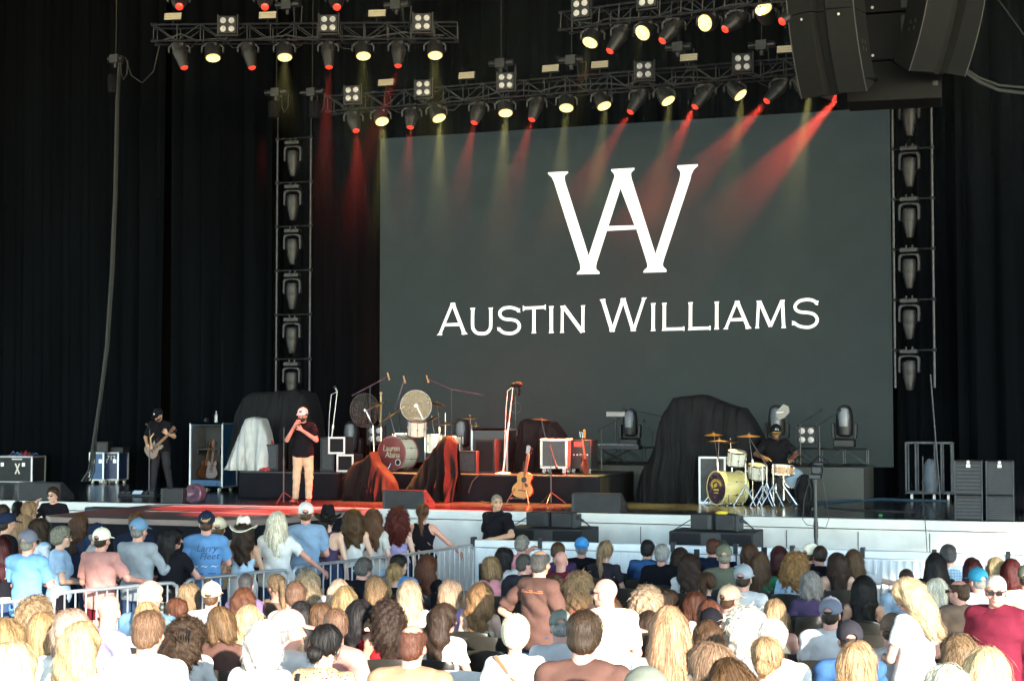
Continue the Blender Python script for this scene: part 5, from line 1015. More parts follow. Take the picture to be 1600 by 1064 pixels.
def skel(sex='m', pose='stand', **kw):
    """joints in metres; the figure faces +Y, its right hand is at +X"""
    m = sex == 'm'; J = dict(sex=sex, pose=pose, yaw=0, pitch=0, roll=0, lean=0, girth=1.0); sh, hp = (.178, .09) if m else (.155, .095)
    if pose == 'stand':
        T = 1.45 if m else 1.37; J.update(pel=v3(0, 0, .95 if m else .9), neck=v3(0, .0, T + .02), hipR=v3(hp, 0, .92 if m else .87), hipL=v3(-hp, 0, .92 if m else .87), kneR=v3(.11, .02, .49), kneL=v3(-.11, .02, .49), ankR=v3(.12, -.02, .08), ankL=v3(-.12, -.02, .08))
    else: J.update(pel=v3(0, 0, .55), neck=v3(0, -.02, 1.06 if m else 1.01), hipR=v3(hp, .03, .52), hipL=v3(-hp, .03, .52), kneR=v3(.13, .46, .50), kneL=v3(-.13, .46, .50), ankR=v3(.13, .42, .08), ankL=v3(-.13, .42, .08))
    J.update(kw); n = J['neck'] = J['neck'] + v3(0, J['lean'], 0); J.setdefault('shR', n + v3(sh, -.01, -.055)); J.setdefault('shL', n + v3(-sh, -.01, -.055))
    z = n[2]
    arms = kw.get('arms', 'front')
    A = {'front': ((.25, .02, -.33), (.10, .24, -.36)), 'down': ((.24, -.03, -.34), (.25, .04, -.60)), 'lap': ((.24, .03, -.30), (.09, .25, -.42)), 'cross': ((.25, .06, -.30), (-.04, .24, -.27)), 'phone': ((.28, .20, -.22), (.10, .34, .04)), 'hip': ((.42, -.08, -.30), (.20, .02, -.46)), 'rail': ((.30, .10, -.28), (.30, .35, -.33)), 'wide': ((.38, .04, -.27), (.52, .2, -.42)), 'hugR': ((.45, .0, -.12), (.70, .03, -.14)), 'head': ((.36, .08, -.02), (.16, .02, .17))}
    for s, nm in ((1, 'R'), (-1, 'L')):
        a = arms if isinstance(arms, str) else arms[0 if s > 0 else 1]; e, w = A[a]
        J.setdefault('elb' + nm, n + v3(s * e[0], e[1], e[2])); J.setdefault('wri' + nm, n + v3(s * w[0], w[1], w[2]))
    J.setdefault('headc', n + yawm(J['yaw'], J['pitch'] * .6) @ v3(0, .025, .155)); return J
def hand(F, w, d, nrm, curl=.5, k=.006, side=1):
    """palm, four bent fingers and a thumb; d points from the wrist to the fingers, nrm out of the palm"""
    d = d / np.linalg.norm(d); nrm = nrm - d * (nrm @ d); nrm /= np.linalg.norm(nrm); x = np.cross(d, nrm) * side
    for i, (o, L1) in enumerate(((-.030, .062), (-.011, .070), (.009, .066), (.028, .054))):
        kn = w + d * (.085 - abs(o) * .25) + x * o; F.cone(w + x * o * .5, kn, .017, .0125, .012)
        a1 = curl * .9; p1 = kn + (d * math.cos(a1) + nrm * math.sin(a1)) * L1 * .55; a2 = curl * 2.0; p2 = p1 + (d * math.cos(a2) + nrm * math.sin(a2)) * L1 * .5; F.cone(kn, p1, .011, .0095, k); F.cone(p1, p2, .0095, .008, k)
    b = w + d * .02 - x * .028; t1 = b + d * .03 - x * .03 + nrm * .012; t2 = t1 + d * .028 + nrm * .012 * (1 + curl) - x * .004; F.cone(b, t1, .015, .012, .008); F.cone(t1, t2, .012, .009, k)
def torso_parts(J):
    n, p = J['neck'], J['pel']; m = J['sex'] == 'm'; g_ = J['girth']; ax = (n - p); L = np.linalg.norm(ax)
    def q(t, fy=0): return p + ax * t + v3(0, fy, 0)
    wx = (.165, .150, .150, .170, .175) if m else (.170, .140, .122, .148, .150)
    wy = (.115, .110, .105, .115, .10) if m else (.12, .10, .092, .105, .09)
    zs = (.02, .22, .42, .66, .84)
    return [(q(t, .01 if i in (3,) else 0), (wx[i] * (g_ if i < 4 else (1 + g_) / 2), wy[i] * (g_ ** 1.3), .13 if i < 4 else .085)) for i, t in enumerate(zs)]
def put_torso(F, J, off=0):
    for c, r in torso_parts(J): F.ell(c, (r[0] + off, r[1] + off, r[2] + off * .6), .05)
    n = J['neck']; m = J['sex'] == 'm'; r1 = (.062 if m else .05) + off
    for s in 'RL': F.cone(n + v3(0, -.01, -.05), J['sh' + s], r1 + .008, r1, .035)
    if not m:
        for s in (-1, 1): F.ell(n + v3(s * .065, .085 + (J['girth'] - 1) * .1, -.21), (.068 + off, .06 + off, .07 + off), .03)
    elif J['girth'] > 1.1: F.ell(J['pel'] + v3(0, .07, .12), (.15 * J['girth'] + off, .10 + off, .15 + off), .04)
def put_head(F, J):
    c = J['headc']; Y_ = yawm(J['yaw'], J['pitch'], J['roll']); m = J['sex'] == 'm'; w = 1.0 if m else .95; P = lambda x, y, z: c + Y_ @ v3(x, y, z)
    F.ell(P(0, -.012, .03), (.075 * w, .095 * w, .088), .02, Y_.T.T); F.ell(P(0, .022, -.045), (.056 * w, .064, .068), .025, Y_); F.ell(P(0, .055, -.088), (.03, .03, .024), .02, Y_)
    F.ell(P(0, .06, .018), (.055 * w, .034, .03), .02, Y_)
    for s in (-1, 1): F.ell(P(s * .042, .052, -.03), (.024, .028, .024), .015, Y_); F.ell(P(s * .031, .093, .004), (.018, .014, .011), .006, Y_, sub=True); F.ell(P(s * .076 * w, -.008, -.018), (.010, .02, .031), .006, Y_)
    F.cone(P(0, .084, .008), P(0, .106, -.030), .008, .0125, .008); F.ell(P(0, .100, -.034), (.018, .011, .009), .006, Y_)
    F.ell(P(0, .083, -.058), (.024, .012, .006), .005, Y_); F.ell(P(0, .081, -.069), (.020, .012, .007), .005, Y_)
    n = J['neck']; r = .056 if m else .045; F.cone(n + v3(0, -.005, -.03), P(0, -.02, -.06), r * 1.08, r, .03)
def axes(J, pad=.13, c=.0105, f=.006):
    P = np.array([v for k_, v in J.items() if isinstance(v, np.ndarray)]); lo = P.min(0) - pad; hi = P.max(0) + pad; hi[2] = max(hi[2], J['headc'][2] + .16); lo[2] = -.04 if J['ankR'][2] < .2 else lo[2]; h = J['headc']
    lo[1] -= .08; hi[1] += .10; lo[0] -= .08; hi[0] += .08
    return (graded(lo[0], hi[0], c, h[0] - .1, h[0] + .1, f), graded(lo[1], hi[1], c, h[1] - .13, h[1] + .13, f), graded(lo[2], hi[2], c, h[2] - .14, h[2] + .13, f))
BODY = {}
def body_mesh(key):
    if key in BODY: return BODY[key]
    J = VAR[key]; fine = J.get('fine', .0115); F = Field(*axes(J, c=fine)); m = J['sex'] == 'm'; put_torso(F, J); put_head(F, J); g_ = J['girth']
    for s in 'RL':
        q = (1 if m else .82) * (.5 + .5 * g_); F.cone(J['sh' + s], J['elb' + s], .052 * q, .039 * q, .03); F.cone(J['elb' + s], J['wri' + s], .040 * q, .026 * q, .012)
        d = J['wri' + s] - J['elb' + s]; hd = J.get('hd' + s, d); hn = J.get('hn' + s, v3(-1 if s == 'R' else 1, .2, -.3)); hand(F, J['wri' + s], hd, hn, J.get('curl' + s, .55), side=1 if s == 'R' else -1)
        F.cone(J['hip' + s], J['kne' + s], .088 * (.4 + .6 * g_), .056, .04); F.cone(J['kne' + s], J['ank' + s], .056, .038, .02)
        t = J.get('toe' + s, J['ank' + s] + v3(.02 if s == 'R' else -.02, .17, -.035)); F.cone(J['ank' + s] + v3(0, -.03, -.035), t, .042, .036, .02)
    F.F = np.maximum(F.F, -(F.grid((slice(None),) * 3)[2] - .004) + 0 * F.F) if J['ankR'][2] < .2 else F.F
    V, Q = F.mesh(); ctr = V[Q].mean(1); mi = np.zeros(len(Q)); Y_ = yawm(J['yaw'], J['pitch'], J['roll']); H = (ctr - J['headc']) @ Y_
    ax, ay, az = np.abs(H[:, 0]), H[:, 1], H[:, 2]; fr = ay > .05
    mi[(ctr[:, 2] < .115) & (J['ankR'][2] < .2)] = 1
    mi[fr & (np.abs(ax - .031) < .013) & (np.abs(az - .002) < .006)] = 2; mi[fr & (np.abs(ax - .031) < .018) & (np.abs(az - .024) < .005)] = 4
    mi[fr & (ax < .023) & (np.abs(az + .063) < .010) & (ay > .078)] = 3
    me = np_mesh('body', V, Q, ['skin', 'shoe', 'eye_dark', 'lip', 'brow'], mi); BODY[key] = me; return me
SHIRT = {}
def fold_noise(a, seed):
    def f(X, Y, Z):
        w1 = 1 - 2 * np.abs(np.sin(.5 * (X * 26 + Z * 13 + seed + 2.4 * np.sin(Z * 7 + seed)))); w2 = 1 - 2 * np.abs(np.sin(.5 * (Z * 34 - X * 16 - Y * 12 + seed * 2 + 2 * np.sin(X * 9 + seed)))); w3 = np.sin(Z * 47 + X * 22 * np.sign(X) + Y * 20 + seed)
        return a * (w1 * (.5 + .5 * np.sin(Z * 8 + seed)) + .8 * w2 * (.5 + .5 * np.sin(X * 11 + seed * 3)) + .35 * w3)
    return f
def shirt_mesh(key, kind):
    k_ = (key, kind)
    if k_ in SHIRT: return SHIRT[k_]
    J = VAR[key]; ax = axes(J, c=J.get('fine', .0115)); F = Field(*ax); m = J['sex'] == 'm'; off = {'tee': .016, 'long': .02, 'tank': .008, 'halter': .008, 'bandeau': .01}[kind]; put_torso(F, J, off); n = J['neck']; g_ = J['girth']; q = (1 if m else .82) * (.5 + .5 * g_)
    if kind in ('tee', 'long'):
        for s in 'RL':
            a, b, w = J['sh' + s], J['elb' + s], J['wri' + s]
            if kind == 'tee': F.cone(a, a + (b - a) * (.80 if m else .62), .066 * q, .064 * q, .012, cap=True)
            else: F.cone(a, b, .064 * q, .052 * q, .012); F.cone(b, b + (w - b) * .93, .056 * q, .042 * q, .012, cap=True)
        F.ell(n + v3(0, .01, .05), (.062, .062, .075), .008, sub=True)
    elif kind == 'tank':
        F.ell(n + v3(0, .02, .04), (.085, .09, .11), .01, sub=True)
        for s in 'RL': F.ell(J['sh' + s] + v3(.03 if s == 'R' else -.03, 0, 0), (.09, .13, .11), .01, sub=True)
    elif kind == 'halter':
        for s in (-1, 1): F.ell(n + v3(s * .145, -.1, -.10), (.105, .16, .13), .008, sub=True)
        F.ell(n + v3(0, .02, .05), (.06, .09, .09), .01, sub=True)
    else: F.cut(n + v3(0, 0, -.17), (0, 0, 1))
    hem = J['pel'][2] - (.10 if J['pose'] == 'stand' and kind in ('tee', 'long') else .02)
    if kind == 'bandeau': hem = J['pel'][2] + .12 if 'short' in key else J['pel'][2] - .02
    if J['pose'] == 'stand' and kind in ('tee', 'long'): p = J['pel']; F.ell(p + v3(0, 0, -.03), (.185 * g_, .135 * g_, .14), .04)
    F.cut((0, 0, hem), (0, 0, -1)); F.cut((0, 0, n[2] + .045), (0, 0, 1)); V, Q = F.mesh(fold_noise(.0095, len(key) * 1.7)); SHIRT[k_] = np_mesh('shirt', V, Q, ['cloth']); return SHIRT[k_]
PANTS = {}
def pants_mesh(key, kind):
    k_ = (key, kind)
    if k_ in PANTS: return PANTS[k_]
    J = VAR[key]; F = Field(*axes(J, c=J.get('fine', .0115))); m = J['sex'] == 'm'; g_ = J['girth']; p = J['pel']; tp = torso_parts(J)
    for c, r in tp[:2]: F.ell(c, (r[0] + .009, r[1] + .009, r[2]), .04)
    for s in 'RL':
        h, k, a = J['hip' + s], J['kne' + s], J['ank' + s]
        if kind == 'shorts': F.cone(h, h + (k - h) * .45, .105 * (.4 + .6 * g_), .09, .04, cap=True)
        else: F.cone(h, k, .099 * (.4 + .6 * g_), .070, .04); F.cone(k, a + (k - a) * .03, .070, .056, .02, cap=True)
    if kind == 'skirt': F.cone(p, p + v3(0, .02, -.42) if J['pose'] == 'stand' else p + v3(0, .3, -.05), .15, .19, .03, cap=True)
    F.cut((0, 0, p[2] + .09), (0, 0, 1)); V, Q = F.mesh(fold_noise(.004, 3.3)); PANTS[k_] = np_mesh('trousers', V, Q, ['cloth']); return PANTS[k_]
# hair, hats: built round a head at the origin that faces +Y
HAIR = {}
def hair_mesh(full):
    if full in HAIR: return HAIR[full]
    kind, sd_ = (full.split('@') + ['0'])[:2]; sd_ = int(sd_)
    long_ = kind.startswith('long') or kind == 'ponytail'; zl = {'long': -.50, 'longer': -.60}.get(kind, -.5 if long_ else -.28 if kind in ('bob', 'bun', 'curly_bob', 'shag') else -.2)
    c = .0085 if long_ or kind in ('bob', 'curly_bob', 'shag') else .007; X_ = .26 if kind in ('long_curly', 'curly_bob') else .2; F = Field(graded(-X_, X_, c), graded(-.30, .2, c), graded(zl, .22, c)); r = random.Random(len(kind) + sd_ * 31)
    vol = {'buzz': .003, 'short': .011, 'short_full': .02, 'balding': .007, 'bob': .02, 'long': .018, 'long_wavy': .026, 'long_curly': .045, 'curly_bob': .05, 'ponytail': .010, 'bun': .011, 'shag': .024, 'undercap': .002, 'longer': .02}.get(kind, .018)
    F.ell((0, -.014, .03), (.076 + vol, .097 + vol, .089 + vol), .01)
    if kind in ('short', 'short_full', 'buzz', 'undercap', 'balding'): F.ell((0, -.05, -.03), (.066 + vol * .6, .062 + vol * .6, .055), .02); F.ell((0, .07, -.035), (.12, .098, .085), .006, sub=True); F.ell((0, .13, .05), (.10, .06, .05), .01, sub=True)
    else: F.ell((0, .10, -.03), (.062, .085, .105), .01, sub=True); F.ell((0, .13, .02), (.075, .06, .07), .015, sub=True)
    if kind == 'balding': F.ell((0, -.0, .13), (.085, .11, .075), .01, sub=True)
    if kind == 'undercap': F.cut((0, 0, .03), (0, 0, 1))
    if kind in ('bob', 'curly_bob', 'shag'):
        w = .042 if kind != 'curly_bob' else .08; L_ = -.12 if kind != 'curly_bob' else -.17
        for i in range(9): a = math.pi * (-.08 + 1.16 * i / 8); x, y = (.078) * math.cos(a), -.02 - .085 * math.sin(a); F.cone((x, y, .0), (x * 1.12, y * 1.05, L_ + .02 * math.sin(i * 2.1)), w * .75, w * .6 if kind == 'bob' else w * .5, .02)
    if long_ and kind != 'ponytail':
        bot = {'long': -.36, 'long_wavy': -.34, 'long_curly': -.30, 'longer': -.50}[kind]; w = {'long': .038, 'long_wavy': .044, 'long_curly': .065, 'longer': .044}[kind]
        for i in range(9): a = math.pi * (-.05 + 1.1 * i / 8); x, y = .075 * math.cos(a), -.03 - .075 * math.sin(a); b2 = bot + (.10 if i in (0, 8) else 0) + r.uniform(-.03, .03); F.cone((x, y, .02), (x * 1.25, y - .03, -.15), w, w, .025); F.cone((x * 1.25, y - .03, -.15), (x * 1.1, y - .035, b2), w, w * .35, .025)
    if kind == 'ponytail': F.ell((0, -.125, .055), (.025, .025, .025), .015); F.cone((0, -.13, .05), (.0, -.17, -.04), .026, .038, .012); F.cone((0, -.17, -.04), (.01, -.15, -.26), .038, .014, .012)
    if kind == 'bun': F.ell((0, -.13, -.035), (.048, .042, .04), .012)
    curly = 'curly' in kind; wavy = 'wavy' in kind or kind in ('shag', 'ponytail', 'curly_bob')
    def noise(X, Y, Z):
        A = np.arctan2(X, -Y - .02); n_ = .0011 * np.sin(A * 29 + 2 * np.sin(Z * 22) + 2 * np.sin(X * 60)) + .0008 * np.sin(A * 61 + Z * 29 + 3 * np.sin(Y * 50))
        if wavy: n_ = n_ + .005 * np.sin(Z * 46 + A * 7) * (Z < .06)
        if curly: n_ = n_ + .010 * np.sin(X * 85 + Z * 40) * np.sin(Z * 78 + Y * 30) + .006 * np.sin(Y * 95 + Z * 60)
        n_ = n_ + (.0055 if kind not in ('short', 'short_full') else .003) * (np.sin(X * 31 + sd_ * 2.1 + 2 * np.sin(Z * 19 + sd_)) * np.sin(Z * 23 + Y * 27 + sd_ * 1.3) + .6 * np.sin(A * 7 + Z * 15 + sd_ * 2))
        return n_ * (.3 if kind in ('buzz', 'undercap', 'balding') else 1)
    V, Q = F.mesh(noise); rv = np.full(len(V), .12)
    # locks of hair laid on the surface
    N = {'buzz': 500, 'undercap': 300, 'short': 2400, 'short_full': 2400, 'balding': 900}.get(kind, 3600)
    if N:
        g3 = np.gradient(F.F, *F.ax); rs = np.random.RandomState(len(kind) * 7 + 1 + sd_); P = V[rs.randint(0, len(V), N)].astype(float); st = 5 if kind in ('short', 'short_full', 'balding', 'buzz', 'undercap') else 8; ln = {5: .009 if kind != 'buzz' else .004, 8: .026}[st]
        wid = rs.uniform(.0007, .0021, N); rr = rs.uniform(0, 1, N); lift = rs.uniform(-.001, .0045 if st == 8 else .0035, N) if not curly else rs.uniform(0, .016, N)
        def samp(A_, P): I = [np.clip(np.searchsorted(F.ax[i], P[:, i]) - 1, 0, len(F.ax[i]) - 1) for i in range(3)]; return A_[I[0], I[1], I[2]]
        pts, nrs = [], []; fly = (rs.uniform(0, 1, N) < .10) * rs.uniform(.0, .006 if st == 8 else .003, N)
        for k in range(st):
            G = np.stack([samp(g, P) for g in g3], 1); G /= np.linalg.norm(G, axis=1, keepdims=True) + 1e-6; d = np.clip(samp(F.F, P), -.03, .03); P = P - G * (d - lift - fly * k)[:, None] * .8
            fl = np.stack([P[:, 0] * 1.5, (P[:, 1] + .02) * (1.2 if kind != 'ponytail' else 0) - (0 if kind != 'ponytail' else .1), np.where(P[:, 2] > .06, -.04, -.25)], 1)
            if curly or wavy: fl = fl + .13 * np.stack([np.sin(k * 1.9 + rr * 20), np.cos(k * 1.7 + rr * 30), 0 * rr], 1) * (1.5 if curly else .7)
            fl += rs.normal(0, .02, fl.shape); fl -= G * (fl * G).sum(1)[:, None]; fl /= np.linalg.norm(fl, axis=1, keepdims=True) + 1e-6
            pts.append(P.copy()); nrs.append(np.cross(fl, G)); P = P + fl * ln
        P_ = np.stack(pts, 1); B_ = np.stack(nrs, 1); tw = np.sin(np.linspace(.35, math.pi, st))[None, :, None] * .8 + .2
        a = P_ - B_ * wid[:, None, None] * tw; b = P_ + B_ * wid[:, None, None] * tw; VV = np.stack([a, b], 2).reshape(-1, 3); base = len(V); q = []
        i0 = (np.arange(N)[:, None] * st + np.arange(st - 1)[None, :]).ravel() * 2; q = np.stack([i0, i0 + 1, i0 + 3, i0 + 2], 1) + base
        V = np.concatenate([V, VV]); Q = np.concatenate([Q, q]); rv = np.concatenate([rv, np.repeat(rr, st * 2)])
    HAIR[full] = np_mesh('hair', V, Q, ['hair'], None, rv); return HAIR[full]
HATS = {}
def hat_mesh(kind):
    if kind in HATS: return HATS[kind]
    F = Field(graded(-.22, .22, .006), graded(-.26, .26, .006), graded(-.06, .20, .006))
    if kind.startswith('cap'):
        F.ell((0, -.012, .045), (.092, .112, .098), .01); F.cut((0, 0, .02), (0, .18 if kind == 'cap' else -.18, -1)); F.ell((0, -.012, .03), (.082, .102, .088), 0, sub=True); s = 1 if kind == 'cap' else -1
        q = F.sl((-.1, -.25, -.02), (.1, .25, .07)); X, Y, Z = F.grid(q); y = Y * s; d = np.maximum(np.sqrt((X / .078) ** 2 + ((y - .085) / .10) ** 2) - 1, -1) * .08; d = np.maximum(d, np.abs(Z - .035 + (X * X) * 2.2 + (y - .1) * .28) - .005); d = np.maximum(d, .07 - y); F.put(q, d, .004)
        F.ell((0, -.012, .146), (.009, .009, .006), .003)
        if s > 0: F.ell((0, -.115, .032), (.035, .05, .026), .003, sub=True)
    elif kind == 'beanie': F.ell((0, -.014, .045), (.094, .114, .105), .01); F.cut((0, 0, .0), (0, .1, -1)); F.ell((0, -.014, .02), (.08, .10, .09), 0, sub=True); F.cone((-.0, -.0, .012), (0, -.001, .014), .01, .01)
    else:
        F.cone((0, -.01, .03), (0, -.01, .12), .088, .072, .01); F.ell((0, -.01, .195), (.028, .10, .03), .02, sub=True); q = F.sl((-.22, -.26, -.05), (.22, .26, .16)); X, Y, Z = F.grid(q); rr = np.sqrt((X / .148) ** 2 + ((Y + .01) / .185) ** 2); d = np.maximum((rr - 1) * .18, np.abs(Z - .03 - 2.6 * np.abs(X) ** 2.1 - .0 * Y + .5 * (Y + .01) ** 2) - .0055); F.put(q, d, .008); F.ell((0, -.012, .0), (.074, .094, .07), 0, sub=True)
    V, Q = F.mesh((lambda X, Y, Z: .0012 * np.sin(Z * 160)) if kind == 'beanie' else None); HATS[kind] = np_mesh('cap' if 'cap' in kind else 'hat', V, Q, ['cloth']); return HATS[kind]
VAR = {
 'sm': skel('m', arms='front'), 'sm_cross': skel('m', arms='cross', pitch=.05), 'sm_wide': skel('m', arms=('rail', 'front'), girth=1.08), 'sm_down': skel('m', arms='down'), 'sm_big': skel('m', arms='front', girth=1.15),
 'sf': skel('f', arms='front'), 'sf_down': skel('f', arms='down'), 'sf_short': skel('f', arms='front', girth=.95), 'sf_turn': skel('f', arms='rail', yaw=-1.0, girth=1.05), 'sf_wide': skel('f', arms=('wide', 'front'), girth=1.15),
 'm': skel('m', 'sit', arms='lap'), 'm_r': skel('m', 'sit', arms='lap', yaw=-.7), 'm_l': skel('m', 'sit', arms='lap', yaw=.75), 'm_big': skel('m', 'sit', arms='lap', girth=1.22), 'm_lean': skel('m', 'sit', arms='cross', lean=.08, pitch=-.25, roll=.1), 'm_phone': skel('m', 'sit', arms=('lap', 'phone')), 'm_head': skel('m', 'sit', arms=('head', 'lap')),
 'f': skel('f', 'sit', arms='lap'), 'f_r': skel('f', 'sit', arms='lap', yaw=-.8), 'f_l': skel('f', 'sit', arms='lap', yaw=.85), 'f_lean': skel('f', 'sit', arms='cross', lean=.06, pitch=-.2, roll=-.14), 'f_big': skel('f', 'sit', arms='lap', girth=1.2), 'f_phone': skel('f', 'sit', arms=('phone', 'lap'), yaw=.15), 'sm_l': skel('m', arms='front', yaw=.8, girth=1.05), 'f_hug': skel('f', 'sit', arms=('hugR', 'lap')),
 'hipman': skel('m', arms=('front', 'hip'), yaw=.25, girth=1.1),
 'sidew': skel('f', arms='front', yaw=.5, pitch=-.35, girth=1.1),
 'polo': skel('m', arms='down', yaw=.35, girth=1.2, pitch=-.1),
 'guard': skel('m', yaw=.9, girth=1.2, arms=('down', 'front'), elbL=v3(-.38, .12, 1.18), wriL=v3(-.30, .42, 1.14)),
 'guard2': skel('m', arms=('phone', 'front'), girth=1.0, fine=.010),
}
z0 = skel('m')
VAR['singer'] = skel('m', fine=.009, girth=1.1, pitch=-.05, elbR=v3(.27, .12, 1.17), wriR=v3(.06, .25, 1.46), hdR=v3(-.30, .0, .5), hnR=v3(-.6, -.6, -.1), curlR=1.15, elbL=v3(-.29, .10, 1.17), wriL=v3(-.06, .27, 1.36), hdL=v3(.3, .1, .45), hnL=v3(.6, -.7, 0), curlL=1.15, kneR=v3(.10, .05, .49), kneL=v3(-.12, .0, .49), ankR=v3(.14, .0, .08), ankL=v3(-.10, -.04, .08))
VAR['guitarist'] = skel('m', fine=.009, girth=1.12, pitch=-.45, yaw=-.1, lean=.05, elbR=v3(.36, -.02, 1.16), wriR=v3(.17, .24, 1.0), hdR=v3(-.5, .1, -.25), hnR=v3(-.1, -1, 0), curlR=.7, elbL=v3(-.36, .10, 1.18), wriL=v3(-.32, .33, 1.24), hdL=v3(.1, .25, .5), hnL=v3(.6, -.8, .1), curlL=1.2, kneL=v3(-.17, .02, .49), ankL=v3(-.23, -.03, .08), kneR=v3(.12, .03, .49), ankR=v3(.17, 0, .08))
VAR['drummer'] = skel('m', 'sit', fine=.0095, girth=1.25, lean=.06, pitch=-.2, elbR=v3(.36, .08, .82), wriR=v3(.22, .32, .76), curlR=1.1, hdR=v3(-.2, .5, -.05), hnR=v3(-.2, 0, -1), elbL=v3(-.36, .08, .82), wriL=v3(-.24, .33, .74), curlL=1.1, hdL=v3(.2, .5, -.05), hnL=v3(.2, 0, -1), kneR=v3(.24, .42, .50), kneL=v3(-.24, .42, .50), ankR=v3(.26, .42, .08), ankL=v3(-.26, .42, .08))
def put_obj(me, name, parent, col, loc=None, rot=None, m=None, scale=None):
    o = bpy.data.objects.new(name, me); COL.objects.link(o); o.parent = parent; o.color = (*col, 1)
    if loc is not None: o.location = loc
    if rot is not None: o.rotation_euler = rot
    if scale: o.scale = scale
    if m: o.material_slots[0].link = 'OBJECT'; o.material_slots[0].material = MATS[m]
    return o
SK = {'l': (.56, .36, .27), 't': (.45, .26, .17), 'r': (.50, .25, .19), 'd': (.16, .08, .05), 'p': (.62, .42, .34)}
HC = {'blk': (.008, .007, .007), 'dbr': (.03, .017, .010), 'br': (.075, .038, .018), 'lbr': (.12, .067, .035), 'aub': (.085, .031, .015), 'red': (.075, .010, .008), 'dred': (.035, .006, .007), 'gold': (.29, .16, .065), 'bl': (.31, .19, .10), 'lbl': (.45, .32, .20), 'wh': (.62, .58, .48), 'gry': (.24, .23, .21), 'lgry': (.45, .43, .38), 'dgry': (.07, .065, .06), 'mix': (.20, .13, .07)}
CC = {k: lin(v) for k, v in {'white': 'c8c8c6', 'offwhite': 'cfc8b8', 'black': '15151a', 'char': '2b2a30', 'navy': '1b2438', 'slate': '5d7f9c', 'blue': '5a86b5', 'sky': '9fbcd8', 'denim': '2c3d58', 'paleblue': 'a9c4da', 'pink': 'b5837b', 'rose': 'd48a94', 'grey': '8c949b', 'lgrey': 'b0b0ae', 'olive': '5f6354', 'green': '2d6b4a', 'maroon': '5e1c2c', 'red': 'a8232c', 'brown': '573f38', 'taupe': '6e5c4e', 'tan': '94795f', 'purple': '463b58', 'lilac': '9a92bd', 'mauve': '6b5a78', 'plum': '3a2a48', 'royal': '34557f', 'cream': 'd9cfae', 'beige': 'b8a88e', 'khaki': 'c4a88c', 'dkred': '4a1218', 'teal': '2f7f9f', 'gold': 'b08a2a', 'salmon': 'c46a5c', 'hatwhite': 'ddd8c4', 'cblue': '3f7fb4', 'greygreen': '6e746a', 'pinkcap': 'b98a80', 'capgrey': '6a6e7a', 'steel': '7590ac'}.items()}
PROPCACHE = {}
NP = [0]; PEOPLE = {}
def make_person(loc, rz, key, hair, hc, skin, kind, col, label, s=1.0, pants='denim', pk='long', hat=None, hatc=None, m=None, group=None, hatm=None):
    J = VAR[key]; c = lambda q: CC[q] if isinstance(q, str) else q
    rt = thing('person', label, 'person', loc, rz, group); rt.scale = (s, s, s)
    rt2 = put_obj(body_mesh(key), 'body', rt, SK[skin])
    sh = put_obj(shirt_mesh(key, kind), 'top' if kind in ('tank', 'halter', 'bandeau') else 'shirt', rt, c(col), m=m)
    put_obj(pants_mesh(key, pk), {'long': 'trousers', 'shorts': 'shorts', 'skirt': 'skirt'}[pk], rt, c(pants), m='plaid_green' if pants == 'plaidg' else None) if pants != 'plaidg' else put_obj(pants_mesh(key, pk), 'skirt', rt, CC['green'], m='plaid_green')
    hr = (J['pitch'], J['roll'], 0); e = Matrix.Rotation(J['yaw'], 3, 'Z') @ Matrix.Rotation(J['pitch'], 3, 'X') @ Matrix.Rotation(J['roll'], 3, 'Y'); he = e.to_euler()
    if hair:
        NP[0] += 1; vr = random.Random(NP[0]); k_ = hair if hair in ('undercap', 'buzz', 'balding') else '%s@%d' % (hair, NP[0] % 3); q = 1 if hair in ('undercap', 'buzz', 'balding') else vr.uniform(.96, 1.07); z_ = vr.uniform(.92, 1.1) if q != 1 else 1; h_ = HC[hc]; f = vr.uniform(.8, 1.2)
        put_obj(hair_mesh(k_), 'hair', rt, (h_[0] * f, h_[1] * f * vr.uniform(.94, 1.04), h_[2] * f * vr.uniform(.85, 1.1)), tuple(J['headc']), he, scale=(q, q, z_ if hair.startswith('long') or hair == 'bob' else q))
    if hat: put_obj(hat_mesh(hat), {'cap': 'cap', 'capb': 'cap', 'beanie': 'beanie', 'cowboy': 'hat'}[hat], rt, c(hatc), tuple(J['headc']), he, m=hatm, scale=(1.05, 1.05, 1.05) if hat != 'cowboy' else (1.15, 1.15, 1.15))
    return rt
def solve(px, py, h):
    d = 26.0
    while d > 5:
        p = atd(px, py, d)
        if p.z - floor_z(p.x, p.y) >= h: break
        d -= .02
    return Vector((p.x, p.y, p.z - h))
def top_of(key, hair, hat): J = VAR[key]; return J['headc'][2] + (.145 if hat in ('cap', 'capb', 'beanie') else .205 if hat else {None: .118, 'long_curly': .16, 'curly_bob': .165}.get(hair, .133))
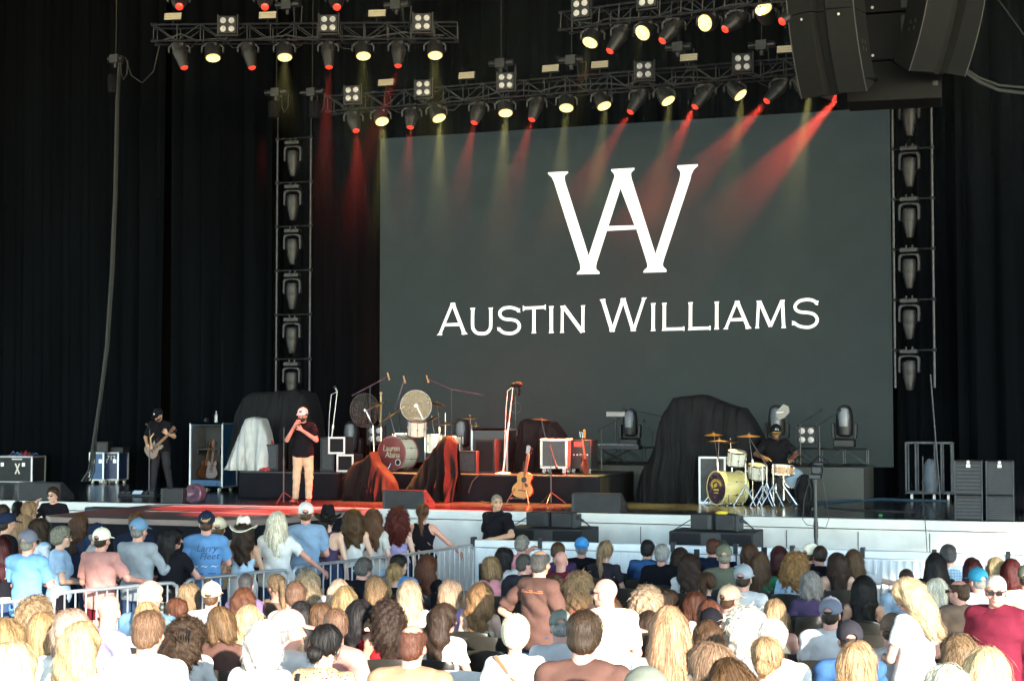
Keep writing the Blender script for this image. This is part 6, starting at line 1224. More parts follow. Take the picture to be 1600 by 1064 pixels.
def chair_parts():
    rt = thing('folding_chair', 'x', 'chair', (0, 0, 0), 0, 'black folding chairs'); r_ = .011
    g = MB(); vs = []; n = 12
    for j, (z, q) in enumerate(((.62, .0), (.64, .012), (.84, .03), (.875, .035))):
        for side in (0, 1):
            for i in range(n + 1): t = i / n * 2 - 1; w = .215 * (1 - (.12 if j in (0, 3) else 0)); vs.append((t * w, -.235 - .055 * (1 - t * t) - q - side * .014, z - (.02 * t * t if j == 3 else 0)))
    m_ = n + 1
    for j in range(3):
        for side in (0, 1):
            a = (j * 2 + side) * m_; b = ((j + 1) * 2 + side) * m_; g.f += [tuple(x_ if side else x_ for x_ in (a + i, a + i + 1, b + i + 1, b + i)[::(1 if side else -1)]) for i in range(n)]
    for i in range(n): g.f += [(i, i + 1, m_ + i + 1, m_ + i), (6 * m_ + i, 7 * m_ + i, 7 * m_ + i + 1, 6 * m_ + i + 1)]
    for e in (0, n): g.f += [(j * 2 * m_ + e, (j * 2 + 1) * m_ + e, (j * 2 + 3) * m_ + e, (j * 2 + 2) * m_ + e) for j in range(3)]
    g.v = vs; g.m = [0] * len(g.f); g.build('backrest', 'chair_black', rt)
    MB().b0(-.21, .21, -.19, .2, .432, .448).build('seat', 'chair_black', rt, bevel=.006)
    for s_ in (-1, 1): MB().tube([(s_ * .225, .24, .01), (s_ * .222, -.05, .42), (s_ * .21, -.24, .66), (s_ * .195, -.28, .86)], r_, 6).build('leg', 'chair_black', rt); MB().tube([(s_ * .20, -.28, .01), (s_ * .20, .08, .43)], r_, 6).build('leg', 'chair_black', rt)
    MB().tube([(-.22, .18, .10), (.22, .18, .10)], .008).tube([(-.2, -.22, .13), (.2, -.22, .13)], .008).build('crossbar', 'chair_black', rt)
    return rt
CH = [None]; CHW = [None]
def chair(loc, rz, s, label, white=False):
    if CH[0] is None: CH[0] = chair_parts(); o = CH[0]
    else: o = dup(CH[0])
    if white:
        o['group'] = 'white folding chairs'
        for c_ in o.children:
            for sl in c_.material_slots: sl.link = 'OBJECT'; sl.material = MATS['chair_white']
    o.location = loc; o.rotation_euler = (0, 0, rz); o.scale = (s, s, s); o['label'] = label; return o
# ------------------------------------------------------------- the crowd
LAB = set(); NSIT = [0]
def p(px, py, key, hair, hc, skin, kind, col, desc, rz=None, s=1.0, pants='denim', pk='long', hat=None, hatc=None, m=None, white=False, ch=True, pos=None, hatm=None, d=None):
    if key in ('m', 'f') and 'lettering' not in desc and 'dreadlocks' not in desc and d is None and int(px * 13 + py) % 5 == 0: key += '_lean'
    J = VAR[key]; sit = J['pose'] == 'sit'; a = (0 if rz is None else R(rz)) + (rnd.uniform(-.30, .30) if rz is None else 0) + (.10 if sit else .16)
    if d: q = atd(px, py, d); s = (q.z - floor_z(q.x, q.y)) / top_of(key, hair, hat); s_ok = .85 < s < 1.18; s_ok or print('BAD', desc, s)
    if pants == 'denim' and sit: pants = ['denim', 'navy', 'black', 'char', 'khaki', 'denim'][int(px * 7 + py) % 6]
    if d and not s_ok: d = None; s = 1.0
    loc = pos or (Vector((q.x, q.y, 0)) if d else solve(px, py, top_of(key, hair, hat) * s))
    assert desc not in LAB, desc; LAB.add(desc); n = len(desc.split()); assert 4 <= n <= 16, desc
    hx = J['headc']; off = Matrix.Rotation(a, 3, 'Z') @ Vector((hx[0], hx[1], 0)) * s; loc = loc - Vector((off.x, off.y, 0)); loc.z = floor_z(loc.x, loc.y) if pos is None else loc.z
    o = make_person(loc, a, key, hair, hc, skin, kind, col, desc, s, pants, pk, hat, hatc, m, 'seated audience' if sit else 'standing crowd along the runway', hatm)
    if sit and ch and pos is None:
        w = desc.split(); l = ('white' if white else 'black') + ' folding chair under the ' + ' '.join(w[:11]); l = l.rstrip(','); chair(loc, a, s, l, white)
    return o
F_ = {}
# standing crowd beside the runway
p(12, 800, 'sm', 'undercap', 'dbr', 't', 'tee', 'black', 'tanned man in a dark navy cap at the far left edge', hat='cap', hatc='navy', rz=-40)
p(29, 784, 'sf', 'ponytail', 'blk', 'l', 'tee', 'black', 'dark-haired woman with ponytail behind the blonde in sunglasses, far left', rz=10)
p(47, 784, 'sf', 'long_wavy', 'bl', 'l', 'tee', 'grey', 'blonde woman in profile in front of the runway corner', rz=-60)
p(5, 787, 'sm', 'short', 'dbr', 't', 'tee', 'char', 'short dark-haired man cut by the left edge, near the runway', rz=0)
p(38, 806, 'sf_down', 'long_wavy', 'bl', 'l', 'long', 'red', 'woman with long blonde waves in a red plaid shirt', m='plaid_red', rz=-15)
p(62, 811, 'sf', 'shag', 'dbr', 'l', 'tee', 'paleblue', 'woman with curly brown hair and pale blue flowered top', m='floral_blue', rz=-30)
p(3, 836, 'sf_short', 'long', 'dred', 'l', 'bandeau', 'black', 'bare-backed woman in black bandeau and jeans at left edge', rz=-10)
p(45, 827, 'sm_cross', 'undercap', 'gry', 'r', 'tee', 'blue', 'broad man in bright blue polo shirt and grey cap', hat='cap', hatc='capgrey', rz=-5, pants='navy', d=16.9)
p(97, 822, 'sf', 'short_full', 'gry', 'l', 'tee', 'sky', 'woman with short grey hair and pale blue tee turned right', rz=-60, pants='black')
p(125, 803, 'sf', 'long', 'br', 'l', 'long', 'denim', 'woman with long brown hair in a denim blue shirt', rz=-15)
p(153, 817, 'sm', 'undercap', 'gry', 'r', 'tee', 'lgrey', 'man in navy cap turned right behind the pink shirt', hat='cap', hatc='navy', rz=-70, d=18.9)
p(160, 824, 'sm_wide', 'undercap', 'dbr', 'r', 'tee', 'pink', 'man in pink tee and white backwards cap holding the barrier', hat='cap', hatc='hatwhite', rz=-10, pants='dkred', pk='shorts', d=17.6)
p(213, 800, 'sm', 'short_full', 'br', 'l', 'tee', 'navy', 'brown-haired man in navy tee with yellow lettering by the runway')
p(218, 809, 'sm_wide', 'undercap', 'gry', 'r', 'long', 'grey', 'man in a grey hooded top and slate cap', hat='cap', hatc='slate', rz=-12, d=18.1)
p(270, 824, 'sf_turn', 'long', 'blk', 'r', 'tee', 'black', 'black-haired woman in black top and green plaid skirt', rz=0, pants='plaidg', pk='skirt')
chief = p(323, 798, 'sm_cross', 'undercap', 'br', 'r', 'tee', 'blue', 'man in blue lettered concert tee and navy cap with gold script', hat='cap', hatc='navy', rz=12, pants='denim', d=18.8)
p(342, 808, 'sf', 'undercap', 'lbr', 'l', 'tee', 'beige', 'person in beige top and cream cap beyond the lettered tee', hat='cap', hatc='cream', rz=10, d=19.8)
p(381, 805, 'sf_short', 'long_wavy', 'dbr', 't', 'bandeau', 'paleblue', 'woman in white cowboy hat and pale blue strapless top', hat='cowboy', hatc='hatwhite', pants='white', pk='skirt', rz=5, d=19.3)
p(433, 800, 'sf_wide', 'long', 'wh', 'r', 'tee', 'white', 'woman with long white-blonde hair and white tee', rz=5, pants='denim', d=19.7)
p(478, 784, 'sm', 'undercap', 'br', 'r', 'tee', 'steel', 'man in slate blue tee and white-backed trucker cap', hat='cap', hatc='white', rz=15, d=20.2)
p(513, 787, 'sf_down', 'ponytail', 'blk', 'l', 'halter', 'purple', 'woman in black cowboy hat and purple strappy top', hat='cowboy', hatc='black', rz=0, pants='denim', pk='shorts', d=20.6)
p(551, 795, 'sf', 'long_wavy', 'br', 'l', 'tank', 'white', 'woman with wavy brown hair in a white tank top', rz=20, d=21)
p(583, 797, 'sf_down', 'long_wavy', 'br', 'l', 'tee', 'lgrey', 'woman with long wavy brown hair in a plain white tee', rz=0, pants='sky', pk='shorts', d=21.5)
p(622, 793, 'sf_down', 'long_curly', 'red', 'l', 'bandeau', 'lilac', 'red-haired woman in a pale lilac strapless smock', rz=0, d=22)
p(660, 787, 'sf_wide', 'ponytail', 'br', 'r', 'tank', 'black', 'person in sleeveless black top with brown hair tied back', rz=5, pants='black', d=22.6)
# men of the security team in the pit
q = solve(775, 767, 1.79); p(0, 0, 'guard', 'buzz', 'gry', 't', 'tee', 'black', 'security man in black tee leaning an arm on the subwoofer', rz=152, s=1.04, pos=aty(783, 900, 22.35) * 1, pants='black')
LASTG = [o for o in COL.objects if o.get('label', '').startswith('security man in black tee leaning')][0]; LASTG.location = (aty(776, 850, 22.5).x, 22.5, 0); LASTG.location.z = aty(776, 768, 22.5).z - 1.785 * 1.04; LASTG.rotation_euler = (0, 0, R(160)); del LASTG['group']
q = aty(83, 850, 22.3); o = make_person((q.x, 22.3, 0), R(185), 'guard2', 'short_full', 'dbr', 'l', 'tee', 'black', 'young bearded man in glasses and black tee, behind the runway', s=1.0, pants='black'); o.location.z = aty(83, 761, 22.3).z - top_of('guard2', 'short', None)
if o.location.z > .02: MB().b0(-.3, .3, -.25, .25, 0, o.location.z - .004).build('platform_step', 'barricade', loc=(q.x, 22.3, 0)); st_ = [x for x in COL.objects if x.name == 'platform_step'][-1]; tag(st_, 'low metal step under the young man in glasses', 'step')
MB(tr(*VAR['guard2']['headc'])).tube([(-.062, .06, .004), (-.05, .106, .004), (-.012, .113, .004), (.012, .113, .004), (.05, .106, .004), (.062, .06, .004)], .004).box((-.031, .112, -.008), (.036, .004, .026)).box((.031, .112, -.008), (.036, .004, .026)).build('glasses', mat('spectacles', (.03, .03, .03), .3, alpha=.55), o)
if LASTG.location.z > .02: st_ = MB().b0(-.35, .35, -.25, .25, 0, LASTG.location.z - .004).build('platform_step', 'barricade', loc=(LASTG.location.x, 22.5, 0)); tag(st_, 'low metal step under the security man by the subwoofer', 'step')
# front rows
p(816, 836, 'm_phone', 'short_full', 'gry', 'r', 'tee', 'rose', 'grey-haired man in pink tee raising one arm', rz=-20)
p(788, 855, 'f_r', 'bob', 'blk', 'l', 'tee', 'white', 'woman with black bobbed hair and white top')
p(767, 869, 'f', 'bob', 'bl', 'l', 'tank', 'rose', 'woman with short blonde hair in sleeveless pink top')
p(871, 847, 'm', 'short_full', 'br', 'r', 'tee', 'plum', 'man with thick brown hair and plum shirt')
p(820, 864, 'm_r', 'short', 'dgry', 'r', 'tee', 'char', 'man with short greying black hair beside the standing bald-crowned man')
p(877, 861, 'm', None, 'gry', 'r', 'tee', 'maroon', 'bald man in a maroon tee, front rows')
p(909, 839, 'm', 'undercap', 'gry', 'r', 'long', 'black', 'man in bright blue cap and black jacket', hat='capb', hatc='cblue')
p(946, 845, 'f', 'ponytail', 'mix', 'l', 'tee', 'char', 'woman with streaked blonde ponytail and charcoal tee', s=1.04)
p(1012, 843, 'm_phone', 'short', 'blk', 't', 'tee', 'royal', 'man with black hair in royal blue holding up a phone', rz=-10)
p(1034, 850, 'm_big', 'short_full', 'gry', 'r', 'tee', 'black', 'heavy man with grey hair in black tee')
p(1063, 854, 'f_phone', 'long', 'dbr', 'l', 'tee', 'white', 'dark-haired woman half hidden behind the heavy man in black', s=.98)
p(1078, 866, 'f', 'long_wavy', 'dbr', 'l', 'tee', 'white', 'woman with long chestnut hair over a white top')
p(1114, 840, 'm_phone', 'short', 'aub', 'r', 'tee', 'navy', 'man with reddish hair in navy tee filming with phone')
p(1131, 850, 'm', 'undercap', 'gry', 'r', 'tee', 'olive', 'man in olive tee and matching olive cap', hat='cap', hatc='olive', s=1.03)
p(1128, 843, 'f', 'short', 'dgry', 'l', 'tee', 'navy', 'dark grey hair just visible over the olive cap', s=1.01)
p(1171, 851, 'f_phone', 'shag', 'br', 'l', 'tee', 'paleblue', 'woman with loose brown curls in pale blue')
p(1188, 863, 'f', 'long', 'lbr', 'l', 'tee', 'green', 'woman with straight brown hair in a green tee')
p(1217, 853, 'f_phone', 'long', 'dred', 'l', 'tee', 'char', 'woman with dark wine-red hair behind the golden curls')
p(1243, 862, 'f_big', 'long_curly', 'gold', 'l', 'long', 'sky', 'woman with huge golden curls in pale denim shirt', s=1.02)
p(1268, 848, 'm_r', 'undercap', 'br', 'r', 'tee', 'navy', 'man in white cap facing left above the short-haired man', hat='cap', hatc='hatwhite')
p(1281, 852, 'm', 'short', 'dbr', 'r', 'tee', 'black', 'short-haired man in black tee beside the golden curls')
p(1307, 862, 'f', 'long', 'dbr', 'l', 'halter', 'black', 'woman with straight dark hair and black racerback tank')
p(1333, 858, 'f_hug', 'long', 'lbr', 'l', 'tee', 'white', 'woman with highlighted brown hair in white tee')
p(1266, 894, 'f_hug', 'shag', 'gry', 'l', 'tee', 'purple', 'woman with curly grey hair in purple tee')
p(1350, 899, 'f', 'longer', 'blk', 't', 'tank', 'black', 'woman with very long dark hair and bare shoulders')
p(1416, 886, 'm', 'buzz', 'dbr', 't', 'tee', 'paleblue', 'man with buzzed hair and pale blue tee')
p(1462, 865, 'f', 'long', 'blk', 'd', 'tee', 'black', 'person with black dreadlocks and black top', s=1.03)
p(1481, 850, 'm', 'short', 'dgry', 'r', 'tee', 'paleblue', 'man with short dark hair and pale blue checked shirt', m='plaid_blue', s=1.02)
p(1518, 873, 'f', 'long', 'dred', 'l', 'tee', 'dkred', 'woman with dark red straight hair behind the blue cap')
p(1527, 886, 'm_l', 'undercap', 'gry', 'r', 'tee', 'white', 'man in blue cap and white flowered shirt', hat='cap', hatc='teal', m='floral_blue', hatm=None)
p(1580, 873, 'f', 'long', 'red', 'l', 'tee', 'navy', 'woman with long bright auburn hair and navy top')
p(1556, 870, 'f', 'bob', 'lbl', 'l', 'tee', 'white', 'pale blonde head in sun above the man in sunglasses')
p(1604, 882, 'm', 'undercap', 'br', 'r', 'tee', 'cream', 'man in green cap cut by the right edge', hat='cap', hatc='olive')
p(1497, 904, 'm_l', 'balding', 'br', 'r', 'tee', 'taupe', 'balding man with sunglasses and taupe tee', rz=20)
p(1464, 905, 'f_r', 'bob', 'wh', 'r', 'tee', 'lilac', 'woman with white-blonde bob and lilac shirt')
p(568, 871, 'm', 'short', 'dgry', 'r', 'long', 'black', 'man with greying black hair and black jacket', rz=-12)
p(624, 865, 'm_r', 'short', 'blk', 't', 'tee', 'blue', 'dark-haired man in sky blue beyond the blonde ponytail')
p(616, 880, 'f', 'ponytail', 'bl', 'l', 'tank', 'black', 'woman with blonde ponytail in black top', s=.97)
p(668, 867, 'f', 'long_wavy', 'aub', 'l', 'long', 'black', 'woman with long auburn waves and black jacket')
p(585, 899, 'f_l', 'long', 'bl', 'r', 'tank', 'rose', 'woman with sunlit blonde hair and pink straps')
p(530, 906, 'f', 'long', 'lbl', 'r', 'tee', 'white', 'blonde woman in sun with glasses on her head')
p(539, 917, 'f', 'long', 'mix', 'l', 'tee', 'cream', 'woman with light brown hair before the pale blonde')
p(481, 889, 'f', 'long_wavy', 'lbl', 'r', 'tee', 'white', 'very pale blonde against the barrier bars', s=1.0)
p(462, 910, 'm', 'short_full', 'lbr', 'r', 'tee', 'offwhite', 'person with tousled light brown hair below the barrier')
p(431, 896, 'f_l', 'ponytail', 'bl', 'r', 'tank', 'taupe', 'woman with blonde ponytail in taupe top')
p(384, 893, 'm_l', 'buzz', 'dgry', 'r', 'tee', 'mauve', 'man with cropped hair and mauve polo shirt', rz=-25)
p(381, 920, 'f', 'long_wavy', 'aub', 'l', 'tee', 'char', 'woman with reddish brown waves below the mauve polo')
p(331, 908, 'm', 'undercap', 'br', 'r', 'tee', 'white', 'man in tan cap with pale patch and white tee', hat='cap', hatc='khaki')
p(296, 911, 'f', 'bob', 'mix', 'l', 'tee', 'navy', 'blonde bobbed head left of the tan cap')
p(275, 934, 'f_l', 'bun', 'aub', 'r', 'tank', 'navy', 'woman with reddish braided bun, left of the tan cap')
p(345, 950, 'f', 'bob', 'lbr', 'l', 'tee', 'brown', 'woman with chestnut bob and brown tee')
p(293, 962, 'f_r', 'long_curly', 'dbr', 'r', 'tee', 'white', 'woman with dark curls held in a claw clip', white=True, d=11.6)
p(236, 903, 'm_big', 'balding', 'wh', 'r', 'tee', 'slate', 'white-haired man in slate polo behind the barrier end', rz=-10, d=13.4)
p(171, 929, 'm_l', None, 'gry', 'r', 'tee', 'lilac', 'bald man in lavender tee facing right', rz=-35, d=11.8)
p(229, 941, 'f', 'bob', 'bl', 'r', 'tee', 'white', 'blonde head just behind the crew-cut man')
p(233, 952, 'm_big', 'short', 'lbr', 'r', 'tee', 'white', 'broad crew-cut man in sunlit white tee', white=True, d=9.1)
p(56, 931, 'f', 'long_curly', 'mix', 'l', 'tee', 'white', 'woman with long crimped light brown hair at left')
p(68, 960, 'f', 'bob', 'bl', 'l', 'tee', 'paleblue', 'woman with straight blonde bob and flowered blue blouse', m='floral_blue', white=True, d=10.6)
p(112, 955, 'f', 'shag', 'lbl', 'r', 'tee', 'white', 'tousled blonde head behind the big sunlit blonde')
p(128, 975, 'f', 'long_wavy', 'lbl', 'r', 'tee', 'white', 'big sunlit blonde woman near the bottom left', white=True, d=9.2)
p(8, 966, 'f', 'long', 'mix', 'l', 'tee', 'white', 'honey blonde woman cut by the left edge, bottom', s=1.0, white=True)
p(20, 1000, 'f', 'long', 'lbl', 'r', 'tee', 'white', 'blown-out blonde hair in the bottom left corner', s=1.05, white=True)
p(452, 951, 'm_r', 'undercap', 'gry', 'r', 'tee', 'white', 'man in dusty pink cap facing left', hat='cap', hatc='pinkcap')
p(470, 939, 'f_l', 'long', 'blk', 'r', 'tank', 'pink', 'woman with black hair turned right beside the pink cap')
p(502, 940, 'f', 'bob', 'br', 'l', 'tee', 'brown', 'brown-haired head between the black-haired and sandy heads')
p(524, 949, 'm_l', 'short', 'lbr', 'r', 'tee', 'pink', 'sandy-haired man in faded pink tee with white print', d=11.0)
p(412, 972, 'f_big', 'shag', 'lgry', 'r', 'tee', 'white', 'grey-blond shaggy head and wide white tee', white=True, d=9.6)
p(448, 968, 'f', 'bob', 'lbl', 'r', 'tee', 'rose', 'big pale blonde head right of the grey-blond shaggy one', white=True, d=10.4)
p(388, 948, 'f', 'shag', 'lbl', 'r', 'tee', 'white', 'sunlit curly blonde above the grey-blond shaggy head')
p(565, 937, 'f_r', 'long', 'blk', 't', 'tank', 'red', 'woman with glossy black hair and red straps')
p(603, 940, 'f_l', 'long_curly', 'dbr', 't', 'tank', 'red', 'woman with dark crimped hair turned right, red straps')
p(640, 908, 'f', 'long_wavy', 'lbl', 'r', 'tee', 'white', 'sunlit wavy blonde below the auburn waves')
p(705, 908, 'f_r', 'bob', 'lbl', 'r', 'tee', 'lilac', 'blonde woman in pale lilac with sun on her hair')
p(752, 910, 'f', 'long_wavy', 'gold', 'l', 'tank', 'cream', 'woman with long golden waves before empty chairs', s=1.02)
p(694, 944, 'f_r', 'long_wavy', 'dbr', 'r', 'tee', 'white', 'woman with tangled brown hair and white tee', s=1.02)
p(645, 973, 'm', 'balding', 'aub', 'r', 'long', 'tan', 'man with tied auburn hair and tan hooded top', white=True, d=9.2)
p(510, 973, 'f_big', 'bun', 'blk', 'l', 'tee', 'tan', 'woman with black bun and leopard print top', m='leopard', white=True, d=9.5)
p(805, 963, 'f_big', 'short_full', 'wh', 'r', 'tee', 'white', 'white-haired woman in white tee with brown bag strap', white=True, d=11.6)
p(875, 955, 'm', 'undercap', 'gry', 'r', 'tee', 'white', 'man in grey-green cap and white tee', hat='cap', hatc='greygreen')
p(913, 953, 'm_big', 'short', 'dbr', 'r', 'tee', 'brown', 'broad dark-haired man in brown tee, bottom centre', d=8.8)
p(952, 935, 'f', 'long_wavy', 'br', 'l', 'tee', 'white', 'woman with tousled brown hair left of the white cap')
p(973, 957, 'm_r', 'undercap', 'wh', 'r', 'tee', 'white', 'man in white cap with pink peak facing right', hat='cap', hatc='pinkcap', rz=-55, d=12.0)
p(945, 904, 'sm_l', None, 'gry', 'r', 'tee', 'cream', 'bald man in sunglasses and cream tee', rz=20, d=11.9)
p(905, 892, 'f', 'curly_bob', 'bl', 'r', 'tank', 'salmon', 'curly blonde woman in coral straps beside the brown tee', s=1.03)
p(868, 898, 'f_l', 'shag', 'lbr', 'r', 'tee', 'red', 'small child in red held beside the curly blonde', s=.86, rz=150, ch=False)
p(1010, 918, 'f', 'curly_bob', 'lbl', 'r', 'tee', 'white', 'pale curly-haired woman in sun, centre right')
p(1044, 921, 'f_r', 'bun', 'dbr', 'r', 'tee', 'white', 'woman with brown hair scraped back, sunlit cheek')
p(1014, 955, 'f', 'long', 'dbr', 'l', 'tee', 'char', 'dark straight hair between white cap and blonde bob')
p(1045, 950, 'f', 'long', 'bl', 'r', 'tee', 'white', 'woman with long sunlit blonde hair and white tee, centre right', d=10.2)
p(1105, 893, 'f', 'ponytail', 'br', 'l', 'tee', 'navy', 'girl with light brown ponytail and navy top', s=.97)
p(1085, 923, 'f', 'bob', 'aub', 'r', 'tee', 'white', 'auburn bob right of the scraped-back hair')
p(1108, 938, 'f', 'bob', 'aub', 'r', 'tee', 'offwhite', 'copper-haired head behind the black-capped head')
p(1111, 949, 'm', 'undercap', 'blk', 'r', 'tee', 'offwhite', 'head in a black cap above loose brown hair', hat='cap', hatc='black')
p(1162, 881, 'm', 'undercap', 'dbr', 'r', 'tee', 'white', 'man in grey mesh cap and white tee', hat='cap', hatc='grey', s=1.04)
p(1141, 913, 'm_r', 'undercap', 'br', 'r', 'tee', 'white', 'man in cream cap and glasses facing left', hat='cap', hatc='khaki')
p(1165, 950, 'f', 'curly_bob', 'lgry', 'r', 'tee', 'white', 'head of pale grey curls in full sun', d=11.8)
p(1210, 937, 'f', 'bob', 'bl', 'r', 'tank', 'cream', 'blonde bob before the woman in purple')
p(1105, 972, 'f', 'shag', 'br', 'r', 'tee', 'plum', 'woman with loose brown curls and dark flowered top', m='floral_dark', s=1.03)
p(1108, 1000, 'f_l', 'long', 'mix', 'l', 'tee', 'offwhite', 'woman with streaked blonde hair, bottom row', s=1.05)
p(1140, 1030, 'f', 'long', 'br', 'l', 'tee', 'brown', 'top of a brown highlighted head at the bottom edge', s=1.0)
p(1207, 968, 'm_big', 'short', 'wh', 'r', 'tee', 'white', 'white-haired man in dazzling white shirt', d=10.8)
p(1197, 994, 'f_big', 'bun', 'bl', 'l', 'tee', 'taupe', 'blonde with low knot and taupe knit, bottom row', d=9.6)
p(1298, 932, 'm', 'undercap', 'dbr', 'r', 'tee', 'white', 'man in slate cap and white tee with blue shade', hat='cap', hatc='capgrey', s=1.03)
tsp = p(1327, 969, 'm', 'undercap', 'dbr', 'r', 'tee', 'royal', 'man in black cap and royal blue tee with yellow lettering', hat='cap', hatc='char', s=1.02)
p(1393, 959, 'm_lean', 'undercap', 'br', 'r', 'tee', 'white', 'person in brown beanie leaning left', hat='beanie', hatc='taupe', s=1.0)
p(1340, 1003, 'f_r', 'bob', 'bl', 'r', 'tee', 'white', 'blonde in glasses with white blouse, bottom right', d=9.3)
p(1500, 994, 'f', 'shag', 'mix', 'r', 'tee', 'white', 'tousled ash blonde head, bottom right', d=9.2)
p(1540, 1010, 'f', 'long', 'lbl', 'r', 'tee', 'white', 'large sunlit blonde head in the bottom right corner', d=8.5)
p(1478, 1040, 'f', 'bob', 'lgry', 'r', 'tee', 'white', 'grey head rising at the bottom edge, right', s=1.0)
p(1008, 1043, 'm', 'undercap', 'br', 'r', 'tee', 'stripe' if False else 'greygreen', 'grey ribbed hat at the bottom edge, centre right', hat='beanie', hatc='greygreen', s=1.0)
p(700, 965, 'f', 'long', 'mix', 'r', 'tee', 'white', 'lighter brown head behind tangled brown hair') if False else None
p(430, 1012, 'm_big', 'short', 'wh', 'r', 'tee', 'white', 'x y z w') if False else None
# standing people inside the seats
hm = p(845, 857, 'hipman', 'balding', 'dgry', 't', 'tee', 'brown', 'standing man in brown printed tee, hand on hip', rz=-38, s=1.0, pants='denim')
p(1418, 905, 'sidew', 'long_wavy', 'lbl', 'r', 'tee', 'white', 'standing sunlit blonde woman in white, looking down left', rz=40, s=1.0, pants='white')
po = p(1556, 896, 'polo', 'buzz', 'wh', 'r', 'long', 'maroon', 'standing bald man in sunglasses and long maroon shirt', rz=150, s=1.0, pants='navy')
for o in (hm, po): o['group'] = 'people standing among the seats'
# sunglasses, phones, lettering
mat('orange_letter', (.5, .16, .06), .8)
def shades(o, key): J = VAR[key]; F = tr(*J['headc']) @ Matrix(yawm(J['yaw'], J['pitch'], J['roll'])).to_4x4(); MB(F).box((-.03, .108, .004), (.046, .008, .032)).box((.03, .108, .004), (.046, .008, .032)).tube([(-.055, .10, .012), (-.078, .02, .008)], .004).tube([(.055, .10, .012), (.078, .02, .008)], .004).build('sunglasses', 'phone', o)
shades(po, 'polo')
for o in [x for x in COL.objects if x.name.startswith('person')]:
    l = o.get('label', '')
    if l.startswith(('bald man in sunglasses', 'balding man with sunglasses')): shades(o, 'sm_l' if 'bald man' in l else 'm_l')
    if 'short grey hair and pale blue' in l: shades(o, 'sf')
    for cue, who, ky, hd in (('holding up a phone', 'black-haired man in royal blue', 'm_phone', 'wriL'), ('filming with phone', 'reddish-haired man in navy tee', 'm_phone', 'wriL'), ('loose brown curls in pale blue', 'woman with loose brown curls', 'f_phone', 'wriR'), ('dark wine-red hair', 'woman with dark wine-red hair', 'f_phone', 'wriR'), ('dark-haired woman half hidden', 'woman half hidden behind the heavy man', 'f_phone', 'wriR')):
        if cue in l:
            bpy.context.view_layer.update(); q = o.matrix_world @ (Vector(VAR[ky][hd]) + Vector((.01, .03, .12))); tag(MB().b0(-.038, .038, -.004, .005, -.075, .075).build('smartphone', 'phone', loc=q, bevel=.004), 'black smartphone raised by the ' + who, 'phone', 'smartphones held up by the audience')
def print_on(person, key, kind, s, size, z, x, mtl, yscale=1, **k):
    v, f = text_verts(s, size, **k); me = shirt_mesh(key, kind); bvh = BVHTree.FromPolygons([w.co for w in me.vertices], [tuple(q_.vertices) for q_ in me.polygons]); V = []
    for a in v:
        X_, Z_ = x + a[0], z + a[1] * yscale; h = bvh.ray_cast(Vector((X_, -1, Z_)), Vector((0, 1, 0)))[0]; V.append((X_, (h.y if h else -.12) - .003 - (a[2] + .0015), Z_))
    g = MB(); g.add(V, f); g.build('lettering', mtl, person, smooth=0)
nk = VAR['sm_cross']['neck'][2]
print_on(chief, 'sm_cross', 'tee', 'Larry', .11, nk - .12, .02, 'navy_letter', shear=.3); print_on(chief, 'sm_cross', 'tee', 'Fleet', .11, nk - .21, .05, 'navy_letter', shear=.3)
print_on(chief, 'sm_cross', 'tee', '~ ~ ~', .13, nk - .32, .0, 'pale_letter'); print_on(chief, 'sm_cross', 'tee', '~ ~', .15, nk - .40, .02, 'navy_letter')
hc_ = VAR['sm_cross']['headc']; v, f = text_verts('Chief', .05, shear=.3); g = MB(tr(hc_[0], hc_[1] - .125, hc_[2] + .055) @ rotx(math.pi / 2 - .25)); g.add([Vector(a) for a in v], f); g.build('lettering', 'gold_letter', chief, smooth=0)
print_on(tsp, 'm', 'tee', 'T.S. COUNTY', .05, .93, 0, 'yellow_letter') if False else print_on(tsp, 'm', 'tee', 'T.S. CO', .055, .93, -.03, 'yellow_letter')
print_on(hm, 'hipman', 'tee', '=~=~=', .09, VAR['hipman']['neck'][2] - .09, .03, 'orange_letter', .8); print_on(hm, 'hipman', 'tee', 'A', .09, VAR['hipman']['neck'][2] - .24, .02, 'pale_letter') if False else None
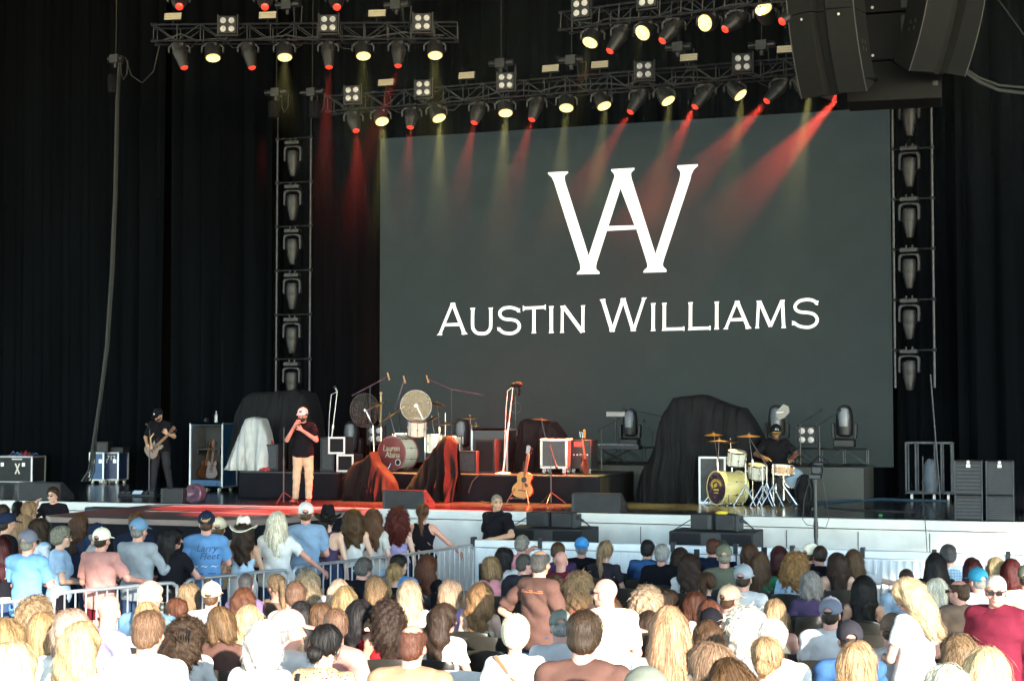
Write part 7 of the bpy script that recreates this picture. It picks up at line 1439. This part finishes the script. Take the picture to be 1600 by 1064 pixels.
for o in list(COL.objects):
    l = o.get('label', '')
    if l.startswith('sandy-haired man'): print_on(o, 'm_l', 'tee', '~ % ~', .16, .93, 0, 'pale_letter')
    if l.startswith('white-haired woman in white tee'): MB().tube([(-.14, -.09, 1.03), (-.06, -.145, .93), (.06, -.16, .78), (.14, -.155, .66)], .014).build('bag_strap', 'wood_neck', o)
    if l.startswith('woman with black bun'): MB().tube([(-.13, -.1, 1.0), (-.11, -.15, .9), (-.06, -.16, .75), (-.02, -.16, .6)], .016).build('bag_strap', 'drape', o)
    if l.startswith('brown-haired man in navy tee'): print_on(o, 'sm', 'tee', 'BBQ' if False else '= =', .08, 1.33, 0, 'gold_letter')
    if l.startswith('person in black dreadlocks') or 'dreadlocks' in l:
        g = MB(tr(*VAR['f']['headc'])); r = random.Random(4)
        for k in range(60): a = r.uniform(-.3, math.pi + .3); x, y = .095 * math.cos(a), -.02 - .10 * math.sin(a); L2 = r.uniform(.2, .34); g.tube([(x * .6, y * .6, .10), (x, y, .04), (x * 1.15, y * 1.1, -.08), (x * 1.2 + r.uniform(-.02, .02), y * 1.1, -.08 - L2 * .6), (x * 1.15, y * 1.08, -.06 - L2)], .009, 5)
        b = g.build('dreadlocks', 'black_paint', o)
    if 'claw clip' in l:
        g = MB(tr(*VAR['f_r']['headc'])); [g.tube([(-.05 + k * .02, -.15, .06), (-.05 + k * .02, -.19, .02), (-.05 + k * .02, -.17, -.03)], .006) for k in range(6)]; g.b0(-.06, .06, -.16, -.145, .05, .07).build('claw_clip', 'phone', o)
# the band
def held(loc, rz, p_, ): return Matrix.Translation(loc) @ rotz(rz) @ Vector(p_)
sl = atz(467, 787, STG) + Vector((0, .15, 0)); sl.z = STG; so = make_person(sl, R(188), 'singer', 'short', 'dbr', 'r', 'tee', 'black', 'singer in white cap and black tee gripping a microphone at his mouth', .985, 'khaki', 'long', 'cap', 'white')
bpy.context.view_layer.update(); mw = so.matrix_world
hd_ = VAR['singer']['headc']; a = mw @ Vector((.005, hd_[1] + .155, hd_[2] - .085)); b = mw @ Vector((-.03, .33, 1.38)); d = (b - a)
o = MB(axis_frame((0, 0, 0), -d)).lathe([(0, -.17), (.012, -.17), (.018, -.02), (.022, 0)], 10).build('microphone', 'fixture_black', loc=a); tag(o, 'black microphone held in the singer\'s fists', 'microphone'); MB(axis_frame((0, 0, 0), -d)).ball((0, 0, .018), .028).build('grille', 'fixture_grey', o)
MB(Matrix.Translation(hd_) @ Matrix(yawm(0, -.05)).to_4x4()).box((0, .124, .075), (.05, .012, .03)).build('cap_badge', 'navy_letter', so)
gl = atz(233, 773, STG) + Vector((.04, .35, 0)); gl.z = STG; go = make_person(gl, R(182), 'guitarist', 'short', 'dbr', 't', 'tee', 'black', 'bearded guitarist in black cap looking down at his guitar', .99, 'char', 'long', 'cap', 'black')
bpy.context.view_layer.update(); hg = VAR['guitarist']['headc']; YM = Matrix(yawm(-.1, -.45)).to_4x4()
MB(tr(*hg) @ YM).prism([(-.022, .015), (.022, .015), (0, -.02)], 0, .006, tr(0, .108, .085) @ rotx(R(-72)) @ rotz(math.pi) @ rotx(math.pi)).build('cap_badge', 'white_paint', go)
def beard(o, key, col): J = VAR[key]; F = Field(graded(-.1, .1, .006), graded(-.05, .15, .006), graded(-.17, .02, .006)); F.ell((0, .03, -.062), (.064, .070, .058), .01); F.ell((0, .10, -.052), (.026, .03, .012), .005, sub=True); F.cut((0, 0, -.03), (0, -.2, 1)); F.ell((0, -.0, -.02), (.056, .066, .08), .004, sub=True); V, Q = F.mesh(lambda X, Y, Z: .0015 * np.sin(X * 130) * np.sin(Z * 90)); put_obj(np_mesh('beard', V, Q, ['hair'], None, np.random.rand(len(V))), 'beard', o, HC[col], tuple(J['headc']), (J['pitch'], J['roll'], J['yaw']))
beard(go, 'guitarist', 'dbr'); beard(so, 'singer', 'dbr')
gm = go.matrix_world; gp = gm @ Vector((.20, .21, .80)); ng = guitar(gp, (R(-4), R(48), R(182 - 180)), 'sunburst electric guitar held by the guitarist, neck raised to the right', 'wood_burst', 'wood_dark', True, 1.0); 
o = MB().tube([gm @ Vector(q) for q in ((.10, .20, .98), (.14, .17, 1.15), (-.02, .15, 1.36), (-.11, .06, 1.47), (-.12, -.06, 1.46), (.0, -.16, 1.25), (.18, -.12, 1.0))], .014).build('guitar_strap', 'wood_pale'); tag(o, 'pale guitar strap across the guitarist\'s chest', 'strap')
dl = Vector((DTH.x, DTH.y, STG + .06)); do = make_person(dl, R(196), 'drummer', 'short', 'blk', 'd', 'tee', 'black', 'drummer in black and yellow cap and black tee playing the pearl kit', 1.02, 'black', 'long', 'cap', 'black')
bpy.context.view_layer.update(); dm = do.matrix_world; HJ = VAR['drummer']; YD_ = tr(*HJ['headc']) @ Matrix(yawm(0, -.2)).to_4x4()
v, f = text_verts('A\'s', .055); g = MB(YD_ @ tr(0, .122, .078) @ rotz(math.pi) @ rotx(math.pi / 2 - .25)); g.add([Vector(a) for a in v], f); g.build('lettering', 'pale_letter', do, smooth=0)
MB(YD_).lathe([(.0, 0), (.03, 0), (.03, .0055), (.0, .0055)], 12, Matrix.Diagonal((2.4, 2.2, 1, 1)) @ tr(0, .058, .028)).build('cap_peak', 'gold_letter', do)
for i, (w_, dx) in enumerate((('wriR', -.25), ('wriL', .28))):
    a = Vector(HJ[w_]) + Vector((0, .05, 0)); o = MB().cyl(dm @ (a - Vector((-dx * .2, .08, .0))), dm @ (a + Vector((dx * .3, .30, -.05))), .008, n=6).build('drumstick', 'wood_pale'); tag(o, 'wooden drumstick in the drummer\'s %s hand' % ('right' if i == 0 else 'left'), 'drumstick')
MB().lathe([(.034, -.02), (.036, .02)], 12, axis_frame(Vector(HJ['wriL']), Vector(HJ['wriL']) + Vector(HJ['elbL'] - HJ['wriL']))).build('wristband', 'red_thing', do)
# empty chairs that show between people
for i, (px, py, l, w_) in enumerate(((765, 878, 'behind the blonde in sleeveless pink', 0), (745, 974, 'uppermost of three below the golden waves', 0), (748, 993, 'middle one of three below the golden waves', 0), (745, 1014, 'lowest of three below the golden waves', 0), (690, 1016, 'below the tangled brown hair', 0), (955, 893, 'behind the charcoal tee', 0), (1000, 905, 'left of the scraped-back hair', 0), (975, 918, 'between the bald man in sunglasses and the pale curls', 0), (905, 905, 'behind the bright blue cap', 0), (1350, 972, 'upper right of the black cap', 0), (1360, 990, 'lower right of the black cap', 0), (1318, 957, 'left of the very long dark hair', 0), (1215, 884, 'below the green tee', 0), (1245, 960, 'below the purple tee', 0), (1270, 1018, 'bottom right of the dazzling white shirt', 0), (1376, 880, 'right of the very long dark hair', 0), (845, 925, 'beside the man with hand on hip', 0), (165, 1003, 'below the lavender tee', 0), (1065, 918, 'below the heavy man in black', 0), (715, 1045, 'right of the tan hooded top', 1), (850, 1047, 'below the brown bag strap', 1), (60, 1046, 'at the bottom left corner', 1), (1010, 905, 'below the charcoal tee, second row', 0))):
    loc = solve(px, py, .875); chair(loc + Vector((0, .28, 0)), R(rnd.uniform(-4, 8)) + .1, 1.0, 'empty %s folding chair %s' % ('white' if w_ else 'black', l), bool(w_))
# ------------------------------------------------------------- thin smoke over the stage, lit by the lamps
sm_ = bpy.data.materials.new('stage_smoke'); sm_.use_nodes = True; nt = sm_.node_tree; N = nt.nodes; L_ = nt.links; N.remove(N['Principled BSDF']); vs_ = N.new('ShaderNodeVolumePrincipled'); vs_.inputs['Color'].default_value = (.66, .82, 1, 1); vs_.inputs['Anisotropy'].default_value = .1; L_.new(vs_.outputs[0], N['Material Output'].inputs['Volume'])
tc = N.new('ShaderNodeTexCoord'); sp_ = N.new('ShaderNodeSeparateXYZ'); L_.new(tc.outputs['Object'], sp_.inputs[0]); m1 = N.new('ShaderNodeMapRange'); m1.interpolation_type = 'SMOOTHSTEP'; m1.inputs[1].default_value = 5.6; m1.inputs[2].default_value = 8.9; m1.inputs[3].default_value = .0004; m1.inputs[4].default_value = .0045; L_.new(sp_.outputs[2], m1.inputs[0])
n1 = N.new('ShaderNodeTexNoise'); n1.inputs['Scale'].default_value = .55; n1.inputs['Detail'].default_value = 1.5; L_.new(tc.outputs['Object'], n1.inputs[0]); m2 = N.new('ShaderNodeMapRange'); m2.inputs[1].default_value = .35; m2.inputs[2].default_value = .65; m2.inputs[3].default_value = .25; m2.inputs[4].default_value = 1.9; L_.new(n1.outputs[0], m2.inputs[0])
m3 = N.new('ShaderNodeMath'); m3.operation = 'MULTIPLY'; L_.new(m1.outputs[0], m3.inputs[0]); L_.new(m2.outputs[0], m3.inputs[1]); L_.new(m3.outputs[0], vs_.inputs['Density']); MATS['stage_smoke'] = sm_
S.cycles.volume_step_rate = 4; S.cycles.volume_max_steps = 64
o = MB().b0(aty(522, 400, 29).x, 8.9, 25.6, 30.4, 1.4, 11.2).build('smoke', 'stage_smoke', smooth=0); o['kind'] = 'stuff'
print('objects', len(COL.objects), 'people', len(LAB), 'time', round(time.time() - T0, 1))
